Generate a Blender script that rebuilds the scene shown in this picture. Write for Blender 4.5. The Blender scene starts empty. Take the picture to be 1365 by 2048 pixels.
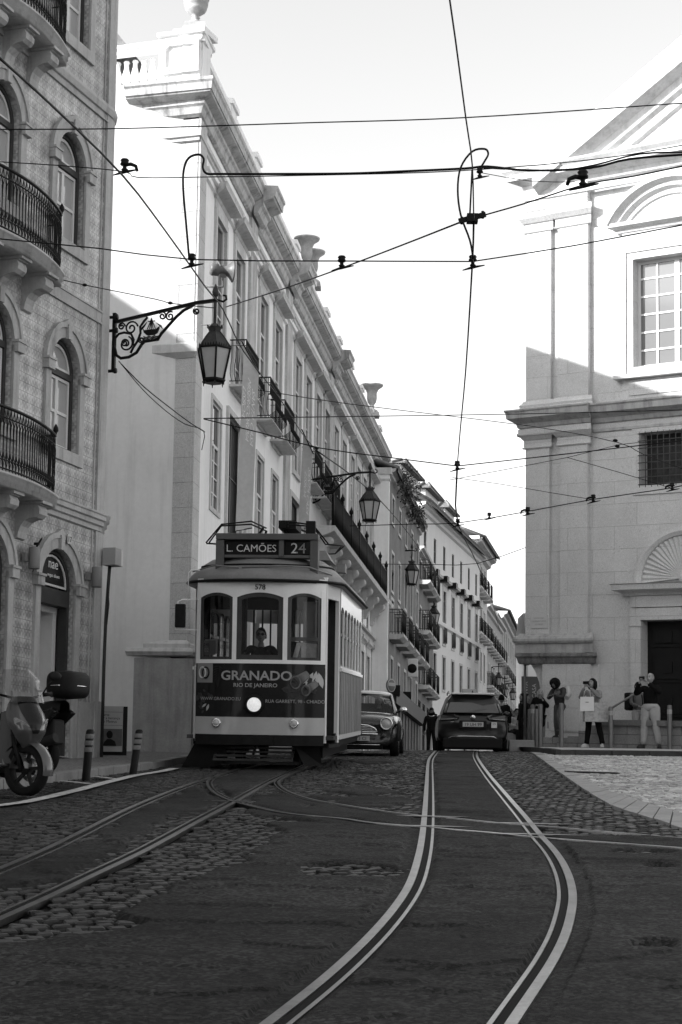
import bpy, math, random
from math import sin, cos, pi, sqrt, atan2, radians
from mathutils import Vector, Matrix
from mathutils.geometry import tessellate_polygon
random.seed(7)
sc = bpy.context.scene
COL = sc.collection
# ---------------------------------------------------------------- camera
FPX, CX, CY = 3600.0, 682.5, 1024.0
PITCH, ROLL, SHIFT = 6.04, 0.014, 195.0      # deg, rad, px
CAM = Vector((0, 0, 1.45))
cd = bpy.data.cameras.new('camera'); cam = bpy.data.objects.new('camera', cd); COL.objects.link(cam); sc.camera = cam
cd.sensor_fit = 'VERTICAL'; cd.sensor_height = 36.0; cd.lens = FPX/2048*36; cd.clip_end = 3000; cd.clip_start = .1
cd.shift_y = SHIFT/2048
p_ = radians(PITCH)
Rm = Matrix.Rotation(p_, 3, 'X') @ Matrix.Rotation(radians(90), 3, 'X') @ Matrix.Rotation(ROLL, 3, 'Z')
cam.matrix_world = Matrix.Translation(CAM) @ Rm.to_4x4()
cam.location = CAM; cam.rotation_euler = Rm.to_euler()
RX, UX, FX = Rm.col[0].copy(), Rm.col[1].copy(), -Rm.col[2]
# ---------------------------------------------------------------- world + sun
SUN_AZ_X, SUN_AZ_Y, SUN_EL = -0.93, -0.36, radians(25)
wd = bpy.data.worlds.new('World'); sc.world = wd; wd.use_nodes = True
nt = wd.node_tree; nt.nodes.clear()
sky = nt.nodes.new('ShaderNodeTexSky'); sky.sky_type = 'NISHITA'; sky.sun_disc = False
sky.sun_elevation = SUN_EL; sky.sun_rotation = atan2(SUN_AZ_X, SUN_AZ_Y)
sky.air_density = 1.0; sky.dust_density = 1.5; sky.ozone_density = 1.0
bw = nt.nodes.new('ShaderNodeRGBToBW'); bg = nt.nodes.new('ShaderNodeBackground'); wo = nt.nodes.new('ShaderNodeOutputWorld')
pw = nt.nodes.new('ShaderNodeMath'); pw.operation = 'POWER'; pw.inputs[1].default_value = .85
ml = nt.nodes.new('ShaderNodeMath'); ml.operation = 'MULTIPLY'; ml.inputs[1].default_value = 1.0
nt.links.new(sky.outputs[0], bw.inputs[0]); nt.links.new(bw.outputs[0], pw.inputs[0]); nt.links.new(pw.outputs[0], ml.inputs[0]); nt.links.new(ml.outputs[0], bg.inputs[0]); nt.links.new(bg.outputs[0], wo.inputs[0])
bg.inputs[1].default_value = 0.15
ld = bpy.data.lights.new('sun', 'SUN'); ld.energy = 2.7; ld.angle = radians(.5); ld.color = (1, 1, 1)
sun = bpy.data.objects.new('sun', ld); COL.objects.link(sun)
sdir = Vector((SUN_AZ_X, SUN_AZ_Y, 0)).normalized()*cos(SUN_EL) + Vector((0, 0, sin(SUN_EL)))
sun.rotation_euler = sdir.to_track_quat('Z', 'Y').to_euler(); sun.location = (-30, -10, 40)
sc.view_settings.view_transform = 'Standard'; sc.view_settings.look = 'None'
sc.view_settings.exposure = 1.82; sc.view_settings.gamma = 1; sc.view_settings.use_curve_mapping = False
# ---------------------------------------------------------------- pixel <-> world helpers (photo pixels 1365x2048)
def ray(px, py):
    v = RX*((px-CX)/FPX) + UX*(-(py-CY-SHIFT)/FPX) + FX
    return v/v.y
def W(px, py, Y): return CAM + ray(px, py)*Y
def proj(P):
    v = Vector(P)-CAM; d = v.dot(FX)
    return (CX+FPX*v.dot(RX)/d, CY+SHIFT-FPX*v.dot(UX)/d)
PROF = [(-60,-5.2),(-20,-1.75),(0,0),(8.7,.72),(15,1.2),(21.7,1.56),(28.5,1.9),(35.3,2.23),(44.7,2.69),(47,2.77),(52,2.86),(60,2.88),(90,2.7),(400,1.0),(2500,-10)]
def zl(Y):
    for (a, b), (c, d) in zip(PROF, PROF[1:]):
        if Y <= c: return b+(d-b)*(Y-a)/(c-a)
    return PROF[-1][1]
def zg(Y): return sum(zl(Y+k) for k in (-2.2, -1.1, 0, 1.1, 2.2))/5 if Y < 60 else zl(Y)
def G(px, py, up=0.0):
    r = ray(px, py); Y = 5.0
    while Y < 60:
        if CAM.z+r.z*Y < zg(Y)+up:
            lo, hi = Y-.25, Y
            for _ in range(18):
                m = (lo+hi)/2
                if CAM.z+r.z*m < zg(m)+up: hi = m
                else: lo = m
            return CAM+r*hi
        Y += .25
    return CAM+r*50
def onto(X, Y, up=0): return Vector((X, Y, zg(Y)+up))
# ---------------------------------------------------------------- objects
def wmat(o):
    m = o.matrix_basis.copy()
    while o.parent: o = o.parent; m = o.matrix_basis @ m
    return m
def tag(o, label=None, cat=None, group=None, kind=None):
    if label: o['label'] = label
    if cat: o['category'] = cat
    if group: o['group'] = group
    if kind: o['kind'] = kind
    return o
def thing(name, label, cat, loc=(0, 0, 0), rz=0, group=None, rx=0):
    o = bpy.data.objects.new(name, None); COL.objects.link(o); o.empty_display_size = .2
    o.rotation_mode = 'ZXY'
    o.location = loc; o.rotation_euler = (rx, 0, rz)
    return tag(o, label, cat, group)
def dup(root, loc=None, rz=None, label=None, group=None):
    r = root.copy(); COL.objects.link(r)
    if loc is not None: r.location = loc
    if rz is not None: r.rotation_euler[2] = rz
    if label: r['label'] = label
    if group: r['group'] = group
    for ch in root.children:
        c = ch.copy(); COL.objects.link(c); c.parent = r
        for g in ch.children:
            d = g.copy(); COL.objects.link(d); d.parent = c
    return r
class Frame:
    """facade frame: origin A, course direction u (towards a vanishing point), up z, outward normal n"""
    def __init__(s, A, u, flip=1):
        s.A = Vector(A); s.u = Vector(u)/Vector((u[0], u[1], 0)).length
        s.n = Vector((s.u.y, -s.u.x, 0)).normalized()*flip
    def __call__(s, v): return s.A+s.u*v[0]+s.n*v[1]+Vector((0, 0, v[2]))
    def at(s, px, py, o=0.0):
        A = s.A+s.n*o; r = ray(px, py); t = (A-CAM).dot(s.n)/r.dot(s.n); P = CAM+r*t; d = P-A
        q = d.x*s.u.x+d.y*s.u.y
        return q, d.z-q*s.u.z
class MB:
    def __init__(s, T=None): s.v = []; s.f = []; s.T = T; s.sm = []
    def add(s, vs, fs, smooth=False):
        b = len(s.v); s.v += [Vector(p) for p in vs]; s.f += [tuple(b+i for i in f) for f in fs]; s.sm += [smooth]*len(fs); return s
    def box(s, x0, x1, y0, y1, z0, z1, tx=0, ty=0):
        return s.add([(x0,y0,z0),(x1,y0,z0),(x1,y1,z0),(x0,y1,z0),(x0+tx,y0+ty,z1),(x1-tx,y0+ty,z1),(x1-tx,y1-ty,z1),(x0+tx,y1-ty,z1)],
              [(3,2,1,0),(4,5,6,7),(0,1,5,4),(1,2,6,5),(2,3,7,6),(3,0,4,7)])
    def bar(s, a, b, w, h=None, up=(0,0,1)):
        a, b = Vector(a), Vector(b); h = h or w; d = (b-a).normalized(); U = Vector(up)
        if abs(d.dot(U)) > .99: U = Vector((0, 1, 0))
        x = d.cross(U).normalized()*w/2; y = x.normalized().cross(d)*h/2
        return s.add([a-x-y,a+x-y,a+x+y,a-x+y,b-x-y,b+x-y,b+x+y,b-x+y],[(0,1,2,3),(7,6,5,4),(1,0,4,5),(2,1,5,6),(3,2,6,7),(0,3,7,4)])
    def tube(s, pts, r, n=8, closed=False, smooth=True):
        pts = [Vector(p) for p in pts]; N = len(pts); rs = r if isinstance(r, (list, tuple)) else [r]*N; vs = []; fs = []
        prev = None
        for i, p in enumerate(pts):
            a = pts[i-1] if (i or closed) else p; b = pts[(i+1) % N] if (i < N-1 or closed) else p
            d = (b-a); d = d.normalized() if d.length > 1e-9 else Vector((0,0,1))
            if prev is None:
                prev = d.cross(Vector((0,0,1)) if abs(d.z) < .9 else Vector((1,0,0))).normalized()
            x = prev-d*prev.dot(d); x = x.normalized() if x.length > 1e-6 else d.orthogonal().normalized(); prev = x; y = d.cross(x)
            vs += [p+(x*cos(2*pi*k/n)+y*sin(2*pi*k/n))*rs[i] for k in range(n)]
        M = N if closed else N-1
        for i in range(M):
            j = (i+1) % N
            fs += [(i*n+k, i*n+(k+1) % n, j*n+(k+1) % n, j*n+k) for k in range(n)]
        s.add(vs, fs, smooth)
        if not closed: s.f += [tuple(len(s.v)-N*n+k for k in reversed(range(n))), tuple(len(s.v)-n+k for k in range(n))]; s.sm += [False]*2
        return s
    def lathe(s, prof, c=(0,0,0), axis='z', n=20, smooth=True, a0=0, a1=2*pi):
        c = Vector(c); vs = []; full = abs(a1-a0-2*pi) < 1e-6; m = n if full else n+1
        for (r, h) in prof:
            for k in range(m):
                a = a0+(a1-a0)*k/n
                q = (r*cos(a), r*sin(a), h) if axis == 'z' else ((h, r*cos(a), r*sin(a)) if axis == 'x' else (r*sin(a), h, r*cos(a)))
                vs.append(c+Vector(q))
        fs = []
        for i in range(len(prof)-1):
            for k in range(n):
                k2 = (k+1) % m
                fs.append((i*m+k, i*m+k2, (i+1)*m+k2, (i+1)*m+k))
        return s.add(vs, fs, smooth)
    def prism(s, poly, a, b, plane='xz', smooth=False):
        """extrude 2D polygon; plane xz: extrude along y from a to b, xy: along z, yz: along x"""
        def m(p, t): return (p[0], t, p[1]) if plane == 'xz' else ((p[0], p[1], t) if plane == 'xy' else (t, p[0], p[1]))
        n = len(poly); vs = [m(p, a) for p in poly]+[m(p, b) for p in poly]
        tri = tessellate_polygon([[Vector((p[0], p[1], 0)) for p in poly]])
        fs = [tuple(t) for t in tri]+[tuple(n+i for i in reversed(t)) for t in tri]
        s.add(vs, fs, False); return s.add([],[]).strip(len(s.v)-2*n, n, smooth)
    def strip(s, b, n, smooth):
        s.f += [(b+i, b+(i+1) % n, b+n+(i+1) % n, b+n+i) for i in range(n)]; s.sm += [smooth]*n; return s
    def grid(s, fn, nu, nv, smooth=True):
        vs = [fn(i/nu, j/nv) for j in range(nv+1) for i in range(nu+1)]
        return s.add(vs, [(j*(nu+1)+i, j*(nu+1)+i+1, (j+1)*(nu+1)+i+1, (j+1)*(nu+1)+i) for j in range(nv) for i in range(nu)], smooth)
    def wall(s, outer, holes, depth, o=0.0):
        """facade with holes: polygons in (s,h); front at o, reveals going back by depth"""
        loops = [outer]+holes
        tri = tessellate_polygon([[Vector((p[0], p[1], 0)) for p in L] for L in loops])
        flat = [p for L in loops for p in L]
        s.add([(p[0], o, p[1]) for p in flat], [tuple(t) for t in tri])
        for L in holes:
            n = len(L); s.add([(p[0], o, p[1]) for p in L]+[(p[0], o-depth, p[1]) for p in L], [(i, (i+1) % n, n+(i+1) % n, n+i) for i in range(n)])
        return s
    def mold(s, s0, s1, prof, h=0.0, o=0.0, m0=0, m1=0):
        """moulding: profile [(out, height)...] swept along s; m0/m1 = 1 mitres the end (ends grow with the projection)"""
        vs = [(s0-m0*(a), o+a, h+b) for a, b in prof]+[(s1+m1*(a), o+a, h+b) for a, b in prof]; n = len(prof)
        s.add(vs, [(i, i+1, n+i+1, n+i) for i in range(n-1)]+[tuple(range(n))[::-1], tuple(range(n, 2*n))]); return s
    def build(s, name, mat, parent=None, local=False, bevel=0, sub=0, fixn=True):
        import bmesh
        vs = s.v; T = s.T
        loc = [v.copy() for v in vs]
        if T: vs = [T(v) for v in vs]
        if parent is not None and not local:
            mi = wmat(parent).inverted(); vs = [mi @ v for v in vs]
        me = bpy.data.meshes.new(name); me.from_pydata([tuple(v) for v in vs], [], s.f); me.polygons.foreach_set('use_smooth', s.sm)
        uv = me.uv_layers.new(name='UVMap').data
        for p in me.polygons:
            idx = list(p.vertices)
            nrm = Vector((0,0,0))
            for i in range(1, len(idx)-1): nrm += (loc[idx[i]]-loc[idx[0]]).cross(loc[idx[i+1]]-loc[idx[0]])
            a = max(range(3), key=lambda k: abs(nrm[k]))
            for li, vi in zip(p.loop_indices, idx):
                v = loc[vi]; uv[li].uv = (v.y, v.z) if a == 0 else ((v.x, v.z) if a == 1 else (v.x, v.y))
        if fixn and len(me.polygons) < 60000:
            b = bmesh.new(); b.from_mesh(me); bmesh.ops.recalc_face_normals(b, faces=b.faces); b.to_mesh(me); b.free()
        o = bpy.data.objects.new(name, me); COL.objects.link(o); me.materials.append(mat)
        if parent is not None: o.parent = parent
        if bevel:
            md = o.modifiers.new('bevel', 'BEVEL'); md.width = bevel; md.segments = 2; md.limit_method = 'ANGLE'; md.angle_limit = radians(35)
        if sub:
            md = o.modifiers.new('sub', 'SUBSURF'); md.levels = sub; md.render_levels = sub
        return o
def spl(pts, n=8):
    """Catmull-Rom through points"""
    P = [Vector(p) for p in pts]; out = []
    P = [P[0]*2-P[1]]+P+[P[-1]*2-P[-2]]
    for i in range(1, len(P)-2):
        for k in range(n):
            t = k/n; a, b, c, d = P[i-1:i+3]
            out.append(.5*((2*b)+(c-a)*t+(2*a-5*b+4*c-d)*t*t+(3*b-a-3*c+d)*t**3))
    out.append(P[-2]); return out
def text_mb(txt, size, extr=.002, T=None, align='CENTER', bold=0, sx=1.0):
    """text in local x/z plane facing -y ; returns MB"""
    c = bpy.data.curves.new('txt', 'FONT'); c.body = txt; c.size = size; c.align_x = align; c.extrude = extr; c.offset = bold; c.resolution_u = 3
    o = bpy.data.objects.new('txt', c); COL.objects.link(o); me = o.to_mesh()
    m = MB(T); m.add([(v.co.x*sx, -v.co.z, v.co.y) for v in me.vertices], [tuple(p.vertices) for p in me.polygons])
    o.to_mesh_clear(); bpy.data.objects.remove(o); bpy.data.curves.remove(c); return m
# ---------------------------------------------------------------- materials (all grey: the photograph is black and white)
MATS = {}
def mat(name, g, rough=.7, var=.12, scale=3.0, bump=0.0, bscale=40, metal=0, spec=.5, coat=0, trans=0, emit=0, fn=None, streak=0):
    if name in MATS: return MATS[name]
    if spec == .5 and not metal: spec = .12 if g < .06 else .3
    if g < .04 and not metal: g *= .55; coat *= .5
    m = bpy.data.materials.new(name); m.use_nodes = True; t = m.node_tree; N = t.nodes; L = t.links
    b = N['Principled BSDF']; b.inputs['Roughness'].default_value = rough; b.inputs['Metallic'].default_value = metal
    b.inputs['Specular IOR Level'].default_value = spec; b.inputs['Coat Weight'].default_value = coat; b.inputs['Coat Roughness'].default_value = .05
    b.inputs['Transmission Weight'].default_value = trans
    b.inputs['Base Color'].default_value = (g, g, g, 1)
    if emit: b.inputs['Emission Color'].default_value = (1, 1, 1, 1); b.inputs['Emission Strength'].default_value = emit
    geo = N.new('ShaderNodeNewGeometry'); col = None
    def node(tp, **k):
        n = N.new(tp)
        for a, v in k.items():
            if a in n.inputs: n.inputs[a].default_value = v
            else: setattr(n, a, v)
        return n
    def math_(op, a, b_=None, clamp=False):
        n = N.new('ShaderNodeMath'); n.operation = op; n.use_clamp = clamp
        for i, x in enumerate((a, b_)):
            if x is None: continue
            if isinstance(x, (int, float)): n.inputs[i].default_value = x
            else: L.new(x, n.inputs[i])
        return n.outputs[0]
    def ramp(x, a, b_, lo=0.0, hi=1.0, smooth=True):
        n = N.new('ShaderNodeMapRange'); n.interpolation_type = 'SMOOTHSTEP' if smooth else 'LINEAR'; L.new(x, n.inputs[0])
        n.inputs[1].default_value = a; n.inputs[2].default_value = b_; n.inputs[3].default_value = lo; n.inputs[4].default_value = hi; return n.outputs[0]
    def noise(s_, det=5, vec=None, stretch=None, rough=.6):
        n = N.new('ShaderNodeTexNoise'); n.inputs['Scale'].default_value = s_; n.inputs['Detail'].default_value = det; n.inputs['Roughness'].default_value = rough
        v = vec or geo.outputs['Position']
        if stretch:
            mp = N.new('ShaderNodeMapping'); mp.inputs['Scale'].default_value = stretch; L.new(v, mp.inputs[0]); v = mp.outputs[0]
        L.new(v, n.inputs['Vector']); return n.outputs[0]
    K = dict(N=N, L=L, b=b, geo=geo, node=node, math=math_, ramp=ramp, noise=noise, g=g, uv=None)
    val = None; hgt = None
    if var or fn or streak:
        f = noise(scale); val = ramp(f, .25, .75, g*(1-var), g*(1+var), False)
        f2 = noise(scale*9, 3); val = math_('MULTIPLY', val, ramp(f2, .3, .7, 1-var*.6, 1+var*.4, False))
        if streak:
            st = noise(1.2, 4, stretch=(5, 5, .35)); val = math_('MULTIPLY', val, ramp(st, .45, .75, 1, 1-streak))
    if fn:
        r = fn(K, val)
        val, hgt = r if isinstance(r, tuple) else (r, None)
    if val is not None:
        L.new(val, b.inputs['Base Color'])
    if bump or hgt is not None:
        bp = N.new('ShaderNodeBump'); bp.inputs['Distance'].default_value = .01; bp.inputs['Strength'].default_value = 1
        h = None
        if bump: h = math_('MULTIPLY', noise(bscale, 4), bump)
        if hgt is not None: h = math_('ADD', h, hgt) if h is not None else hgt
        L.new(h, bp.inputs['Height']); L.new(bp.outputs[0], b.inputs['Normal'])
    MATS[name] = m; return m
def uvn(K):
    n = K['N'].new('ShaderNodeUVMap'); return n.outputs[0]
def brick(K, w, h, mortar=.012, off=.5, warp=0):
    n = K['N'].new('ShaderNodeTexBrick'); L = K['L']; v = uvn(K)
    if warp:
        nz = K['N'].new('ShaderNodeTexNoise'); nz.inputs['Scale'].default_value = 3; L.new(K['geo'].outputs['Position'], nz.inputs['Vector'])
        mx = K['N'].new('ShaderNodeVectorMath'); mx.operation = 'MULTIPLY_ADD'; L.new(nz.outputs[1], mx.inputs[0]); mx.inputs[1].default_value = (warp, warp, 0); L.new(v, mx.inputs[2]); v = mx.outputs[0]
    L.new(v, n.inputs['Vector']); n.inputs['Scale'].default_value = 1; n.inputs['Brick Width'].default_value = w; n.inputs['Row Height'].default_value = h
    n.inputs['Mortar Size'].default_value = mortar; n.inputs['Mortar Smooth'].default_value = .3; n.offset = off
    n.inputs['Color1'].default_value = (1, 1, 1, 1); n.inputs['Color2'].default_value = (.9, .9, .9, 1); n.inputs['Mortar'].default_value = (.5, .5, .5, 1)
    return n
def f_ashlar(w=1.1, h=.5, dark=.35, mortar=.006):
    def f(K, v):
        br = brick(K, w, h, mortar)
        c = K['math']('MULTIPLY', v, K['ramp'](br.outputs['Fac'], 0, 1, 1, 1-dark, False))
        rgb = K['N'].new('ShaderNodeRGBToBW'); K['L'].new(br.outputs['Color'], rgb.inputs[0])
        c = K['math']('MULTIPLY', c, K['ramp'](rgb.outputs[0], .85, 1.0, .93, 1.03, False))
        # dark weathering blotches
        n2 = K['noise'](22, 6); n3 = K['noise'](1.3, 4)
        c = K['math']('MULTIPLY', c, K['ramp'](K['noise'](55, 3), .3, .7, .82, 1.16)); sp = K['math']('MULTIPLY', K['ramp'](n2, .55, .7), K['ramp'](n3, .42, .65))
        c = K['math']('MULTIPLY', c, K['math']('SUBTRACT', 1, K['math']('MULTIPLY', sp, .35)))
        return c, K['math']('MULTIPLY', br.outputs['Fac'], -.6)
    return f
M_stone = mat('worn_limestone', .55, .85, .13, 2.0, .25, 60, streak=.25)
M_ashlar = mat('limestone_blocks', .5, .85, .12, 2.0, .3, 70, fn=f_ashlar())
M_church = mat('church_stone_blocks', .53, .85, .08, 1.5, .35, 50, fn=f_ashlar(1.35, .62, .3, .004))
M_plaster = mat('pale_plaster', .74, .9, .06, 1.2, .08, 30, streak=.12)
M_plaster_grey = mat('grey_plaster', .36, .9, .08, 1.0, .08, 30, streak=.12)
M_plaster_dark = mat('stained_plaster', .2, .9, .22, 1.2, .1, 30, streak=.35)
M_white = mat('white_plaster', .86, .9, .05, .8, .05, 30, streak=.1)
M_iron = mat('black_iron', .018, .45, .3, 8, .05, 80)
M_wire = mat('wire_black', .012, .5, 0)
M_dark = mat('dark_recess', .02, .6, .2, 2)
M_glass = mat('window_glass', .03, .04, .0, spec=1.0)
M_sash = mat('white_painted_wood', .6, .5, .05, 3)
M_woodd = mat('dark_painted_wood', .05, .5, .15, 5, .05, 40)
M_tileroof = mat('clay_roof_tiles', .18, .85, .35, 6, .3, 30)
M_rubber = mat('tyre_rubber', .016, .8, .2, 10, .1, 60)
M_chrome = mat('chrome', .75, .12, 0, metal=1)
M_steel = mat('rail_steel', .21, .28, .4, 5, .06, 90, metal=1)
# ================================================================ GROUND
import numpy as np
from mathutils import noise as mn
def inpoly(P, X, Y):
    r = np.zeros(X.shape, bool); n = len(P)
    for i in range(n):
        (x1, y1), (x2, y2) = P[i], P[(i+1) % n]
        c = ((y1 > Y) != (y2 > Y)) & (X < (x2-x1)*(Y-y1)/((y2-y1) or 1e-9)+x1); r ^= c
    return r
def sdist(P, X, Y, closed=True):
    d = np.full(X.shape, 1e9); n = len(P)
    for i in range(n if closed else n-1):
        (x1, y1), (x2, y2) = P[i], P[(i+1) % n]; dx, dy = x2-x1, y2-y1; L = dx*dx+dy*dy or 1e-9
        t = np.clip(((X-x1)*dx+(Y-y1)*dy)/L, 0, 1); d = np.minimum(d, np.hypot(X-x1-t*dx, Y-y1-t*dy))
    return np.where(inpoly(P, X, Y), d, -d) if closed else d
def gxy(pts): return [tuple(G(*p).xy) for p in pts]
ZT = np.array([zg(y/10) for y in range(-600, 25000)])
def zgn(Y): return np.interp(Y*10, np.arange(-600, 25000), ZT)
def fbm(X, Y, s, o=3):
    return np.array([mn.fractal(Vector((x*s, y*s, 3.3)), 1.0, 2.0, o) for x, y in zip(X.ravel(), Y.ravel())]).reshape(X.shape)
def heightmesh(name, X, Y, Z, m, keep=None, smooth=True):
    ny, nx = X.shape; me = bpy.data.meshes.new(name)
    V = np.stack([X, Y, Z], -1).reshape(-1, 3)
    I = np.arange(nx*ny).reshape(ny, nx); F = np.stack([I[:-1, :-1], I[:-1, 1:], I[1:, 1:], I[1:, :-1]], -1)
    if keep is not None:
        k = keep[:-1, :-1] | keep[1:, :-1] | keep[:-1, 1:] | keep[1:, 1:]; F = F[k]
    F = F.reshape(-1, 4)
    me.from_pydata(V.tolist(), [], F.tolist()); me.polygons.foreach_set('use_smooth', [smooth]*len(F)); me.materials.append(m)
    o = bpy.data.objects.new(name, me); COL.objects.link(o); return o
def f_asphalt(K, v):
    n = K['N'].new('ShaderNodeTexVoronoi'); n.inputs['Scale'].default_value = 48; K['L'].new(K['geo'].outputs['Position'], n.inputs['Vector'])
    bw_ = K['N'].new('ShaderNodeRGBToBW'); K['L'].new(n.outputs['Color'], bw_.inputs[0])
    c = K['math']('MULTIPLY', v, K['ramp'](bw_.outputs[0], .25, .95, .45, 2.3))
    big = K['noise'](.45, 5)
    c = K['math']('MULTIPLY', c, K['math']('MULTIPLY', K['ramp'](big, .34, .66, .55, 1.6), K['ramp'](K['noise'](4.5, 5), .3, .7, .75, 1.3)))
    sp = K['noise'](30, 2); c = K['math']('ADD', c, K['ramp'](sp, .74, .8, 0, .05))
    sp = K['noise'](3.1, 6); c = K['math']('MULTIPLY', c, K['ramp'](sp, .62, .75, 1, .55))
    wv = K['N'].new('ShaderNodeVectorMath'); wv.operation = 'MULTIPLY_ADD'; nn = K['N'].new('ShaderNodeTexNoise'); nn.inputs['Scale'].default_value = 1.6; nn.inputs['Detail'].default_value = 5; K['L'].new(K['geo'].outputs['Position'], nn.inputs['Vector'])
    K['L'].new(nn.outputs[1], wv.inputs[0]); wv.inputs[1].default_value = (1.6, 1.6, 1.6); K['L'].new(K['geo'].outputs['Position'], wv.inputs[2])
    cr = K['node']('ShaderNodeTexVoronoi', feature='DISTANCE_TO_EDGE', Scale=.5); K['L'].new(wv.outputs[0], cr.inputs['Vector'])
    ck = K['math']('MULTIPLY', K['ramp'](cr.outputs[0], .0, .012, 1, 0), K['ramp'](K['noise'](.5, 2), .5, .6))
    c = K['math']('MULTIPLY', c, K['math']('SUBTRACT', 1, K['math']('MULTIPLY', ck, .7)))
    return c, K['math']('MULTIPLY', bw_.outputs[0], .45)
M_asph = mat('old_asphalt', .027, .75, .2, 1.2, .6, 120, fn=f_asphalt)
def f_island(lo, hi):
    def f(K, v):
        r = K['geo'].outputs['Random Per Island']; st = K['noise'](.9, 5)
        return K['math']('MULTIPLY', K['math']('MULTIPLY', v, K['ramp'](r, 0, 1, lo, hi, False)), K['ramp'](st, .3, .7, .7, 1.25)), None
    return f
M_cob = mat('basalt_cobbles', .036, .5, .3, 9, .5, 60, fn=f_island(.55, 1.5), spec=.35)
M_joint = mat('cobble_joints', .01, .9, .3, 5, .3, 60)
M_calc = mat('limestone_cobbles', .42, .7, .2, 6, .3, 60, fn=f_island(.6, 1.3))
M_calcj = mat('pavement_joints', .13, .9, .3, 5, .3, 60)
M_kerb = mat('kerb_stone', .2, .75, .2, 3, .3, 60, fn=lambda K, v: (v, None))
M_far = mat('far_ground', .09, .9, .2, 1)
# road base: one sheet to the horizon
ys = np.array(list(np.arange(-60, 0, 2.))+list(np.arange(0, 56, .5))+list(np.geomspace(56, 2400, 40)))
xs = np.array([-2000, -300, -60, -30]+list(np.arange(-20, 21, 1.))+[30, 60, 300, 2000])
X, Y = np.meshgrid(xs, ys)
tag(heightmesh('road', X, Y, zgn(Y)-.03, M_joint), kind='structure')
# ---- rails (photo pixel traces -> ground)
def c5(p): return (p[0]/2.007, 1450+p[1]/2.007)
def c6(p): return (680+p[0]/1.993, 1450+p[1]/1.993)
RAILS = {
 'L': [c6(p) for p in [(383,105),(362,128),(352,150),(347,230),(340,340),(330,440),(314,530),(280,640),(215,742),(120,852),(0,968),(-120,1070),(-260,1180)]],
 'R': [c6(p) for p in [(575,97),(556,105),(545,118),(560,152),(602,210),(660,278),(722,350),(795,440),(862,515),(908,595),(929,680),(922,760),(898,850),(850,950),(780,1060),(692,1192),(630,1290)]],
 'TR': [c5(p) for p in [(-200,880),(0,788),(200,697),(400,600),(600,504),(800,392),(950,311),(1100,226),(1200,180),(1300,138),(1420,108)]],
 'TL': [c5(p) for p in [(-200,668),(0,583),(200,498),(400,398),(600,303),(800,228),(880,206),(960,181),(1100,150)]],
 'CA': [c5(p) for p in [(960,178),(870,205),(832,232),(850,268),(900,297),(960,318),(1050,340),(1160,362),(1365,380)]]+[c6(p) for p in [(100,393),(240,405),(340,412),(450,423),(600,435),(760,452),(1000,470),(1365,497),(1500,505)]],
 'CB': [c5(p) for p in [(1330,135),(1200,185),(1128,222),(1122,243),(1160,272),(1250,303),(1365,323)]]+[c6(p) for p in [(150,345),(330,368),(440,375),(600,393),(720,402),(850,412),(1000,426),(1365,457),(1500,468)]],
}
def curve_xy(pts, step=.15):
    P = spl([Vector((*G(*p).xy, 0)) for p in pts], 10); out = [P[0]]
    # light smoothing
    for _ in range(12): P = [P[0]]+[(P[i-1]+P[i]*2+P[i+1])/4 for i in range(1, len(P)-1)]+[P[-1]]
    return [(p.x, p.y) for p in P]
RC = {k: curve_xy(v) for k, v in RAILS.items()}
def extend(c, n=60, d=.5, bend=0):
    (x0, y0), (x1, y1) = c[1], c[0]; a = atan2(y1-y0, x1-x0); out = []
    for _ in range(n): x1 += cos(a)*d; y1 += sin(a)*d; a += bend; out.append((x1, y1))
    return out[::-1]+c
for k_ in 'LR': RC[k_] = extend(RC[k_][::-1], 12, .4)[::-1]
def rail_strip(m, c, off0, off1, z0, z1):
    vs = []; n = len(c)
    for i, (x, y) in enumerate(c):
        a, b = c[max(0, i-1)], c[min(n-1, i+1)]; dx, dy = b[0]-a[0], b[1]-a[1]; L = math.hypot(dx, dy) or 1; nx, ny = -dy/L, dx/L
        for o in (off0, off1):
            X_, Y_ = x+nx*o, y+ny*o
            vs += [(X_, Y_, zg(Y_)+z0), (X_, Y_, zg(Y_)+z1)]
    fs = []
    for i in range(n-1):
        q = 4*i; fs += [(q+1, q+5, q+7, q+3), (q, q+1, q+5, q+4), (q+2, q+6, q+7, q+3)]
    m.add(vs, fs)
def make_rail(c, side, label, hw=.05, gw=.046, guard=.022):
    m = MB(); rail_strip(m, c, -hw/2, hw/2, -.02, .016)
    a = hw/2*side; rail_strip(m, c, a+gw*side, a+(gw+guard)*side, -.02, .013)
    o = m.build('tram_rail', M_steel); tag(o, label, 'rail', 'tram rails set in the street')
    g = MB(); rail_strip(g, c, a, a+gw*side, -.02, .007); g.build('groove', mat('rail_groove', .006, .8, .2), o)
# sides: which side of the travel direction the guard strip lies (normal = left of direction)
make_rail(RC['L'], 1, 'left rail of the shiny curving track in the foreground, grooved')
make_rail(RC['R'], -1, 'right rail of the shiny curving track in the foreground, bulging right')
make_rail(RC['TR'], 1, 'shiny straight rail under the right side of the tram')
make_rail(RC['TL'], -1, 'dull straight rail nearest the parked scooters')
make_rail(RC['CA'], 1, 'nearer thin rail of the branch track crossing the street to the right', .035, .03, .016)
make_rail(RC['CB'], -1, 'farther thin rail of the branch track crossing the street to the right', .035, .03, .016)
PLN = ['leftmost', 'second', 'third', 'fourth', 'fifth']
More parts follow.
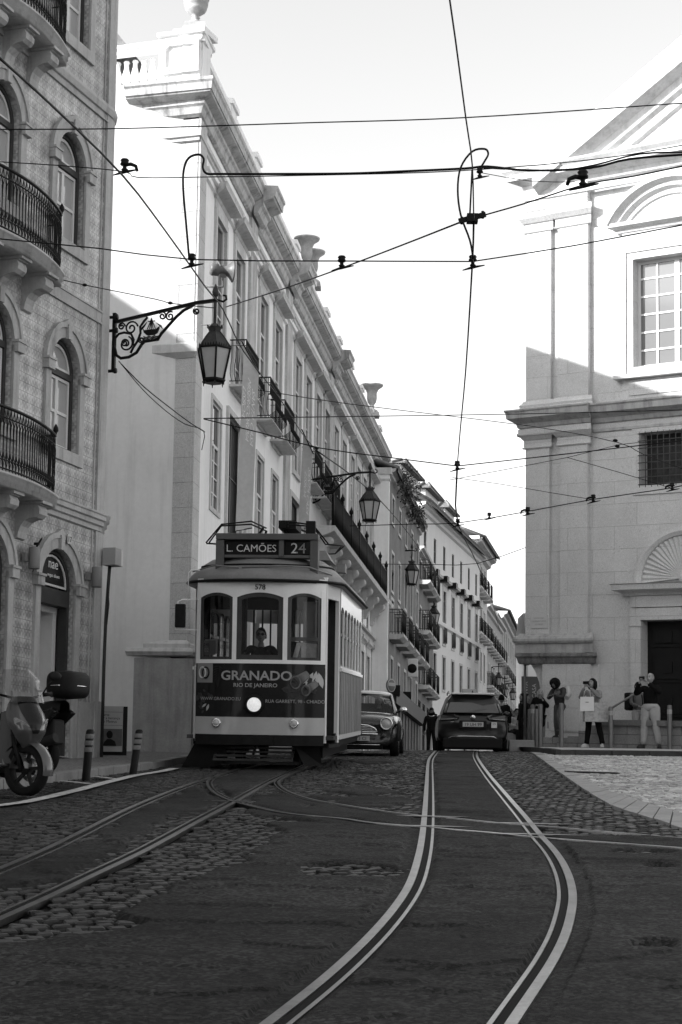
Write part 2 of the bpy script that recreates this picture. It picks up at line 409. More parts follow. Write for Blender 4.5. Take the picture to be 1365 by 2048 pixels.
# crossing plates where the branch meets the main rails
for (px, py, lb_) in [(852,1636,'upper diamond plate on the left rail of the curving track'),(850,1656,'lower diamond plate on the left rail of the curving track'),(1066,1651,'upper diamond plate on the right rail of the curving track'),(1080,1673,'lower diamond plate on the right rail of the curving track'),(482,1606,'diamond plate where the branch crosses the shiny straight rail')]:
    m = MB(); P = G(px, py); d = Vector((1, -.12, 0)).normalized(); L_ = .42
    a, b = P-d*L_, P+d*L_; n_ = Vector((.05, 1, 0))*.055
    pts = [a, P-n_*1.0, b, P+n_*1.0]; vs = [(q.x, q.y, zg(q.y)+.02) for q in pts]; m.add(vs, [(0, 1, 2, 3)]); tag(m.build('crossing_plate', M_steel), lb_, 'rail plate', 'rail crossing plates')
# ---- asphalt: worn layer lying over the cobbles
P1 = gxy([(-60,1895),(60,1884),(125,1872),(190,1868),(240,1862),(262,1850),(225,1836),(215,1828),(262,1815),(300,1806),(345,1792),(338,1776),(352,1765),(395,1752),(440,1742),(432,1733),(470,1722),(505,1710),(505,1698),(528,1690),(520,1676),(545,1668),(560,1652),(600,1648),(625,1644),(560,1640),(520,1630),(492,1612),(515,1600),(548,1588),(562,1582),(590,1594),(640,1604),(690,1612),(755,1622),(840,1632),(856,1560),(862,1530),(880,1503),(955,1499),(958,1515),(985,1555),(1015,1592),(1045,1625),(1075,1655),(1100,1667),(1200,1671),(1365,1680),(1500,1688),(1800,2300),(-400,2300)])
P4 = gxy([(-60,1742),(40,1722),(90,1700),(140,1690),(195,1680),(225,1655),(205,1640),(250,1622),(300,1605),(350,1590),(395,1566),(430,1548),(500,1536),(560,1530),(600,1532),(560,1550),(520,1575),(482,1600),(440,1590),(420,1572),(440,1600),(445,1612),(415,1625),(380,1632),(350,1640),(330,1655),(290,1665),(240,1690),(210,1715),(150,1738),(130,1760),(40,1775),(-60,1800)])
P5 = gxy([(-60,1605),(60,1596),(110,1580),(170,1570),(250,1553),(340,1535),(420,1518),(455,1522),(420,1535),(330,1556),(270,1562),(230,1578),(150,1592),(130,1600),(70,1622),(60,1640),(10,1655),(-60,1680)])
def ell(cx, cy, a, b, n=18): return gxy([(cx+a*cos(2*pi*k/n), cy+b*sin(2*pi*k/n)) for k in range(n)])
P6 = [ell(745,1524,46,5), ell(760,1545,55,4.5), ell(725,1584,62,10), ell(740,1604,95,10), ell(640,1600,60,8)]
HOLES = [ell(690,1745,70,12), ell(1290,1710,60,4.5), ell(615,1612,28,4), ell(1320,1735,40,5), ell(1100,1895,26,6), ell(1295,1892,30,5)]
q = np.linspace(-.27, .27, 330); Yr = np.geomspace(6.2, 47, 520)
Q, Y = np.meshgrid(q, Yr); X = Q*(Y+1.5)
def mask(X, Y):
    nz = fbm(X, Y, 1.1, 3)*.2+fbm(X, Y, 5, 3)*.05
    d = np.maximum.reduce([sdist(P, X, Y) for P in [P1, P4, P5]+P6])
    for H in HOLES: d = np.minimum(d, -sdist(H, X, Y)+.0)
    return d+nz*np.clip(Y/14, .5, 1.4)
D = mask(X, Y)
rg = fbm(X+9, Y*1.7, .55, 4)
und = fbm(X, Y*1.5, .8, 3)*.009+fbm(X, Y, 3.5, 2)*.004+np.clip((rg-.2)/.02, 0, 1)*.011+np.clip((fbm(X-5, Y*2.2, .5, 4)-.32)/.02, 0, 1)*.008
near = np.minimum.reduce([sdist(RC[k][::2], X, Y, False) for k in RC])
lift = np.clip(D/.05, -1, 1); lift = np.where(lift > 0, lift, lift)
off = np.where(D > .05, .016+und, -.012+lift*.026+und*.4)
off = np.where(near < .12, np.minimum(off, .004), off)
Z = zgn(Y)+off
tag(heightmesh('asphalt', X, Y, Z, M_asph, keep=D > -.06), kind='structure')
# ---- stones
def stones(name, poly, sx, sy, ang, m, jit=.16, top=.0, seed=1, avoid=True, gap=.019, hj=.005, tilt=.055, label=None):
    rng = np.random.default_rng(seed); P = np.array(poly); ca, sa = cos(ang), sin(ang)
    U = P[:, 0]*ca+P[:, 1]*sa; Vv = -P[:, 0]*sa+P[:, 1]*ca
    u = np.arange(U.min(), U.max(), sx); v = np.arange(Vv.min(), Vv.max(), sy); uu, vv = np.meshgrid(u, v)
    uu = uu+(np.arange(len(v)) % 2)[:, None]*sx*.5+rng.uniform(-.2, .2, (len(v), 1))*sx
    # wavy rows
    vv = vv+.05*np.sin(uu*.9+vv*.3)
    x = uu*ca-vv*sa; y = uu*sa+vv*ca; k = inpoly(poly, x, y) & (y > 6.3) & (y < 47.5) & (np.abs(x) < .23*(y+1.5))
    x = x[k]; y = y[k]
    if avoid:
        k = (mask(x[None, :], y[None, :])[0] < .1); x = x[k]; y = y[k]
    nr = np.minimum.reduce([sdist(RC[c][::2], x, y, False) for c in RC]); k = nr > .07; x = x[k]; y = y[k]
    n = len(x); w = (sx-gap)/2*(1+rng.uniform(-jit, jit*.4, n)); h = (sy-gap)/2*(1+rng.uniform(-jit, jit*.4, n))
    a = ang+rng.normal(0, .06, n); zc = zgn(y)+top+rng.normal(0, hj, n); tx = rng.normal(0, tilt, n); ty = rng.normal(0, tilt, n)
    slope = (zgn(y+.1)-zgn(y-.1))/.2
    cs = [(-1, -1), (1, -1), (1, 1), (-1, 1)]; V = np.zeros((n, 12, 3))
    for j, (f, dz) in enumerate(((1.0, -.03), (1.0, -.009), (.8, 0))):
        for i, (cx, cy) in enumerate(cs):
            jx = rng.normal(0, jit*.25, n)*w; jy = rng.normal(0, jit*.25, n)*h
            lx = cx*w*f+jx; ly = cy*h*f+jy; X_ = lx*np.cos(a)-ly*np.sin(a); Y_ = lx*np.sin(a)+ly*np.cos(a)
            V[:, j*4+i, 0] = x+X_; V[:, j*4+i, 1] = y+Y_; V[:, j*4+i, 2] = zc+dz+X_*tx+Y_*(ty+slope)
    F = []
    base = [(8, 9, 10, 11)]+[(j*4+i, j*4+(i+1) % 4, (j+1)*4+(i+1) % 4, (j+1)*4+i) for j in (0, 1) for i in range(4)]
    F = (np.array(base)[None]+(np.arange(n)*12)[:, None, None]).reshape(-1, 4)
    me = bpy.data.meshes.new(name); me.from_pydata(V.reshape(-1, 3).tolist(), [], F.tolist()); me.materials.append(m)
    o = bpy.data.objects.new(name, me); COL.objects.link(o); tag(o, label, 'paving', kind='stuff'); return o
big = gxy([(-80,1585),(430,1510),(640,1506),(860,1499),(1052,1498),(1110,1545),(1165,1582),(1230,1618),(1365,1659),(1450,1690),(1450,1705),(-80,1960)])
stones('cobblestones', big, .115, .095, radians(22), M_cob, seed=3, label='dark worn basalt cobbles showing through the asphalt between the rails')
plz = gxy([(1068,1498),(1130,1540),(1200,1578),(1262,1599),(1365,1630),(1480,1664)])+[(14, 17), (20, 44.6), tuple(G(1108, 1509).xy)]
stones('plaza_cobbles', plz, .115, .1, radians(-14), M_calc, jit=.4, top=.012, seed=5, avoid=False, gap=.016, hj=.004, label='pale limestone cobbles of the church square')
def sheet(name, poly, off, m, thick=.0, kind='structure', skirt=None, ystep=1.5):
    """ground sheet following the street's profile, cut in strips along Y"""
    from mathutils.geometry import intersect_line_line_2d
    mb = MB(); ymin = min(p[1] for p in poly); ymax = max(p[1] for p in poly); pl = [Vector((p[0], p[1], 0)) for p in poly]
    y = ymin
    def clip(P, yy, above):
        out = []
        for i in range(len(P)):
            a, b = P[i], P[(i+1) % len(P)]; ia = (a.y >= yy) == above; ib = (b.y >= yy) == above
            if ia: out.append(a)
            if ia != ib: t = (yy-a.y)/(b.y-a.y); out.append(a+(b-a)*t)
        return out
    while y < ymax:
        y2 = y+ystep*(1 if y < 60 else 8); P = clip(clip(pl, y, True), y2, False)
        if len(P) > 2:
            tri = tessellate_polygon([P]); mb.add([(p.x, p.y, zg(p.y)+off) for p in P], [tuple(t) for t in tri])
        y = y2
    if thick:
        for i in range(len(poly)):
            a, b = pl[i], pl[(i+1) % len(poly)]; n = max(1, int((b-a).length/1.5))
            for k in range(n):
                p, r = a+(b-a)*k/n, a+(b-a)*(k+1)/n
                mb.add([(p.x, p.y, zg(p.y)+off), (r.x, r.y, zg(r.y)+off), (r.x, r.y, zg(r.y)+off-thick), (p.x, p.y, zg(p.y)+off-thick)], [(0, 1, 2, 3)])
    o = mb.build(name, m); tag(o, kind=kind); return o
sheet('plaza', plz, -.012, M_calcj)
M_slab = mat('kerb_slabs', .27, .7, .18, 2, .2, 60)
# long pale border slabs between road and square, each slab separate
L1 = [G(*p) for p in [(1050,1500),(1083,1519),(1118,1545),(1170,1582),(1228,1617),(1365,1660),(1460,1690)]]
L2 = [G(*p) for p in [(1068,1498),(1105,1520),(1140,1543),(1203,1578),(1262,1599),(1365,1630),(1480,1664)]]
def lerp_line(L, t):
    n = len(L)-1; i = min(int(t*n), n-1); return L[i].lerp(L[i+1], t*n-i)
mb = MB(); N_ = 26
for i in range(N_):
    a, b = i/N_+.0015, (i+1)/N_-.0015
    q4 = [lerp_line(L1, a), lerp_line(L1, b), lerp_line(L2, b), lerp_line(L2, a)]
    hh = .02+random.uniform(-.004, .004)
    mb.add([(p.x, p.y, zg(p.y)+hh) for p in q4]+[(p.x, p.y, zg(p.y)-.05) for p in q4], [(0, 1, 2, 3), (0, 1, 5, 4), (1, 2, 6, 5), (2, 3, 7, 6), (3, 0, 4, 7)])
tag(mb.build('kerb_strip', M_slab), kind='structure')
# pavements
kerbL = [(-30, 6), (-7.5, 6), (-5.2, 14)]+[tuple(G(*p).xy) for p in [(60,1572),(111,1564),(196,1553),(255,1545),(304,1539),(345,1531),(385,1522)]]+[(-1.9, 36.5), (-.6, 46), (2.4, 68), (6.5, 100), (6.5, 160), (-30, 160)]
M_pav = mat('pavement_cobbles', .17, .8, .15, 3, fn=lambda K, v: ((lambda n: (K['math']('MULTIPLY', v, K['ramp'](n.outputs[0], .0, .12, .45, 1.0)), K['math']('MULTIPLY', K['ramp'](n.outputs[0], 0, .15), .8)))((lambda n: (K['L'].new(K['geo'].outputs['Position'], n.inputs['Vector']), n)[1])(K['node']('ShaderNodeTexVoronoi', feature='DISTANCE_TO_EDGE', Scale=11.0)))))
sheet('pavement', kerbL, .11, M_pav)
def kerb(pts, off, name, w=.14):
    mb = MB()
    for i in range(len(pts)-1):
        a, b = Vector((*pts[i], 0)), Vector((*pts[i+1], 0)); n = max(1, round((b-a).length/.9)); nn = Vector(((b-a).y, -(b-a).x, 0)).normalized()
        for k in range(n):
            p, r = a+(b-a)*(k+.01)/n, a+(b-a)*(k+.99)/n; j = random.uniform(-.006, .006)
            c4 = [p-nn*w, p+nn*.01, r+nn*.01, r-nn*w]
            mb.add([(c.x, c.y, zg(c.y)+off+j) for c in c4]+[(c.x, c.y, zg(c.y)-.06) for c in c4], [(0, 1, 2, 3), (0, 1, 5, 4), (1, 2, 6, 5), (2, 3, 7, 6), (3, 0, 4, 7)])
    tag(mb.build(name, M_kerb, bevel=.012), kind='structure')
kerb(kerbL[1:-2], .114, 'kerb')
kr = [tuple(G(*p).xy) for p in [(1078,1506),(1112,1511),(1150,1511)]]; k0 = kr[-1]
kerbR = kr+[(k0[0]+6, k0[1]-.2), (k0[0]+16, k0[1]-1)]
M_pavr = mat('pale_pavement', .36, .8, .12, 3, .3, 40)
sheet('church_pavement', [(4.9, 60), (4.75, 46.5)]+[(p[0], p[1]) for p in kerbR]+[(24, 60)], .135, M_pavr)
_mk = M_kerb; M_kerb = mat('dark_kerb_stone', .05, .8, .3, 4, .4, 50); kerb([(4.75, 46.5)]+kerbR, .137, 'church_kerb'); M_kerb = _mk
# drain grating
mb = MB(); a, b = G(1133, 1546), G(1236, 1549)
for k in range(46):
    p = a.lerp(b, k/45); mb.bar((p.x, p.y-.17, zg(p.y-.17)+.026), (p.x, p.y+.17, zg(p.y+.17)+.026), .02, .01)
for dy in (-.18, .18): mb.bar((a.x, a.y+dy, zg(a.y+dy)+.026), (b.x, b.y+dy, zg(b.y+dy)+.026), .02, .012)
tag(mb.build('drain_grate', M_iron), 'long iron drain grating across the edge of the pale square', 'drain')
# white parking lines
M_paint = mat('road_paint', .5, .7, .2, 8, .1, 60, fn=lambda K, v: (K['math']('MULTIPLY', v, K['ramp'](K['noise'](14, 5), .36, .5, .35, 1)), None))
def line(pts, w, off=.021):
    mb = MB(); P = [Vector((*G(*p).xy, 0)) for p in pts]; P = [P[0].lerp(P[1], 0)]+P[1:]
    Q = []
    for a, b in zip(P, P[1:]):
        n = max(1, int((b-a).length/.4)); Q += [a.lerp(b, k/n) for k in range(n)]
    Q.append(P[-1]); vs = []
    for i, p in enumerate(Q):
        d = (Q[min(i+1, len(Q)-1)]-Q[max(i-1, 0)]).normalized(); n = Vector((-d.y, d.x, 0))*w/2
        vs += [(p.x-n.x, p.y-n.y, zg(p.y)+off+.016), (p.x+n.x, p.y+n.y, zg(p.y)+off+.016)]
    mb.add(vs, [(2*i, 2*i+1, 2*i+3, 2*i+2) for i in range(len(Q)-1)]); return mb
tag(line([(-60,1624),(0,1618),(50,1611),(100,1600),(160,1585),(210,1571),(270,1556),(325,1547),(350,1541)], .15).build('parking_line', M_paint), kind='structure')
for pts in ([(-30,1598),(0,1597),(75,1600)], [(85,1584),(150,1585)], [(125,1567),(182,1573)], [(190,1558),(236,1563)]):
    tag(line(pts, .13, .019).build('parking_line', M_paint), kind='structure')
# ================================================================ BUILDINGS
def arch_poly(s0, s1, h0, hs, ha, n=12):
    """opening: straight to spring hs, elliptical arch to apex ha"""
    c, r = (s0+s1)/2, (s1-s0)/2
    return [(s0, h0), (s1, h0)]+[(c+r*cos(a), hs+(ha-hs)*sin(a)) for a in [pi*k/n for k in range(n+1)]]
def rect(s0, s1, h0, h1): return [(s0, h0), (s1, h0), (s1, h1), (s0, h1)]
def ring(m, inner, outer, o0, o1):
    """frame between two polygons of equal count (front at o1, back at o0)"""
    n = len(inner)
    m.add([(p[0], o1, p[1]) for p in inner]+[(p[0], o1, p[1]) for p in outer]+[(p[0], o0, p[1]) for p in inner]+[(p[0], o0, p[1]) for p in outer],
          [f for i in range(n) for j in [(i+1) % n] for f in ((i, j, n+j, n+i), (2*n+i, 2*n+j, j, i), (n+i, n+j, 3*n+j, 3*n+i))])
def offs(poly, d):
    c = sum(p[0] for p in poly)/len(poly), sum(p[1] for p in poly)/len(poly); n = len(poly); out = []
    A = sum(poly[i][0]*poly[(i+1) % n][1]-poly[(i+1) % n][0]*poly[i][1] for i in range(n)); sg = 1 if A > 0 else -1
    for i in range(n):
        a, b, e = poly[i-1], poly[i], poly[(i+1) % n]
        d1 = Vector((b[0]-a[0], b[1]-a[1])); d2 = Vector((e[0]-b[0], e[1]-b[1]))
        d1 = d1.normalized() if d1.length > 1e-7 else d2.normalized(); d2 = d2.normalized() if d2.length > 1e-7 else d1
        n1 = Vector((d1.y, -d1.x))*sg; n2 = Vector((d2.y, -d2.x))*sg; nn = n1+n2; nn = nn/max(.3, nn.dot(nn)/2)
        out.append((b[0]+nn.x*d, b[1]+nn.y*d))
    return out
def window(fr, par, s0, s1, h0, h1, rev=.16, nx=2, ny=3, bar=.03, st=.055, sash=None, glass=None, transom=None, arch=None, name='window'):
    """a casement with glazing bars filling a rectangular (or arched) opening, glass as a sub-part"""
    sash = sash or M_sash; glass = glass or M_glass; m = MB(fr); o0 = -rev
    if arch:
        P = arch_poly(s0, s1, h0, arch, h1); ring(m, offs(P, -st), P, o0-.04, o0+.01); top = arch; tr = arch
        m.box(s0+st, s1-st, o0-.04, o0+.012, arch-st*.7, arch+st*.7)
    else:
        P = rect(s0, s1, h0, h1); ring(m, offs(P, -st), P, o0-.04, o0+.01); top = h1
        if transom: m.box(s0+st, s1-st, o0-.04, o0+.012, transom-st*.6, transom+st*.6); top = transom
    for i in range(1, nx):
        x = s0+(s1-s0)*i/nx; w = st*.8 if (nx % 2 == 0 and i == nx//2) else bar/2
        m.box(x-w, x+w, o0-.035, o0+.007, h0+st, top-st*.6)
        if transom and w < st*.5: m.box(x-w, x+w, o0-.035, o0+.007, top+st*.6, h1-st)
    for j in range(1, ny):
        y = h0+(top-h0)*j/ny; m.box(s0+st, s1-st, o0-.033, o0+.004, y-bar/2, y+bar/2)
    w = m.build(name, sash, par)
    g = MB(fr); g.add([(p[0], o0-.02, p[1]) for p in P], [tuple(range(len(P)))]); g.build('pane', glass, w); return w
def surround(fr, par, s0, s1, h0, h1, w=.14, o=.04, mtl=None, hood=0, hoodh=.12, sill=0, arch=None):
    m = MB(fr); P = arch_poly(s0, s1, h0, arch, h1) if arch else rect(s0, s1, h0, h1)
    Q = offs(P, w); ring(m, P, Q, -.01, o)
    if sill: m.box(s0-w-.05, s1+w+.05, 0, o+.09, h0-w-.02, h0-w+.08)
    if hood:
        m.box(s0-w, s1+w, 0, o*.7, h1+w+.003, h1+w+.2)
        m.mold(s0-w-.02, s1+w+.02, [(0, 0), (.05, .0), (.08, .06), (hood*.7, .09), (hood, .12), (hood, .12+hoodh*.5), (hood*1.08, .12+hoodh), (0, .16+hoodh)], h1+w+.2, 0, 1, 1)
    return m.build('surround', mtl or M_stone, par)
def iron_balcony(fr, par, s0, s1, h, H=.95, out=.5, slab=.12, step=.1, belly=.0, r=.009, slabmat=None, post=False, end=True, name='balcony'):
    m = MB(fr); m.mold(s0-.05, s1+.05, [(0, -slab), (out*.8, -slab), (out+.06, -slab*.45), (out+.06, 0), (0, 0)], h)
    b = m.build(name, slabmat or M_stone, par)
    k = MB(fr)
    def path(x, y): # rail path around
        pass
    for hh, w in ((H, .035), (.08, .022), (H-.13, .016)):
        k.tube([(s0, 0, h+hh), (s0, out, h+hh), (s1, out, h+hh), (s1, 0, h+hh)], w/2, 5, smooth=False)
    n = max(2, int((s1-s0)/step))
    def bal(x, y, dx, dy):
        if belly: k.tube([(x, y, h+.08), (x+dx*belly, y+dy*belly, h+.2), (x+dx*belly*.9, y+dy*belly*.9, h+.38), (x, y, h+.6), (x, y, h+H)], r, 4)
        else: k.tube([(x, y, h+.08), (x, y, h+H)], r, 4)
    for i in range(n+1): bal(s0+(s1-s0)*i/n, out, 0, 1)
    ne = max(1, int(out/step))
    for e in (s0, s1):
        for i in range(ne): bal(e, out*(i+.5)/ne, -1 if e == s0 else 1, 0)
    for i in range(n):  # scroll row
        x = s0+(s1-s0)*(i+.5)/n; k.tube([(x+step*.38*cos(a), out, h+H-.065+.05*sin(a)) for a in [2*pi*q/8 for q in range(8)]], r*.7, 4, closed=True)
    if post:
        for e in (s0, s1): k.lathe([(.0,0),(.035,.02),(.045,.07),(.02,.13),(0,.17)], (e, out, h+H+.01), n=8)
    k.build('railing', M_iron, b); return b
def cyl(m, a, b, r0, r1=None, n=14): return m.tube([a, b], [r0, r0 if r1 is None else r1], n)
def sx_of(fr, px, h, o=0.0):
    lo, hi = -60., 400.
    f = lambda s: proj(fr((s, o, h)))[0]-px
    inc = f(.01) > f(0)
    lo, hi = -12., 12.
    while (fr((hi, o, h)).y > 0 and f(hi)*(1 if inc else -1) < 0 and hi < 400): hi += 5
    for _ in range(40):
        m = (lo+hi)/2
        if (f(m) < 0) == inc: lo = m
        else: hi = m
    return lo
URN = [(0,0),(.2,0),(.22,.03),(.2,.06),(.1,.1),(.07,.18),(.1,.22),(.06,.27),(.12,.32),(.22,.42),(.25,.5),(.23,.53),(.27,.58),(.28,.7),(.25,.74),(.3,.78),(.28,.82),(.18,.86),(.12,.95),(.16,1.0),(.08,1.08),(.1,1.14),(0,1.24)]
VASE = [(0,0),(.2,0),(.2,.08),(.09,.14),(.07,.26),(.14,.36),(.17,.5),(.16,.66),(.22,.8),(.36,.9),(.38,.95),(.32,.96),(.1,.9),(0,.88)]
# ---- tile-clad corner house on the left
def f_azulejo(K, v):
    u = uvn(K); sx = K['N'].new('ShaderNodeSeparateXYZ'); K['L'].new(u, sx.inputs[0]); M = K['math']
    def per(x, p, ph=0): return M('MULTIPLY', M('ADD', x, ph), 2*pi/p)
    T = .15
    x, y = sx.outputs[0], sx.outputs[1]
    a = M('COSINE', per(x, 2*T)); b = M('COSINE', per(y, 2*T)); c = M('COSINE', per(x, T)); d = M('COSINE', per(y, T))
    s1 = M('MULTIPLY', M('SINE', per(x, T*2/3)), M('SINE', per(y, T*2/3)))
    q = M('ADD', M('ADD', M('MULTIPLY', M('ADD', a, b), .45), M('MULTIPLY', M('ADD', c, d), .25)), M('MULTIPLY', s1, .55))
    q = M('ADD', q, M('MULTIPLY', M('SUBTRACT', K['noise'](19, 4), .5), 2.6))
    pat = K['ramp'](q, -1.1, 1.1, .62, 1.28)
    br = brick(K, T, T, .006, 0.0); g = K['ramp'](br.outputs['Fac'], 0, 1, 1, .62, False)
    dirt = K['ramp'](K['noise'](1.1, 6), .3, .72, 1.12, .6)
    return M('MULTIPLY', M('MULTIPLY', M('MULTIPLY', v, pat), g), dirt), M('MULTIPLY', br.outputs['Fac'], -.4)
M_azul = mat('glazed_wall_tiles', .42, .35, .1, 3, fn=f_azulejo, spec=.4)
FT = Frame(G(212, 1523, .11)*1.0, -ray(1960, 1690)*-1)
_b = W(212, 1523, 31.0); FT = Frame(_b, ray(1960, 1690))
tile = thing('tiled_house', 'old corner house clad in patterned glazed tiles with arched windows and curved iron balconies', 'building', tuple(FT.A))
def tat(px, py, o=0): return FT.at(px, py, o)
sA, sB = tat(110, 400)[0], tat(168, 400)[0]
sI1, sI0 = tat(187, 366)[0], tat(60, 267)[0]; DS = sI1-sI0
hA = [tat(134, 679), tat(123, 1100), tat(136, 262)]
H_ap = [tat(123, 1100)[1], tat(134, 679)[1], tat(136, 262)[1]]
DH = (H_ap[2]-H_ap[0])/2
H_sp = [tat(173, 1198)[1]+.1, tat(180, 770)[1], tat(187, 366)[1]]
H_si = [-.3, tat(157, 912)[1], tat(165, 502)[1]]
H_ap.append(H_ap[2]+DH); H_sp.append(H_sp[2]+DH); H_si.append(H_si[2]+DH)
sP = tat(211, 400)[0]; sE = tat(241, 400)[0]; TOP = H_ap[3]+1.6
print('tile', sA, sB, DS, H_ap, H_sp, H_si, sP, sE, TOP)
holes = []; wins = []
cols = [0, -DS, -2*DS, -3*DS]
for f in range(4):
    for c in cols:
        a, b = sA+c, sB+c
        if f == 0: a -= .12; b += .06
        wins.append((f, c, a, b)); holes.append(arch_poly(a, b, H_si[f], H_sp[f], H_ap[f]))
        if f == 0: holes[-1] = arch_poly(a, b, .02, H_sp[f], H_ap[f])
m = MB(FT); m.wall(rect(-38, sP, -.0, TOP), holes, .2); m.box(-38, sP, -8, -.42, 0, .05)
m.build('wall', M_azul, tile)
# house body behind the facade: end wall, back, roof
m = MB(); _e = FT((sE-.35, -.5, 0)); _f = FT((-38, -.45, 0)); _z = FT.A.z
m.prism([(_e.x-.05, _e.y), (_f.x, _f.y), (_f.x-9, _f.y), (_e.x-10.5, _e.y-1.2)], _z, _z+TOP-.05, 'xy'); m.build('house_body', M_plaster, tile)
# stone quoin strip with a rounded corner
m = MB(FT); R_ = .45
for (h0, h1, ex) in [(-.3, 1.0, .05), (1.0, TOP, .0)]:
    P = [(sP, -.3), (sP, .03+ex)]+[(sE-R_+R_*sin(a), .03+ex-R_+R_*cos(a)) for a in [pi/2*k/8 for k in range(9)]]+[(sE+ex, -.75)]+[(sP, -.75)]
    m.prism(P, h0, h1-.003, 'xy')
m.build('corner_pier', mat('grey_worn_stone', .42, .85, .14, 2.5, .3, 60, streak=.35), tile)
MS = MATS['grey_worn_stone']
def arcpts(h): return [(sE-R_+(R_+h)*sin(a), .03-R_+(R_+h)*cos(a)) for a in [pi/2*k/8 for k in range(9)]]
def band(name, h, prof):
    m = MB(FT); m.mold(-38, sE-R_, prof, h)
    n = len(prof); vs = []
    for a in [pi/2*k/8 for k in range(9)]:
        for (o, z) in prof: vs.append((sE-R_+(R_+o-.03)*sin(a), -R_+(R_+o)*cos(a), h+z))
    m.add(vs, [(k*n+i, k*n+i+1, (k+1)*n+i+1, (k+1)*n+i) for k in range(8) for i in range(n-1)], True)
    m.build(name, MS, tile)
hb = tat(192, 1043)[1]
band('string_course', hb-.16, [(0, -.02), (.05, 0), (.05, .07), (.09, .09), (.09, .16), (.13, .18), (.13, .25), (.15, .27), (.15, .3), (0, .34)])
for (a, b) in [((201, 646), (201, 626)), ((211, 240), (211, 216))]:
    h0, h1 = tat(*a)[1], tat(*b)[1]; m = MB(FT); m.box(-38, sP, 0, .022, h0, h1); m.box(-38, sP+.003, 0, .04, h1, h1+.03); m.box(-38, sP+.003, 0, .04, h0-.03, h0); m.build('stone_band', MS, tile)
band('corner_ring', tat(241, 250)[1]-.05, [(0, 0), (.06, .02), (.08, .12), (.05, .2), (0, .22)])
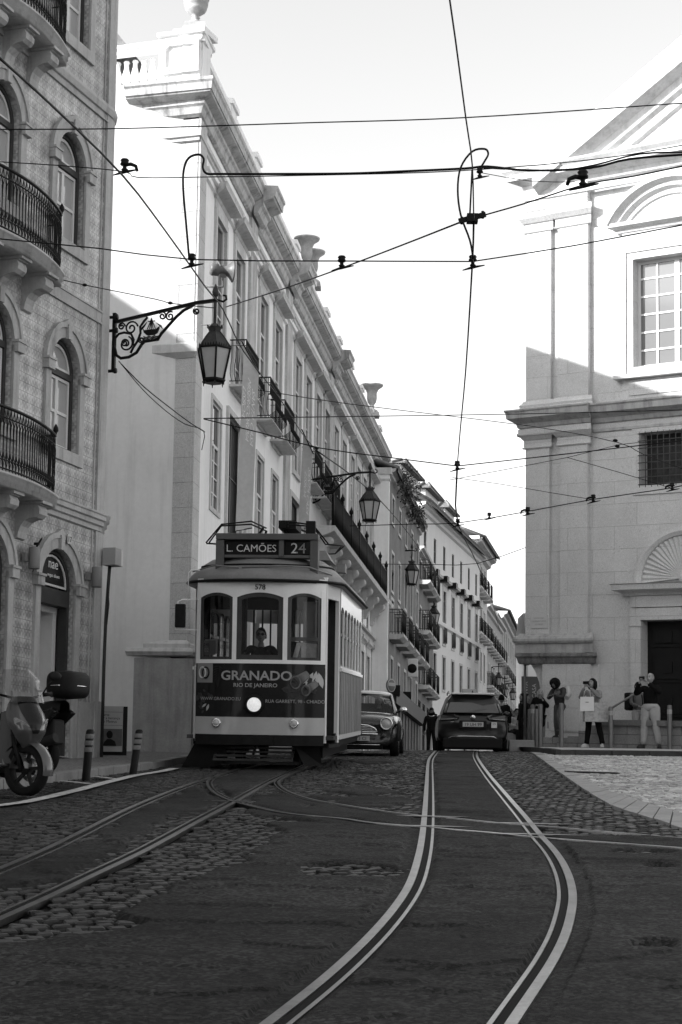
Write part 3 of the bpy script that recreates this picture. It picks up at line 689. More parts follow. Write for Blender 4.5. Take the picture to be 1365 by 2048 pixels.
# line trims along the quoin and ground plinth
m = MB(FT); m.box(sP-.05, sP-.005, 0, .035, 0, TOP); m.box(sP-.16, sP-.13, 0, .015, .8, TOP); m.build('edge_trim', MS, tile)
plr = []
for c in cols+[DS]:  # plinth blocks between openings
    a, b = sB+c-DS+.27, sA+c-.33
    if b > sP: b = sP
    if b-a > .05: plr.append((a, b))
for a, b in plr: m = MB(FT); m.box(a, b, 0, .06, 0, .95); m.build('plinth', MS, tile)
for (f, c, a, b) in wins:
    if c < -2.5*DS and f > 0: continue
    hs, ha, h0 = H_sp[f], H_ap[f], H_si[f]
    P = arch_poly(a, b, h0, hs, ha, 16)
    w = .17; m = MB(FT)
    Q = offs(P, w); Q = [(x, max(z, h0-(.0 if f == 0 else .17))) for x, z in Q]
    ring(m, P, Q, -.02, .045)
    Q2 = arch_poly(a-w, b+w, h0-.1, hs, ha+w, 16); Q3 = arch_poly(a-w-.06, b+w+.06, h0-.1, hs, ha+w+.09, 16)
    Q2 = Q2[2:]; Q3 = Q3[2:]
    # outer lip with a little ogee peak
    Q3 = [(x, z+.07*max(0, 1-abs(x-(a+b)/2)/.12)) for x, z in Q3]
    n = len(Q2); m.add([(p[0], .075, p[1]) for p in Q2]+[(p[0], .075, p[1]) for p in Q3]+[(p[0], .0, p[1]) for p in Q2]+[(p[0], .0, p[1]) for p in Q3],
        [g for i in range(n-1) for g in ((i, i+1, n+i+1, n+i), (2*n+i, 2*n+i+1, i+1, i), (n+i, n+i+1, 3*n+i+1, 3*n+i))])
    for x0, x1 in ((a-w-.05, a+.0), (b-.0, b+w+.05)): m.box(x0, x1, 0, .11, hs-.1, hs+.05); m.box(x0-.02, x1+.02, 0, .13, hs+.05, hs+.09)
    m.box((a+b)/2-.06, (a+b)/2+.06, 0, .1, ha-.02, ha+w+.05)
    if f: m.box(a-w, b+w, 0, .05, h0-.2, h0-.003)
    m.build('surround', MS, tile)
    if f:
        m = MB(FT); ring(m, offs(P, -.07), P, -.22, -.1); m.box(a+.07, b-.07, -.2, -.09, hs-.06, hs+.04); fr_ = m.build('window_casing', M_woodd, tile)
        IN = .075
        window(FT, tile, a+IN, b-IN, h0+.05, hs-.07, rev=.14, nx=2, ny=2, bar=.05, st=.05, glass=mat('bright_window_glass', .35, .08, .0, spec=1.0))
        mm = MB(FT); P2 = arch_poly(a+IN, b-IN, hs+.05, hs+.06, ha-.08, 12); ring(mm, offs(P2, -.05), P2, -.18, -.13); wl = mm.build('fanlight', M_sash, tile)
        mm = MB(FT); mm.add([(p[0], -.16, p[1]) for p in P2], [tuple(range(len(P2)))]); mm.build('pane', MATS['bright_window_glass'], wl)
    else:
        m = MB(FT); hd = hs-.32
        ring(m, offs(P, -.07), P, -.25, -.08); m.box(a+.07, b-.07, -.25, -.07, hd, hd+.26); m.build('shop_front_frame', M_woodd, tile)
        P2 = arch_poly(a+.08, b-.08, hd+.3, hd+.34, ha-.09, 12)
        mm = MB(FT); mm.add([(p[0], -.12, p[1]) for p in P2], [tuple(range(len(P2)))]); fl = mm.build('fanlight', mat('shop_fanlight', .03, .15, .1, 3), tile)
        mm = MB(FT); ring(mm, offs(P2, -.035), P2, -.12, -.1); mm.build('fanlight_border', M_sash, fl)
        mm = MB(FT); mm.box(a+.1, b-.1, -2.5, -.8, 0.0, .03); mm.box(a-.3, b+.3, -2.6, -2.5, 0, hd+.2); mm.build('shop_interior', mat('shop_interior_grey', .16, .9, .1, 2), tile)
        mm = MB(FT); mm.box(b-.22, b-.10, -.5, -.26, 0.05, hd); mm.box(a+.1, b-.1, -.33, -.25, hd-.1, hd-.003); mm.build('door_jamb', M_sash, tile)
        mm = MB(FT); mm.box(a+.12, b-.26, -.75, -.7, .05, hd-.12)
        dl = mm.build('door', mat('shop_door_grey', .07, .5, .1, 2), tile)
        mm = MB(FT); mm.box(b-.55, b-.42, -.7, -.685, 1.25, 1.4); mm.build('door_notice', M_sash, dl)
# shop lettering on the fanlight of the visible door
a, b = sA-.12, sB+.06; cx_ = (a+b)/2; hd = H_sp[0]-.32
mt = mat('sign_letter_grey', .7, .6, 0)
T1 = lambda v: FT((cx_+.07+v[0], -.115-v[1], hd+.6+v[2]))
text_mb('nae', .24, .003, T1).build('shop_letters', mt, tile)
T2 = lambda v: FT((cx_+.09+v[0], -.115-v[1], hd+.46+v[2]))
text_mb('vegan shoes', .085, .003, T2).build('shop_letters', mt, tile)
# curved balconies centred on the next window bay
def bow_balcony(hfl, s1px, lab=None):
    s1 = FT.at(*s1px, .3)[0]; cen = (sA+sB)/2-DS; hw = s1-cen; s0 = cen-hw
    def oo(s): 
        t = (s-s0)/(s1-s0); return .3+.24*max(0, sin(pi*t))**.9
    n = 28; S = [s0+(s1-s0)*i/n for i in range(n+1)]
    def ringp(prof):
        mm = MB(FT); k = len(prof); vs = []
        for s in S:
            for (o, z) in prof: vs.append((s, oo(s)*(o if o <= 1 else 1)+(o-1 if o > 1 else 0), hfl+z))
        mm.add(vs, [(i*k+j, i*k+j+1, (i+1)*k+j+1, (i+1)*k+j) for i in range(n) for j in range(k-1)], True)
        mm.f += [tuple(range(k)), tuple(range(n*k, n*k+k))]; mm.sm += [False]*2; return mm
    b = ringp([(0, -.2), (.6, -.2), (1, -.2), (1, -.13), (1.03, -.12), (1.03, -.05), (1.06, -.04), (1.06, 0), (0, 0)]).build('balcony', MS, tile)
    k = MB(FT); Hh = 1.0
    for z, r in ((.07, .014), (Hh, .026), (Hh-.16, .012), (.2, .01)):
        k.tube([(s0, 0, hfl+z)]+[(s, oo(s)-.04, hfl+z) for s in S]+[(s1, 0, hfl+z)], r, 6)
    nb = int((s1-s0)/.085)
    for i in range(nb+1):
        s = s0+(s1-s0)*i/nb; o = oo(s)-.04
        k.tube([(s, o, hfl+z) for z in (.02, .1, .2, .25, .3, .45, .62, .7, .78, .84, Hh)], [.007, .007, .011, .016, .008, .009, .012, .017, .009, .006, .006], 5)
        if i < nb:
            s2 = s+(s1-s0)/nb; 
            for (z0, z1) in ((.07, .34), (.34, .07), (Hh-.32, Hh-.02), (Hh-.02, Hh-.32)):
                k.tube([(s, o, hfl+z0), ((s+s2)/2, oo((s+s2)/2)-.03, hfl+(z0+z1)/2+(.03 if z1 > z0 else -.03)), (s2, oo(s2)-.04, hfl+z1)], .006, 4)
    for e in (s0, s1):
        for q in range(1, 4): k.tube([(e, q*.075, hfl+.02), (e, q*.075, hfl+Hh)], .008, 4)
        # ornamental end panel
        sg = -1 if e == s1 else 1
        for z in (.2, .38, .56, .74):
            k.tube([(e+sg*(.09+.05*cos(t)), oo(e)-.03+.02, hfl+z+.07*sin(t)) for t in [2*pi*q/10 for q in range(10)]], .008, 4, closed=True)
            k.tube([(e+sg*(.09+.03*cos(t)), oo(e)-.03+.02, hfl+z+.02+.03*sin(t)) for t in [2*pi*q/8 for q in range(8)]], .006, 4, closed=True)
        k.tube([(e+sg*.19, oo(e)-.02, hfl+.02), (e+sg*.19, oo(e)-.02, hfl+Hh)], .013, 5)
        k.lathe([(.0, 0), (.02, .01), (.02, .03), (.045, .07), (.04, .12), (.018, .16), (0, .19)], (e, oo(e)-.04, hfl+Hh+.01), n=10)
    k.build('railing', M_iron, b)
    # scroll corbels
    for sc_ in (s1-.62, s0+.62, cen+.0):
        q = MB(FT); pr = [(0, -.78), (.05, -.76), (.07, -.66), (.1, -.58), (.17, -.5), (.27, -.46), (.36, -.45), (.42, -.4), (.43, -.33), (.4, -.27), (.44, -.26), (.44, -.2), (0, -.2)]
        q.prism([(o, hfl+z) for o, z in pr], sc_-.13, sc_+.13, 'yz')
        for r_ in (.085, .05): q.tube([(sc_+.13+.008, .32+r_*cos(t), hfl-.355+r_*sin(t)) for t in [2*pi*w_/12 for w_ in range(12)]], .013, 5, closed=True)
        q.box(sc_-.16, sc_+.16, 0, .5, hfl-.245, hfl-.202)
        q.build('corbel', MS, b)
for p, c in (((124, 563), 0), ((112, 1008), 0), ((134, 123), 0)):
    hfl = FT.at(p[0], p[1]-14, .3)[1]; bow_balcony(hfl, p)
# fixtures on the wall
def on_tile(name, label, cat, px, py, o=0): 
    s, h = tat(px, py); return s, h
for (px, py, L_) in ((50, 1117, 'grey cylinder wall lamp left of the shop arch'), (176, 1155, 'grey cylinder wall lamp right of the shop arch, by the corner')):
    s, h = tat(px, py); t = thing('wall_lamp', L_, 'lamp', tuple(FT((s, .03, h))), group='cylinder lamps on the tiled house')
    mg = mat('grey_lamp_metal', .2, .5, .05)
    m = MB(FT); m.lathe([(0, -.17), (.085, -.17), (.09, -.16), (.09, .16), (.085, .17), (0, .17)], (s, .17, h), n=16); m.build('lamp_shade', mg, t)
    m = MB(FT); m.box(s-.15, s-.02, .035, .1, h-.06, h+.07); m.build('bracket', mg, t)
s, h = tat(64, 1088); t = MB(FT)
t.tube([(s+.07*cos(a), .12+.05*sin(a), h+.1*sin(a+.6)) for a in [2*pi*k/14 for k in range(14)]], .009, 5, closed=True); t.tube([(s+.05, .1, h-.05), (s+.01, .08, h-.3), (s-.03, .05, h-.45)], .008, 5); t.box(s-.02, s+.02, .047, .13, h-.02, h+.02)
tag(t.build('cable_hoop', M_iron), 'small coil of cable hung beside the shop arch', 'cable')
s, h = tat(209, 1116); m = MB(FT); m.box(s-.17, s+.06, .05, .3, h-.15, h+.15); mb_ = mat('grey_box', .33, .6, .08); o = m.build('junction_box', mb_, bevel=.008); tag(o, 'pale grey electrical box on the rounded corner of the tiled house', 'electrical box')
m = MB(FT); m.box(s+.065, s+.16, .06, .28, h-.14, h+.14); 
for k in range(4): m.lathe([(0, 0), (.012, 0), (.012, .01), (0, .01)], (s+.165, .1+.05*k, h-.05+.03*k), axis='x', n=6)
m.build('box_cover', M_sash, o)
m = MB(FT); x = sE-.35; m.tube([(x+.22, -.0, 0.02), (x+.22, .0, 1.6), (x+.2, .02, 2.4), (s+.02, .08, 3.0), (s-.02, .12, h-.14)], .03, 8); m.tube([(s-.05, .12, h-.15), (s-.03, .1, h-.5), (s+.03, .1, h-.8), (x+.22, .02, 2.2)], .01, 6)
tag(m.build('drain_pipe', mat('dark_pipe', .05, .6, .2, 4)), 'dark pipe and cables running down the rounded corner to the pavement', 'pipe')
m = MB(FT); s, h = tat(127, 1079); m.box(s-.06, s+.06, .101, .12, h-.08, h+.08); o = m.build('house_number', mat('number_plate_white', .5, .4, .05)); tag(o, 'small house number plate on the keystone of the shop arch', 'house number')
text_mb('17', .13, .002, lambda v: FT((s+v[0], .122-v[1], h-.045+v[2]))).build('digits', M_iron, o)
# unseen houses added behind and beside the camera to block part of the skylight
for i, (x0, x1, y0, y1, h, lab) in enumerate(((14, 26, -14, 6, 9, 'unseen plain pale house added on the right side of the street beside the viewpoint'), (-30, 30, -52, -42, 16, 'unseen plain house added to close the street behind the viewpoint'), (11, 25, -40, -16, 16, 'unseen plain house added on the right, farther back down the street'))):
    t = thing('unseen_house', lab, 'building', ((x0+x1)/2, (y0+y1)/2, 0)); m = MB(); m.box(x0, x1, y0, y1, -6, h); m.build('wall', M_plaster_grey, t); m = MB(); m.box(x0-.4, x1+.4, y0-.4, y1+.4, h, h+2, 2, 2); m.build('roof', M_tileroof, t)
# ---- houses farther up the left side of the street
def sat(fr, px, py, o=0): return fr.at(px, py, o)
def street_house(name, label, A, vp, px_end, py_top, rows, mw, roof=None, base=-4, body=8, corn=.25, mcorn=None, depthb=None):
    """A=(px,py_top,Y): top near corner; rows: list of (py_head, py_sill at near edge x, width m, spacing m, opts)"""
    P = W(A[0], A[1], A[2]); fr = Frame(P, ray(*vp)); t = thing(name, label, 'building', (P.x, P.y, zg(P.y)))
    L = fr.at(px_end, py_top)[0]; holes = []; wn = []
    for (py0, py1, w, sp, st, o) in rows:
        h1, h0 = fr.at(A[0], py0)[1], fr.at(A[0], py1)[1]; s = st
        while s+w < L-.25:
            holes.append(rect(s, s+w, h0, h1)); wn.append((s, s+w, h0, h1, o)); s += sp
    m = MB(fr); m.wall(rect(0, L, base-P.z, 0), holes, .25); m.build('wall', mw, t)
    m = MB(fr); m.box(.02, L-.02, -body, -.26, base-P.z, -.02); m.box(0.0, .3, -body, .0-.255, base-P.z, 0); m.build('building_body', mw, t)
    m = MB(fr); c = corn; m.mold(-.1, L+.1, [(0, -c*1.2), (c*.4, -c), (c*.5, -c*.6), (c, -c*.4), (c*1.1, 0), (-.3, .02)], 0); m.build('cornice', mcorn or M_stone, t)
    if roof:
        m = MB(fr); n = int((L+.2)/.25)
        m.add([(-.15, c+.25, 0.02), (L+.15, c+.25, 0.02), (L+.15, -3, roof), (-.15, -3, roof), (-.15, c+.25, -.08), (L+.15, c+.25, -.08)], [(0, 1, 2, 3), (0, 4, 5, 1)])
        for i in range(n): m.tube([(-.1+i*.25, c+.28, .03), (-.1+i*.25, -3, roof+.03)], .075, 5)
        m.build('roof', M_tileroof, t)
    for (a, b, h0, h1, o) in wn:
        window(fr, t, a, b, h0, h1, rev=.05, nx=2, ny=2, bar=.03, st=.05, sash=o.get('sash', M_sash), transom=(h1-.5 if h1-h0 > 1.8 else None))
        if o.get('sur', 1): surround(fr, t, a, b, h0, h1, w=.12, o=.04, hood=o.get('hood', 0))
        if o.get('bal'): iron_balcony(fr, t, a-.35, b+.35, h0, H=.95, out=.5, step=.11, r=.01, slab=.2, end=True)
        if o.get('rail'):
            k = MB(fr)
            for z in (.05, .95): k.tube([(a, .1, h0+z), (b, .1, h0+z)], .018, 5)
            for i in range(8): k.tube([(a+(b-a)*i/7, .1, h0+.05), (a+(b-a)*i/7, .1, h0+.95)], .012, 4)
            k.build('window_guard', mat('grey_guard_iron', .09, .5, .1), t)
    return t, fr, L
VP2 = (1165, 1700)
sh = dict(sur=1, sash=M_woodd)
# aged narrow house next to the palace, its lit end strip facing us
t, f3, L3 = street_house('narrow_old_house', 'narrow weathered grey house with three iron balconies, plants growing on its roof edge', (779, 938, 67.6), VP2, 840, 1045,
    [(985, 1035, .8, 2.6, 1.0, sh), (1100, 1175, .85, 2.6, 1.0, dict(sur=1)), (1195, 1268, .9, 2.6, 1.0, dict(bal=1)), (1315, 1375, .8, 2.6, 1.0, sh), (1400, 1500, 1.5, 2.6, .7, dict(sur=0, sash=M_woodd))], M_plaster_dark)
P = f3.A; m = MB(f3); m.box(-.22, .0, -.9, .03, -12, 0.0)
m.build('end_strip', M_white, t)  # sunlight on this strip is put into its white colour
q = MB(f3); q.box(-.3, .1, -1, .12, -.25, .0); q.box(-.25, .05, -1, .07, -.5, -.42); q.build('capital', M_stone, t)
q = MB(f3); q.box(.3, L3, .05, .1, -13, -8.9); q.box(.2, L3, .05, .35, -8.9, -8.3); q.build('shop_front', M_woodd, t)
for i in range(9): q = MB(f3); s_ = .9+i*(L3-1.2)/9; q.box(s_, s_+.22, .1, .16, -13, -8.95); q.build('shop_pilaster', M_plaster_dark, t)
def dormer(fr, s0, s1, h0, h1, o0, o1, label, mwall=None):
    p = fr(((s0+s1)/2, o0, h0)); t = thing('dormer', label, 'dormer', tuple(p)); m = MB(fr); m.box(s0, s1, o0, o1, h0, h1); m.build('wall', mwall or M_plaster, t)
    c = (s1-s0)*.25; window(fr, t, s0+c, s1-c, h0+.3, h1-.3, rev=-o1-.02, nx=2, ny=2, bar=.03, st=.05)
    m = MB(fr); y0, y1 = o0-.2, o1+.3; x0, x1 = s0-.25, s1+.25
    m.add([(x0, y1, h1), (x1, y1, h1), (x1, y0, h1+.1), (x0, y0, h1+.1), ((x0+x1)/2, y1-.5, h1+.65), ((x0+x1)/2, y0, h1+.8)], [(0, 1, 4), (0, 4, 5, 3), (1, 2, 5, 4), (0, 3, 2, 1)])
    k = 7
    for i in range(k+1): 
        for sg, xe in ((0, x0), (1, x1)):
            yy = y1+(y0-y1)*i/k; m.tube([(xe, yy, h1+.05+.1*i/k), ((x0+x1)/2, min(yy, y1-.5), h1+.7+.1*i/k)], .07, 5)
    m.build('roof', M_tileroof, t); return t
a = f3.at(800, 935, -1); dormer(f3, .3, 2.6, -.1, 1.15, -4, -1.2, 'tile-roofed dormer right above the far end of the palace')
dormer(f3, L3-5.0, L3-2.6, .0, 1.2, -4, -1.0, 'small tile-roofed dormer behind the roof plants', M_plaster)
# roof edge with tiles and plants
q = MB(f3)
q.add([(-.1, .35, .0), (L3, .35, .0), (L3, -3, 1.2), (-.1, -3, 1.2), (-.1, .35, -.12), (L3, .35, -.12)], [(0, 1, 2, 3), (0, 4, 5, 1)])
for i in range(int(L3/.25)): q.tube([(i*.25, .38, .03), (i*.25, -3, 1.23)], .08, 5)
q.build('roof', M_tileroof, t)
M_leaf = mat('leaf_dark', .045, .6, .3, 9)
def bush(p, r, n, label, name='roof_plant', seed=1):
    rd = random.Random(seed); t = thing(name, label, 'plant', tuple(p)); m = MB()
    for i in range(n):
        d = Vector((rd.gauss(0, 1), rd.gauss(0, 1), rd.gauss(0, 1))); d = d.normalized()*(rd.random()**.5); c = Vector((d.x*r[0], d.y*r[1], d.z*r[2]+r[2]*.5))
        a = Vector((rd.uniform(-1, 1), rd.uniform(-1, 1), rd.uniform(-1, 1))).normalized(); b = a.orthogonal().normalized(); w = rd.uniform(.05, .1)
        m.add([c-a*w, c+b*w*.5, c+a*w, c-b*w*.5], [(0, 1, 2, 3)])
    m.build('foliage', M_leaf, t, local=True, fixn=False)
    m = MB()
    for k in range(5): m.tube([(0, 0, -.1), (rd.uniform(-.3, .3)*r[0], 0, r[2]*.4), (rd.uniform(-.8, .8)*r[0], rd.uniform(-.5, .5)*r[1], r[2]*1.1)], [.02, .012, .005], 4)
    m.build('stem', M_woodd, t, local=True)
for i, (px, py, rr) in enumerate(((803, 968, .5), (810, 985, .9), (817, 998, .7), (828, 1030, .6), (836, 1042, .5))):
    s, h = f3.at(px, py, .3); bush(f3((s, .35, h-.1)), (rr*.7, .4, rr), int(260*rr), ['small tuft of weeds at the near end of the old roof edge', 'largest bush hanging over the old roof edge', 'bush behind the largest one on the roof edge', 'low weeds near the far end of the old roof', 'last tuft of weeds where the old roof ends'][i], seed=i)
# second, lower, dark house
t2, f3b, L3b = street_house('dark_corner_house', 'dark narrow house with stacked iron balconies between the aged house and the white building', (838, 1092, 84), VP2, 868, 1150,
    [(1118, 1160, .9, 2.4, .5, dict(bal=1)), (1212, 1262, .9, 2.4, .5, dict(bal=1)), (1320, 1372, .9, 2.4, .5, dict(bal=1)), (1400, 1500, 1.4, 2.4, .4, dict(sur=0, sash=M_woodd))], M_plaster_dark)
# white plastered building with small square windows
VP4 = (1466, 1590)
M_w4 = mat('bright_white_plaster', .7, .9, .04, .8, .04, 30, streak=.08)
t4, f4, L4 = street_house('white_building', 'long smooth white building with small top windows, hooded second-floor windows and dark eaves', (838, 1003, 88), VP4, 960, 1116,
    [(1050, 1102, .8, 3.1, 1.6, dict(sur=0, sash=M_woodd)), (1148, 1262, .95, 3.1, 1.6, dict(rail=1, hood=.3, sash=M_woodd)), (1292, 1362, .9, 3.1, 1.6, dict(sur=1, sash=M_woodd)), (1400, 1500, 1.2, 6.2, 3.2, dict(hood=.3, sash=M_woodd))], M_w4, corn=.35, mcorn=M_w4, roof=2.2)
q = MB(f4); hh = f4.at(879, 1250)[1]; q.mold(0, L4, [(0, -.1), (.12, 0), (.12, .2), (0, .25)], hh); q.build('string_course', M_w4, t4)
for i in range(6):
    s, h = 2.6+3.1*i, f4.at(838, 1140)[1]; q = MB(f4); q.box(s+.5, s+1.1, .05, .5, h+.1, h+.42); q.tube([(s+.8, 0, h+.25), (s+.8, .3, h+.25)], .04, 6)
    o = q.build('floodlight', M_iron); o.location = (0, 0, 0)
    tag(o, 'black box floodlight over the hooded windows of the white building, number %s from the near end' % ['one', 'two', 'three', 'four', 'five', 'six'][i] if 0 else 'black box floodlight under the small windows of the white building, %s from the near end' % ['first', 'second', 'third', 'fourth', 'fifth', 'sixth'][i], 'floodlight', 'floodlights on the white building')
for i, (x0, x1, y0, y1) in enumerate(((850, 873, 960, 1010), (878, 915, 1003, 1045), (920, 950, 1040, 1085))):
    a, b = f4.at(x0, 1050)[0], f4.at(x1, 1050)[0]; hb_ = f4.at(x0, y0+55, -1.5)[1]
for (s0, s1, lab) in ((2.0, 7.2, 'nearest dormer on the white building, under a ribbed tile roof'), (9.6, 14.0, 'middle dormer on the white building, under a ribbed tile roof'), (16.5, 20.0, 'farthest dormer on the white building roof')):
    dormer(f4, s0, s1, .0, 2.3, -6, -1.3, lab, M_w4)
# ornate tall house with gabled cornice
t5, f5, L5 = street_house('ornate_house', 'tall ornate corner house with a deep bracketed cornice and tiled roof', (945, 1075, 113), (1300, 1600), 975, 1148,
    [(1110, 1170, .9, 2.4, 1.0, dict(bal=1)), (1200, 1262, .9, 2.4, 1.0, dict(bal=1)), (1290, 1350, .9, 2.4, 1.0, sh), (1380, 1450, 1.0, 2.4, 1.0, dict(bal=1))], M_stone, corn=.6, roof=1.5)
fr = Frame(f5.A, -f5.n, 1)
m = MB(f5); m.box(-.05, .0, -5.6, 0.0, -16, 0); m.box(-.25, 0, -5.8, .3, -.7, -.45); m.box(-.5, 0, -6, .5, -.15, .05); m.build('end_wall', M_white, t5)  # sunlit front: its brightness is painted in as white over the house's stone
# lower house and the long row
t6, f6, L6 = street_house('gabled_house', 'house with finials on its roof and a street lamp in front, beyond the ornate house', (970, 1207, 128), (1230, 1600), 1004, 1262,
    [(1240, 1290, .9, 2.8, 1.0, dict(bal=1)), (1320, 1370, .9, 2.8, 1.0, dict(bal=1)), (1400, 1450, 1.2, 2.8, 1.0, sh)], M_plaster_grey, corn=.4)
m = MB(f6); m.box(-.3, 6, -4, -1.5, 0, 1.8); m.build('attic', M_white, t6)
for (px, py, L_) in ((980, 1180, 'tall slender finial on the roof of the far gabled house'), (987, 1195, 'short finial beside the tall one on the far roof')):
    s, h = f6.at(px, py+25, -1.5); p = f6((s, -1.6, 1.7)); t = MB(); t.lathe([(.25, 0), (.25, .3), (.1, .4), (.22, .9), (.08, 1.3), (.12, 1.5), (.04, 2.2), (0, 2.4)], tuple(p), n=8); tag(t.build('roof_finial', M_stone), L_, 'finial')
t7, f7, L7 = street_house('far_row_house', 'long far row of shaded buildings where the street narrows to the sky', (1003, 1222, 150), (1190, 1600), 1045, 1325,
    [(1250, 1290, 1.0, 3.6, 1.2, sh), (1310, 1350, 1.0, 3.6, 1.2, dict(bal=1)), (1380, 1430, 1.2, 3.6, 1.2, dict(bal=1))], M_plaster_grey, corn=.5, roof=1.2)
# a pale building far off closes the street and shows under the church arch
def plain_house(name, label, x0, x1, y0, y1, h, mw, nwin=4, z0=-3):
    fr = Frame((x0, y0, 0), (1, 0, 0)); t = thing(name, label, 'building', ((x0+x1)/2, y0, z0)); holes = []; k = (x1-x0)/nwin
    r = int((h-1)/3.2)
    for j in range(r):
        for i in range(nwin): holes.append(rect(k*i+k*.3, k*i+k*.7, 1+j*3.2+.6, 1+j*3.2+2.5))
    m = MB(fr); m.wall(rect(0, x1-x0, z0, h), holes, .2); m.box(0, x1-x0, -(y1-y0), -.21, z0, h-.02); m.build('wall', mw, t)
    for H in holes: window(fr, t, H[0][0], H[1][0], H[0][1], H[2][1], rev=.15, nx=2, ny=2)
    m = MB(fr); m.mold(-.2, x1-x0+.2, [(0, -.3), (.3, -.1), (.35, .1), (0, .12)], h); m.build('cornice', M_stone, t)
    m = MB(fr); m.box(-.1, x1-x0+.1, -(y1-y0)-.1, .1, h+.1, h+2.2, .0, 2.0); m.build('roof', M_tileroof, t)
plain_house('end_house', 'pale sunlit house closing the far end of the street beside the church', 17, 34, 190, 200, 9.5, M_w4, 6)
plain_house('arch_house', 'pale house seen through the arch at the foot of the church', 10.98, 22, 105, 112, 10.5, M_w4, 4)
# ---- palace on the left side of the street (tall pale building with balustrade)
_c = W(405, 60, 1); 
base = W(368, 1524, 35.0)
FS = Frame(base, ray(1140, 1690))                    # street side, s grows up the street
FF = Frame(base, -ray(-8700, 1250))                  # end wall facing the camera, s grows towards the corner (s<0 is the wall)
FA = lambda px, py, o=0: FS.at(px, py, o)
pal = thing('palace', 'long pale stone palace with balustraded roofline, corner pier and rows of tall hooded windows', 'building', tuple(base))
zc = lambda py: FF.at(404, py)[1]
Z = dict(par=zc(62), cor1=zc(170), cor0=zc(236), ast1=zc(258), ast0=zc(280), band1=zc(684), band0=zc(704), torus1=zc(1296), torus0=zc(1318))
Lf = sx_of(FS, 760, FA(760, 916)[1]); print('palace', Z, 'length', Lf)
HT = Z['cor0']
sPier = FF.at(300, 500)[0]                            # left edge of the corner pier
# columns of windows along the street
colx = [441,478,526,555,595,615.5,636,652.7,671,687,703.5,716,728,739,749]
Hh1 = FA(433.7, 435)[1]; cols_s = []
for x in colx: cols_s.append(sx_of(FS, x, Hh1))
cs = [1/(1140-x) for x in colx]
ww = (FA(453, 470)[0]-FA(429, 430)[0]); ww = max(.75, min(1.05, ww))
Hfl = FA(513, 842)[1]; Hl1 = FA(422, 794)[1]; Hl0 = FA(437, 1027)[1]; Hb = FA(661.5, 1042, .6)[1]; Hhood = FA(464, 448)[1]
print('cols', [round(c, 2) for c in cols_s], 'w', ww, Hh1, Hfl, Hl1, Hl0, Hb, Hhood)
H_up0 = Hfl; 
holes = []; W1 = []
for i, c in enumerate(cols_s):
    holes.append(rect(c-ww/2, c+ww/2, H_up0+.02, Hh1)); W1.append((c-ww/2, c+ww/2, H_up0+.02, Hh1, 'up'))
    if i == 1: holes.append(rect(c-.95, c+.75, 1.5, Hl1+.1)); W1.append((c-.95, c+.75, 1.5, Hl1+.1, 'dark'))
    elif i == 4: holes.append(rect(c-.95, c+.8, 1.2, Hl1+.0)); W1.append((c-.95, c+.8, 1.2, Hl1+.0, 'dark'))
    elif i < 6: holes.append(rect(c-ww*.45, c+ww*.45, Hl0, Hl1)); W1.append((c-ww*.45, c+ww*.45, Hl0, Hl1, 'low'))
    else:
        hm = Hb-.75; holes.append(rect(c-.33, c+.33, hm-.75, hm)); W1.append((c-.33, c+.33, hm-.75, hm, 'mez'))
        holes.append(rect(c-.42, c+.42, .3, hm-1.6)); W1.append((c-.42, c+.42, .3, hm-1.6, 'door'))
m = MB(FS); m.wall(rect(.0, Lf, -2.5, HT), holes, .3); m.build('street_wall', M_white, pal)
m = MB(FS); m.box(0.1, Lf-.05, -9, -.33, -2.5, HT+.8); m.build('building_body', M_plaster, pal)
m = MB(FS); m.box(.8, Lf-.3, -9, -.8, HT+.8, HT+4.9, .5, 3.2); m.build('roof', M_tileroof, pal)  # unseen roof, added to raise the palace's shadow on the church
# end wall facing us
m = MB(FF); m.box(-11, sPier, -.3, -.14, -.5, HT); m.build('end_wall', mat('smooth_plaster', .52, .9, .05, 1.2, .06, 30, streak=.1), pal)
m = MB(FF); m.box(-11, sPier-.0, -.138, -.1, -.5, Z['torus1']-.15); m.box(-11, sPier, -.138, -.11, Z['band0']+.05, Z['band1']-.04); m.build('end_wall_base', M_ashlar, pal)
def wrap(name, prof, h, mtl=None, s0=None, fr_o=0, ext=None):
    """moulding on the end pier, mitred round the corner and along the street side to ext"""
    m = MB(); s0 = sPier if s0 is None else s0; vs = []; ext = Lf if ext is None else ext
    n = len(prof)
    for (o, z) in prof: vs.append(FF((s0-(o*.0), o, h+z)))
    for (o, z) in prof: vs.append(base+FF.n*o*1.0+FS.n*o*1.0+Vector((0, 0, h+z))+(FF.u*.0))
    for (o, z) in prof: vs.append(FS((ext, o, h+z)))
    m.add(vs, [(k*n+i, k*n+i+1, (k+1)*n+i+1, (k+1)*n+i) for k in range(2) for i in range(n-1)]+[tuple(range(n)), tuple(range(2*n, 3*n))])
    return m.build(name, mtl or M_stone, pal)
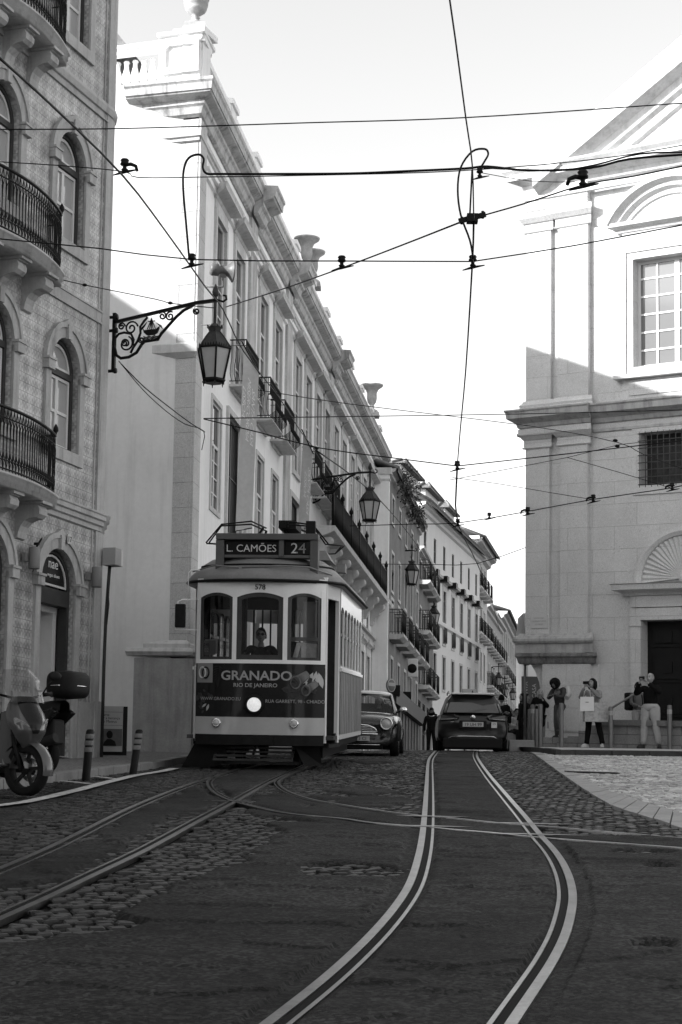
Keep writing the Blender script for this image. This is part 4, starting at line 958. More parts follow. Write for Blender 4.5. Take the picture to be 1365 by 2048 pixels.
# corner pier with stone blocks
def pier(h0, h1, s0, oF, oS, ext, mtl, name='corner_pier', topslope=0):
    m = MB(); P = [FF((s0, -.3, 0)), FF((s0, oF, 0)), base+FF.n*oF+FS.n*oS, FS((ext, oS, 0)), FS((ext, -.3, 0))]
    n = 5; b = Vector((0, 0, h0)); t = Vector((0, 0, h1))
    lo = [p+b for p in P]; hi = [p+t for p in P]
    m.add(lo+hi, [(0,1,2,3,4), (9,8,7,6,5)]+[(i, (i+1) % n, n+(i+1) % n, n+i) for i in range(n)])
    o = m.build(name, mtl, pal)
    # uv in metres along the faces
    me = o.data; uv = me.uv_layers[0].data; mw = wmat(o)
    for p in me.polygons:
        nn = p.normal
        for li, vi in zip(p.loop_indices, p.vertices):
            w = mw @ me.vertices[vi].co-base
            uv[li].uv = ((w.dot(FF.u) if abs(nn.dot(FF.n)) > abs(nn.dot(FS.n)) else w.dot(FS.u)), w.z)
    return o
ext0 = .62
pier(Z['torus1']+.02, HT+.001, sPier, 0.0, .06, ext0, M_ashlar)
sB0 = FF.at(255, 1400)[0]; sB1 = FF.at(262, 1290)[0]
pier(-1.0, Z['torus0'], FF.at(258, 1420)[0], .16, .2, ext0+.35, mat('rough_old_stone', .36, .9, .16, 3, .5, 25, streak=.25), 'pier_base')
wrap('torus_moulding', [(.1, -.16), (.2, -.14), (.24, -.07), (.2, 0), (.12, .01), (.12, .09), (.03, .16), (0, .17)], Z['torus1']-.02, M_stone, FF.at(262, 1300)[0], ext=ext0+.4)
wrap('band_moulding', [(.0, -.1), (.05, -.06), (.12, 0), (.12, .16), (.1, .18), (0, .22)], Z['band0'], M_stone, FF.at(232, 700)[0], ext=ext0+.12)
wrap('astragal', [(0, 0), (.05, .02), (.05, .08), (.1, .1), (.1, .2), (0, .22)], Z['ast0']-.02, M_stone, sPier-.0)
# main cornice: on the pier it stands out more, the rest runs along the street
CO = [(0, 0), (.1, .05), (.16, .18), (.22, .22), (.22, .3), (.45, .38), (.47, .42), (.5, .42), (.52, .56), (.56, .6), (.56, .66), (0, .7)]
M_corn = mat('weathered_cornice_stone', .5, .85, .2, 3, .2, 40, streak=.55)
hc = Z['cor1']-.66
wrap('cornice', [(o*.88, z) for o, z in CO], hc, M_corn, FF.at(270, 200)[0])
m = MB(FF); m.mold(-11, sPier, [(o*.6-.14, z) for o, z in CO], hc-.1); m.mold(-11, sPier, [(-.14, 0), (-.06, .02), (-.06, .1), (0-.02, .12), (-.02, .2), (-.14, .22)], Z['ast0']-.06); m.build('end_cornice', M_corn, pal)
for k in range(3):   # cornice breaks forward over the pilasters
    s_ = [(cols_s[1]+cols_s[2])/2, (cols_s[3]+cols_s[4])/2, cols_s[7]+.9][k]
    m = MB(FS); m.mold(s_-.55, s_+.55, [(o+.13, z) for o, z in CO], hc, 0, 0, 0); m.box(s_-.4, s_+.4, 0, .07, Z['torus1'], hc); m.build('pilaster', M_corn, pal)
m = MB(FS); m.mold(ext0, Lf, [(0, 0), (.06, .02), (.06, .12), (.12, .15), (.12, .2), (0, .22)], Z['ast0']-.5); m.build('frieze_moulding', M_white, pal)
# parapet
hp0, hp1 = hc+.7, Z['par']
pan = FF.at(322, 100)[0]
m = MB(FF); s1_ = .0
m.box(pan, s1_, -.5, 0, hp0-.02, hp1-.12)
m.build('parapet_pier', M_white, pal)
q = MB(FF); a0, a1 = FF.at(334, 90)[0], FF.at(395, 85)[0]; hA_, hB_ = zc(138), zc(86)
ch = .08; inner = [(a0+ch, hA_), (a1-ch, hA_), (a1-ch, hA_+ch), (a1, hA_+ch), (a1, hB_-ch), (a1-ch, hB_), (a0+ch, hB_), (a0, hB_-ch), (a0, hA_+ch), (a0+ch, hA_+ch)]
q.wall(rect(pan, s1_, hp0+.25, hp1-.14), [inner], .07, o=.075); q.box(pan, s1_, 0.0, .004, hp0+.25, hp1-.14); q.build('parapet_panel', M_white, pal)
wrap('parapet_coping', [(.0, -.18), (.06, -.12), (.06, -.06), (.13, -.03), (.13, .04), (0, .08)], hp1-.02, M_white, pan-.03, ext=.9)
m = MB(FF); m.mold(-11, pan-.04, [(-.5, .02), (-.14, -.2), (-.06, -.16), (-.06, -.08), (0, -.05), (0, .02)], hp1-.1); m.box(-11, pan, -.45, -.1, hp0-.1, zc(150)); m.build('balustrade_rail', M_white, pal)
BAL = [(.05, 0), (.07, .03), (.05, .07), (.09, .18), (.1, .28), (.07, .42), (.045, .56), (.045, .66), (.07, .7), (.05, .74)]
hb0 = zc(148); hb1 = hp1-.32; k_ = (hb1-hb0)/.74
s_ = pan-.12; nb = 0
while s_ > -4.6:
    m = MB(FF); m.lathe([(r, z*k_) for r, z in BAL], (s_, -.28, hb0), n=10); m.build('baluster', M_white, pal); s_ -= .2; nb += 1
# street parapet: low wall with recessed panels, piers and little balusters
m = MB(FS); m.box(.05, Lf, -.35, 0, hp0-.02, hp0+.3); m.box(.05, Lf, -.35, .04, hp1-.38, hp1-.25); m.build('street_parapet', M_white, pal)
for i in range(12):
    s_ = .35+i*(Lf-.7)/11; m = MB(FS); m.box(s_-.3, s_+.3, -.36, .05, hp0, hp1-.12 if i % 2 == 0 else hp1-.2); m.box(s_-.36, s_+.36, -.4, .1, hp1-.2, hp1-.08); m.build('parapet_pier', M_white, pal)
for k in range(11):
    m = MB(FS); s_ = .35+k*(Lf-.7)/11+.5
    while s_ < .35+(k+1)*(Lf-.7)/11-.35:
        m.lathe([(r*.9, z*.62) for r, z in BAL], (s_, -.15, hp0+.3), n=6); s_ += .24
    m.build('baluster_row', M_white, pal)
# roof ornaments
def vase(fr, s, h, o, prof, sc_, label, grp='stone vases on the palace parapet'):
    p = fr((s, o, h)); t = thing('roof_urn', label, 'urn', tuple(p), group=grp)
    MB().lathe([(r*sc_, z*sc_+.16) for r, z in prof], n=20).build('bowl', MATS['urn_stone'], t, local=True)
    MB().box(-.26*sc_, .26*sc_, -.26*sc_, .26*sc_, 0, .16, .03, .03).build('foot', MATS['urn_stone'], t, local=True)
mat('urn_stone', .4, .85, .25, 8, .4, 40)
sU = FF.at(377, 40)[0]; m = MB(FF); m.box(sU-.36, sU+.34, -.7, -.05, hp1+.02, hp1+.14); m.build('urn_block', M_white, pal)
vase(FF, sU, hp1+.14, -.35, [(r*.95, z*.75) for r, z in URN], .95, 'carved stone urn on the near corner of the palace parapet')
sv = sx_of(FS, 620, hp1-.1); vase(FS, sv, hp1-.12, -.1, VASE, 1.0, 'wide flared vase, nearer of the pair halfway along the palace roofline')
sv2 = sx_of(FS, 631.5, hp1-.1); vase(FS, sv2, hp1-.12, -.1, VASE, 1.0, 'wide flared vase, farther of the pair halfway along the palace roofline')
sv3 = sx_of(FS, 749, hp1-.1); vase(FS, min(sv3, Lf-.3), hp1-.12, -.1, VASE, 1.15, 'flared vase at the far end of the palace roofline')
# windows
for (a, b, h0, h1, kd) in W1:
    if kd == 'up':
        window(FS, pal, a, b, h0, h1, rev=.035, nx=2, ny=4, bar=.03, st=.05, transom=h1-.85)
        surround(FS, pal, a, b, h0, h1, w=.13, o=.06, mtl=M_stone, hood=.3)
    elif kd == 'low':
        window(FS, pal, a, b, h0, h1, rev=.035, nx=2, ny=4, bar=.03, st=.05, transom=h1-.9)
        surround(FS, pal, a, b, h0, h1, w=.1, o=.03, mtl=M_stone)
    elif kd == 'dark':
        window(FS, pal, a, b, h0, h1, rev=.08, nx=2, ny=5, bar=.03, st=.05, sash=M_woodd, glass=M_dark)  # near-black pane: the shade inside the open doorway as a colour
        surround(FS, pal, a, b, h0, h1, w=.14, o=.06, mtl=M_stone)
    elif kd == 'mez':
        window(FS, pal, a, b, h0, h1, rev=.05, nx=2, ny=2, bar=.02, st=.03, sash=M_woodd)
    else:
        window(FS, pal, a, b, h0, h1, rev=.06, nx=2, ny=3, bar=.03, st=.05, sash=M_woodd)
        surround(FS, pal, a, b, h0, h1, w=.1, o=.05, mtl=M_stone, hood=.16 if (a > cols_s[6]) else 0)
# iron balconies on the upper floor
for i in (1, 2, 3, 5, 6, 7):
    c = cols_s[i]; iron_balcony(FS, pal, c-.8, c+.8, H_up0, H=1.0, out=.36, step=.085, belly=.16, r=.008, slab=.05)
# long balcony over the mezzanine with lion corbels
sb0, sb1 = cols_s[6]-.5, Lf-.2
m = MB(FS); m.mold(sb0, sb1, [(0, -.55), (.12, -.5), (.18, -.3), (.35, -.26), (.5, -.2), (.62, -.15), (.64, 0), (0, .01)], Hb); lb = m.build('long_balcony', M_stone, pal)
n = 8; k = MB(FS)
for i in range(n+1):
    s_ = sb0+.1+(sb1-sb0-.2)*i/n; p = MB(FS); p.tube([(s_, .56, Hb), (s_, .56, Hb+1.12)], .045, 8); p.lathe([(0, 0), (.03, .02), (.07, .08), (.07, .14), (.03, .2), (.03, .22), (0, .3)], (s_, .56, Hb+1.1), n=8); p.build('railing_post', M_iron, lb)
for z in (.1, 1.0): k.tube([(sb0+.1, .56, Hb+z), (sb1-.1, .56, Hb+z)], .02, 5)
s_ = sb0+.1
while s_ < sb1-.1: k.tube([(s_, .56, Hb+.08), (s_, .56, Hb+1.02)], .012, 4); s_ += .055
k.build('railing', M_iron, lb)
for i in range(9):
    s_ = sb0+.35+(sb1-sb0-.7)*i/8; q = MB(FS)
    q.prism([(0, -1.1), (.1, -1.08), (.14, -.95), (.22, -.8), (.34, -.7), (.36, -.6), (.5, -.52), (.5, -.3), (0, -.3)], s_-.12, s_+.12, 'yz')
    q.T = FS; q.v = [Vector((v.x, v.y, v.z+Hb)) if abs(v.z) < 3 else v for v in q.v]
    q.lathe([(0, -.13), (.09, -.1), (.13, 0), (.1, .1), (0, .14)], (s_, .44, Hb-.42), axis='z', n=8); q.build('lion_corbel', M_stone, lb)
m = MB(FS); m.mold(sb0, sb1, [(0, 0), (.08, .02), (.1, .12), (.2, .15), (.22, .22), (0, .25)], Hb-1.75); m.build('lintel_moulding', M_stone, pal)
# quoin at far end, plinth along the street
m = MB(FS); m.box(Lf-.7, Lf, 0, .09, -2, HT); m.build('end_pier', M_ashlar, pal)
m = MB(FS); m.box(ext0+.4, Lf-.7, 0, .07, -2, 1.0); m.build('plinth', M_stone, pal)
# rainwater pipes
mp = mat('painted_pipe', .55, .5, .05)
s, h = FF.at(293, 720); m = MB(FF); m.tube([(s, -.08, h), (s, -.08, FF.at(293, 1255)[1])], .022, 8); m.tube([(s, -.08, FF.at(293, 1255)[1]), (s-.7, -.08, FF.at(293, 1255)[1])], .014, 6)
tag(m.build('wall_pipe', mp), 'thin pale pipe running down beside the palace corner pier', 'pipe')
s, h = FF.at(236, 835); m = MB(FF); m.tube([(s+.0, .0, h+.6), (s, .0, h)], .06, 10); m.lathe([(0, 0), (.09, 0), (.1, .05), (.07, .08), (.06, .1)], (s, 0, h-.08), n=12); m.tube([(s, 0, h), (s, 0, h-.25), (s-.1, 0, h-.5), (s-.25, 0, h-.62)], .055, 10)
tag(m.build('soil_pipe', mat('old_plastic_pipe', .4, .5, .1)), 'thick bent pipe with collar on the recessed grey wall', 'pipe')
mz = MB(FS)
for i, (x, y) in enumerate(((523, 595), (588, 770))): pass
# far side street house that shades the end wall
m = MB(); m.box(-30, -17, 27, 60, 0, 16.6); m.prism([(27.5, 16.55), (33, 18.6), (38, 16.55)], -30, -17, 'yz'); m.prism([(40, 16.55), (47, 18.8), (54, 16.55)], -30, -17, 'yz'); hs = thing('side_street_house', 'tall plain house down the side street left of the palace', 'building', (-20, 40, 0)); m.build('wall', M_plaster, hs)
# ---- church on the right
FC = Frame(W(1055, 1500, 50.0), -ray(-4300, 1355))
C = lambda px, py, o=0: FC.at(px, py, o)
FC.A.z = zg(50)
chu = thing('church', 'large pale stone church front with pilasters, pediment, shell over the door and a barred window', 'building', tuple(FC.A))
SW = 17.0
hz = lambda py, px=1060: C(px, py)[1]
p1a, p1b = 0.0, C(1106, 700)[0]; p2a, p2b = C(1122, 700)[0], C(1182, 700)[0]
q1b, q2a, q2b = C(1103, 1100)[0], C(1126, 1100)[0], C(1181, 1100)[0]
H = dict(tor=hz(1280), ped=hz(1297), c0=hz(900), c1=hz(862), e0=hz(856), e1=hz(828), b1=hz(806), k0=hz(470), k1=hz(432), a0=hz(428), eave=hz(352))
wb0, wb1 = C(1268, 735), C(1268, 520)                      # big window left edge
gw = C(1282, 975)[0]; gh0, gh1 = C(1282, 972)[1], C(1282, 866)[1]
dw = C(1286, 1400)[0]; dh1 = C(1286, 1241)[1]; plat = C(1220, 1440, 2.0)[1]
WW = C(1268, 600)[0]; WR = WW+2.35; GR = gw+2.1; DR = dw+2.5
print('church', H, p1b, p2a, p2b, 'win', WW, wb0, wb1, 'grille', gw, gh0, gh1, 'door', dw, dh1, plat)
ar = [C(1055, 1322), C(1063, 1330), C(1072, 1345), C(1079, 1365), C(1083, 1390), C(1086, 1430), C(1088, 1500)]
outer = [(ar[-1][0], -1)]+[(SW, -1), (SW, H['eave']), (0, H['eave']), (0, ar[0][1])]+[(max(0, a[0]), a[1]) for a in ar[:-1]]+[(ar[-1][0], ar[-1][1])]
m = MB(FC); m.wall(outer, [rect(WW, WR, wb0[1], wb1[1]), rect(gw, GR, gh0, gh1), rect(dw, DR, plat-.05, dh1)], .4)
cw = m.build('front_wall', M_church, chu)
m = MB(FC); m.box(ar[-1][0]+.02, SW, -12, -.5, -1, H['eave']-.02); m.box(.02, ar[-1][0]+.03, -12, -.5, ar[0][1]+.05, H['eave']-.02); m.build('nave_body', M_church, chu)
m = MB(FC)
n = len(ar); m.add([(max(0, a[0]), -.002, a[1]) for a in ar]+[(max(0, a[0]), -2.0, a[1]) for a in ar], [(i, i+1, n+i+1, n+i) for i in range(n-1)]); m.build('arch_soffit', M_church, chu)
def pil(a, b, h0, h1, o, name='pilaster'):
    m = MB(FC); m.box(a, b, 0, o, h0, h1); m.build(name, M_church, chu)
pil(p1a-.01, p1b, H['b1'], H['k0'], .12); pil(p2a, p2b, H['b1'], H['k0'], .16)
pil(p1a-.01, q1b, H['tor'], H['c0'], .12); pil(q2a, q2b, H['tor'], H['c0'], .16)
pil(p1a+.005, p2b, H['a0'], H['eave']-.5, .2, 'entablature_block'); pil(p1a-.012, q2b+.05, H['c1']+.02, H['e1']-.3, .22, 'entablature_block')
def cap(a, b, h0, h1, o, flip=False):
    d = h1-h0; m = MB(FC); m.mold(a, b, [(0, 0), (o+.03, .0), (o+.05, .05*d), (o, .1*d), (o, .45*d), (o+.05, .5*d), (o+.14, .68*d), (o+.16, .72*d), (o+.16, d), (0, d)], h0, 0, .6, .6); m.build('capital', M_church, chu)
cap(p1a, p1b, H['k0'], H['k1'], .12); cap(p2a, p2b, H['k0'], H['k1'], .16)
cap(p1a, q1b, H['c0'], H['c1'], .12); cap(q2a, q2b, H['c0'], H['c1'], .16)
def basem(a, b, h0, o):
    m = MB(FC); m.mold(a, b, [(0, 0), (o+.16, 0), (o+.16, .1), (o+.1, .13), (o+.12, .2), (o+.05, .26), (o, .34), (0, .36)], h0, 0, .7, .7); m.build('pilaster_base', M_church, chu)
basem(p1a, p1b, H['e1'], .12); basem(p2a, p2b, H['e1'], .16)
M_cor2 = mat('church_weathered_ledge', .4, .9, .18, 3, .4, 30, streak=.35)
# mid entablature cornice
m = MB(FC); pr = [(0, 0), (.06, .03), (.1, .14), (.22, .2), (.34, .26), (.36, .42), (.4, .46), (.4, .5), (0, .56)]
m.mold(-.0, q2b+.1, [(o+.2, z) for o, z in pr], H['e1']-.47, 0, .75, .2); m.mold(q2b+.1, SW, pr, H['e1']-.47); m.mold(q2b+.1, SW, [(0, 0), (.05, .03), (.05, .1), (0, .12)], H['e0']-.32); m.mold(0, q2b, [(.2, 0), (.27, .03), (.27, .1), (.2, .12)], H['e0']-.3, 0, .8); m.build('middle_cornice', M_cor2, chu)
# torus + pedestal
m = MB(FC); m.mold(-.02, q2b+.05, [(0, .3), (.2, .28), (.26, .22), (.33, .2), (.4, .12), (.4, .06), (.36, 0), (.3, -.01), (.3, -.26), (0, -.26)], H['tor']-.12, 0, .6, .6); m.build('torus_moulding', M_cor2, chu)
m = MB(FC); m.box(.02, q2b, .01, .29, H['tor']-.5, H['tor']-.36); m.build('pedestal_core', M_church, chu)
m = MB(FC); m.mold(-.02, q2b+.1, [(0, 0), (.3, -.02), (.36, -.05), (.36, -.11), (.3, -.17), (.26, -.28), (.23, -.32), (0, -.32)], H['tor']-.37, 0, .5, .8); m.build('pedestal_ledge', mat('stained_ledge', .2, .9, .4, 4, .4, 30, streak=.6), chu)
m = MB(FC); x0 = C(1093, 1400)[0]; m.box(x0, q2b+.12, 0, .22, -1, H['tor']-.68); m.box(q2b-.0, q2b+.3, 0, .12, -1, H['tor']-.7); m.box(x0+.25, q2b-.2, .2, .25, .6, H['tor']-1.0); m.build('pedestal', M_church, chu)
# top eave cornice and pediment
m = MB(FC); pr = [(0, 0), (.1, .05), (.16, .2), (.5, .3), (.52, .46), (.62, .56), (.62, .62), (0, .68)]
m.mold(0, SW, pr, H['eave']-.55, 0, .9); m.mold(0, SW, [(0, 0), (.06, .02), (.06, .12), (0, .14)], H['a0']+.28, .2); m.build('eave_cornice', M_stone, chu)
e0 = C(1098, 330, .2); e1 = C(1365, 105, .2); sl = (e1[1]-e0[1])/(e1[0]-e0[0]); apex = (p2b+SW+1.5)/2+1.2; he = H['eave']+.1
print('pediment slope', sl, 'apex', apex)
m = MB(FC); A_ = Vector((e0[0]-.3, 0, he)); dS = apex-A_.x; hA = dS*sl
m.prism([(A_.x+.6, he), (apex, he), (apex, he+hA-.6)], -.5, -.05); m.prism([(apex, he), (2*apex-A_.x-.6, he), (apex, he+hA-.6)], -.5, -.05); m.build('pediment_field', M_stone, chu)
for sg in (1, -1):
    m = MB(FC); vs = []; n = 8
    for (o, t) in [(-.05, -1.35), (.06, -1.3), (.08, -1.1), (.2, -1.0), (.25, -.75), (.6, -.6), (.62, -.3), (.7, -.05), (.7, 0), (-.5, .1)]:
        pass
    prr = [(-.05, -1.35), (.06, -1.3), (.08, -1.1), (.2, -1.0), (.25, -.75), (.6, -.6), (.62, -.3), (.7, -.05), (.7, 0), (-.5, .1)]
    x_a, x_b = (A_.x, apex) if sg == 1 else (2*apex-A_.x, apex)
    for xx, hh in ((x_a, he), (x_b, he+hA)):
        vs += [(xx-(0), o, hh+t*1.1) for (o, t) in prr]
    k = len(prr); m.add(vs, [(i, i+1, k+i+1, k+i) for i in range(k-1)]+[tuple(range(k)), tuple(range(k, 2*k))])
    m.build('raking_cornice', M_stone, chu)
m = MB(FC); m.add([(A_.x, .7, he), (apex, .7, he+hA+.02), (2*apex-A_.x, .7, he), (A_.x, -12, he), (apex, -12, he+hA+.02), (2*apex-A_.x, -12, he)], [(0, 1, 4, 3), (1, 2, 5, 4)]); m.build('roof', M_tileroof, chu)
# big window
window(FC, chu, WW, WR, wb0[1], wb1[1], rev=.25, nx=2, ny=6, bar=.05, st=.09, name='nave_window', glass=mat('pale_glass', .17, .1, 0, spec=.5))
m = MB(FC)
for i in (1, 3): x = WW+(WR-WW)*i/4; m.box(x-.028, x+.028, -.29, -.24, wb0[1]+.08, wb1[1]-.08)
m.build('glazing_bar', M_sash, chu)
m = MB(FC); P = rect(WW, WR, wb0[1], wb1[1]); ring(m, P, offs(P, .22), -.01, .05); ring(m, offs(P, .2), offs(P, .3), -.01, .09)
m.box(WW-.5, WR+.5, 0, .28, wb0[1]-.34, wb0[1]-.24); m.box(WW-.3, WR+.3, 0, .1, wb0[1]-.9, wb0[1]-.35); m.box(WW-.1, WR+.1, .1, .13, wb0[1]-.8, wb0[1]-.45)
m.box(WW-.3, WR+.3, 0, .1, wb1[1]+.3, wb1[1]+.75)
m.mold(WW-.35, WR+.35, [(0, 0), (.12, .02), (.16, .1), (.32, .16), (.34, .26), (0, .3)], wb1[1]+.75, 0, 1, 1); m.build('window_surround', M_church, chu)
cxw, rw = (WW+WR)/2, (WR-WW)/2+.72; hb = wb1[1]+1.03
m = MB(FC); N = 20; a0 = radians(28); R_ = rw/cos(a0); hc_ = hb-R_*sin(a0)
vs = []; prr = [(0, -.5), (.06, -.48), (.08, -.36), (.2, -.3), (.22, -.2), (.38, -.12), (.4, 0), (0, .04)]
for i in range(N+1):
    a = a0+(pi-2*a0)*i/N; vs += [(cxw-(R_+t)*cos(a), o, hc_+(R_+t)*sin(a)) for o, t in prr]
k = len(prr); m.add(vs, [(i*k+j, i*k+j+1, (i+1)*k+j+1, (i+1)*k+j) for i in range(N) for j in range(k-1)]+[tuple(range(k)), tuple(range(N*k, N*k+k))]); m.build('arched_pediment', M_church, chu)
# barred window
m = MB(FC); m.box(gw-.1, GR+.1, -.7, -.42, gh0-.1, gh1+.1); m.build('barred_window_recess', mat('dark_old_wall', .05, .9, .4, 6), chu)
m = MB(FC); P = rect(gw, GR, gh0, gh1); ring(m, P, offs(P, .24), -.01, .035)
m.build('window_surround', M_church, chu)
m = MB(FC); nx = 12; 
for i in range(nx+1): x = gw-.02+(GR-gw+.04)*i/nx; m.tube([(x, .03, gh0-.05), (x, .03, gh1+.03)], .013, 5)
for i in range(8): z = gh0+.03+(gh1-gh0-.06)*i/7; m.tube([(gw-.06, .045, z), (GR+.06, .045, z)], .013, 5)
m.build('iron_bars', mat('grey_iron', .07, .6, .2, 8), chu)
# door
m = MB(FC); ds, de = dw-.3, DR+.3
m.box(ds, dw, 0, .12, plat, dh1+.0); m.box(DR, de, 0, .12, plat, dh1); m.box(ds-.02, de+.02, 0, .12, dh1+.002, dh1+.32); m.box(ds+.0, de, 0, .1, dh1+.35, dh1+.65)
for x0, x1 in ((ds-.03, dw+.02), (DR-.02, de+.03)): m.box(x0, x1, 0, .15, dh1-.16, dh1-.04)
m.mold(ds-.1, de+.1, [(0, 0), (.14, .0), (.2, .08), (.4, .14), (.42, .28), (.46, .3), (0, .33)], dh1+.66, 0, .8, .8); m.build('door_surround', M_church, chu)
m = MB(FC); mid = (dw+DR)/2
m.box(dw, mid-.01, -.36, -.3, plat, dh1); m.box(mid+.01, DR, -.36, -.3, plat, dh1)
for (a, b) in ((dw+.14, mid-.12), (mid+.12, DR-.14)):
    for (z0, z1) in ((.18, .95), (1.1, 1.9), (2.05, dh1-plat-.15)):
        m.box(a, b, -.31, -.27, plat+z0, plat+z1, .03); m.box(a+.1, b-.1, -.3, -.24, plat+z0+.1, plat+z1-.1); m.box((a+b)/2-.12, (a+b)/2+.12, -.28, -.21, plat+(z0+z1)/2-.15, plat+(z0+z1)/2+.15)
m.build('door', mat('dark_church_door', .022, .4, .2, 4, .1, 30), chu)
m = MB(FC); cxd = (dw+DR)/2; hs = dh1+1.0; R0 = (C(1271, 1190)[0]-cxd); R0 = abs(R0)
pts = lambda r, o: [(cxd+r*cos(pi*k/20), o, hs+r*sin(pi*k/20)) for k in range(21)]
for (r, o, r2, o2) in ((R0, .0, R0, .1), (R0, .1, R0-.1, .13), (R0-.1, .13, R0-.2, .08), (R0-.2, .08, R0-.22, .02)):
    a = pts(r, o); b = pts(r2, o2); m.add(a+b, [(i, i+1, 22+i, 21+i) for i in range(20)])
m.build('lunette_arch', M_church, chu)
m = MB(FC); N = 26; rr = R0-.22; vs = [(cxd, .09, hs+.1)]
for i in range(N*2+1):
    a = pi*i/(N*2); o = .07 if i % 2 == 0 else .015; vs.append((cxd+rr*cos(a), o, hs+rr*sin(a)))
m.add(vs, [(0, i+1, i+2) for i in range(N*2)]); m.lathe([(0, .05), (.12, .03), (.16, 0)], (cxd, .06, hs+.12), axis='y', n=12); m.build('shell_relief', M_church, chu)
# marble plaque
a, b = C(1063, 1231, .12), C(1096, 1256, .12)
m = MB(FC); m.box(a[0], b[0], .121, .15, b[1], a[1]); pq = m.build('wall_plaque', mat('plaque_stone', .5, .6, .08, 5)); tag(pq, 'small inscribed stone plaque fixed on the corner pilaster of the church', 'plaque')
for i, tx in enumerate(('SANTA CASA', 'DA MISERICORDIA', 'DE LISBOA')):
    text_mb(tx, .055, .001, lambda v, i=i: FC(((a[0]+b[0])/2+v[0], .152-v[1], a[1]-.1-.085*i+v[2]))).build('inscription', mat('letter_grey', .3, .8, 0), pq)
# platform, steps, railing in front of the church
sl0 = C(1201, 1440, 2.2)[0]
M_step = mat('step_stone_blocks', .2, .85, .2, 4, .4, 40, fn=f_ashlar(.75, .25, .5, .01))
plt = thing('church_steps', 'old stone platform and steps rising in front of the church door', 'steps', tuple(FC((sl0, 2.0, 0))))
m = MB(FC); m.box(sl0, SW, .0, 2.1, -1.5, plat-.14); m.build('platform_wall', M_step, plt)
m = MB(FC); m.box(sl0-.05, SW, .0, 2.2, plat-.14, plat); m.build('platform_edge', mat('dark_ledge_stone', .13, .85, .35, 4, .4, 30), plt)
nst = 5
for i in range(nst):
    x1 = sl0-.05-.34*i; m = MB(FC); zt = plat*(nst-i)/(nst+1); m.box(x1-.34, x1+.0, .3, 2.05-.12*i*.3, -1.5, zt); m.build('step', M_step, plt)
rl = thing('hand_rail', 'slanting metal handrail on the church steps behind the bollards', 'railing', tuple(FC((sl0, 2.0, plat))))
m = MB(FC); r0 = C(1220, 1432, 2.0); r1 = C(1220, 1418, 2.0); r2 = C(1270, 1388, 2.0); r3 = C(1199, 1431, 2.0); r4 = C(1186, 1424, 2.0)
m.tube([(r2[0]+.3, 2.0, r2[1]+.1), (r2[0], 2.0, r2[1]), (r1[0], 2.0, r1[1]), (r3[0], 2.0, r3[1]), (r4[0], 2.0, r4[1])], .03, 8); m.build('rail', mat('galvanised', .3, .4, .1, 5, metal=.6), rl)
m = MB(FC); m.tube([(r1[0], 2.0, 0), (r1[0], 2.0, r1[1])], .028, 8); m.tube([(r2[0]+.3, 2.0, plat), (r2[0]+.3, 2.0, r2[1]+.1)], .028, 8); m.build('rail_post', M_iron, rl)
# ================================================================ PEOPLE
M_skin = mat('skin', .27, .55, .06, 12); M_skinp = mat('skin_pale', .3, .55, .06, 12); M_skind = mat('skin_dark', .12, .5, .06, 12)
M_hair = mat('dark_hair', .015, .6, .3, 40, .3, 150); M_hairg = mat('grey_hair', .24, .7, .2, 40, .3, 150); M_hairb = mat('blonde_hair', .3, .6, .25, 40, .3, 150)
def cloth(n, g): return mat('cloth_'+n, g, .9, .12, 7, .15, 25)
def skin(name, mtl, verts, edges, radii, parent, sub=2, root=0):
    me = bpy.data.meshes.new(name); me.from_pydata([tuple(v) for v in verts], edges, []); me.materials.append(mtl)
    o = bpy.data.objects.new(name, me); COL.objects.link(o)
    if parent is not None: o.parent = parent
    md = o.modifiers.new('skin', 'SKIN'); md.use_smooth_shade = True
    if not me.skin_vertices: 
        import bmesh
        b = bmesh.new(); b.from_mesh(me); b.verts.layers.skin.verify(); b.to_mesh(me); b.free()
    for i, r in enumerate(radii):
        sv = me.skin_vertices[0].data[i]; sv.radius = r if isinstance(r, tuple) else (r, r); sv.use_root = (i == root)
    s = o.modifiers.new('sub', 'SUBSURF'); s.levels = sub; s.render_levels = sub
    return o
def ell_mb(m, c, r, n=12, k=8, rot=None):
    c = Vector(c); vs = []; 
    for j in range(k+1):
        t = pi*j/k
        for i in range(n):
            a = 2*pi*i/n; v = Vector((r[0]*sin(t)*cos(a), r[1]*sin(t)*sin(a), r[2]*cos(t))); vs.append(c+(rot @ v if rot else v))
    return m.add(vs, [(j*n+i, j*n+(i+1) % n, (j+1)*n+(i+1) % n, (j+1)*n+i) for j in range(k) for i in range(n)], True)
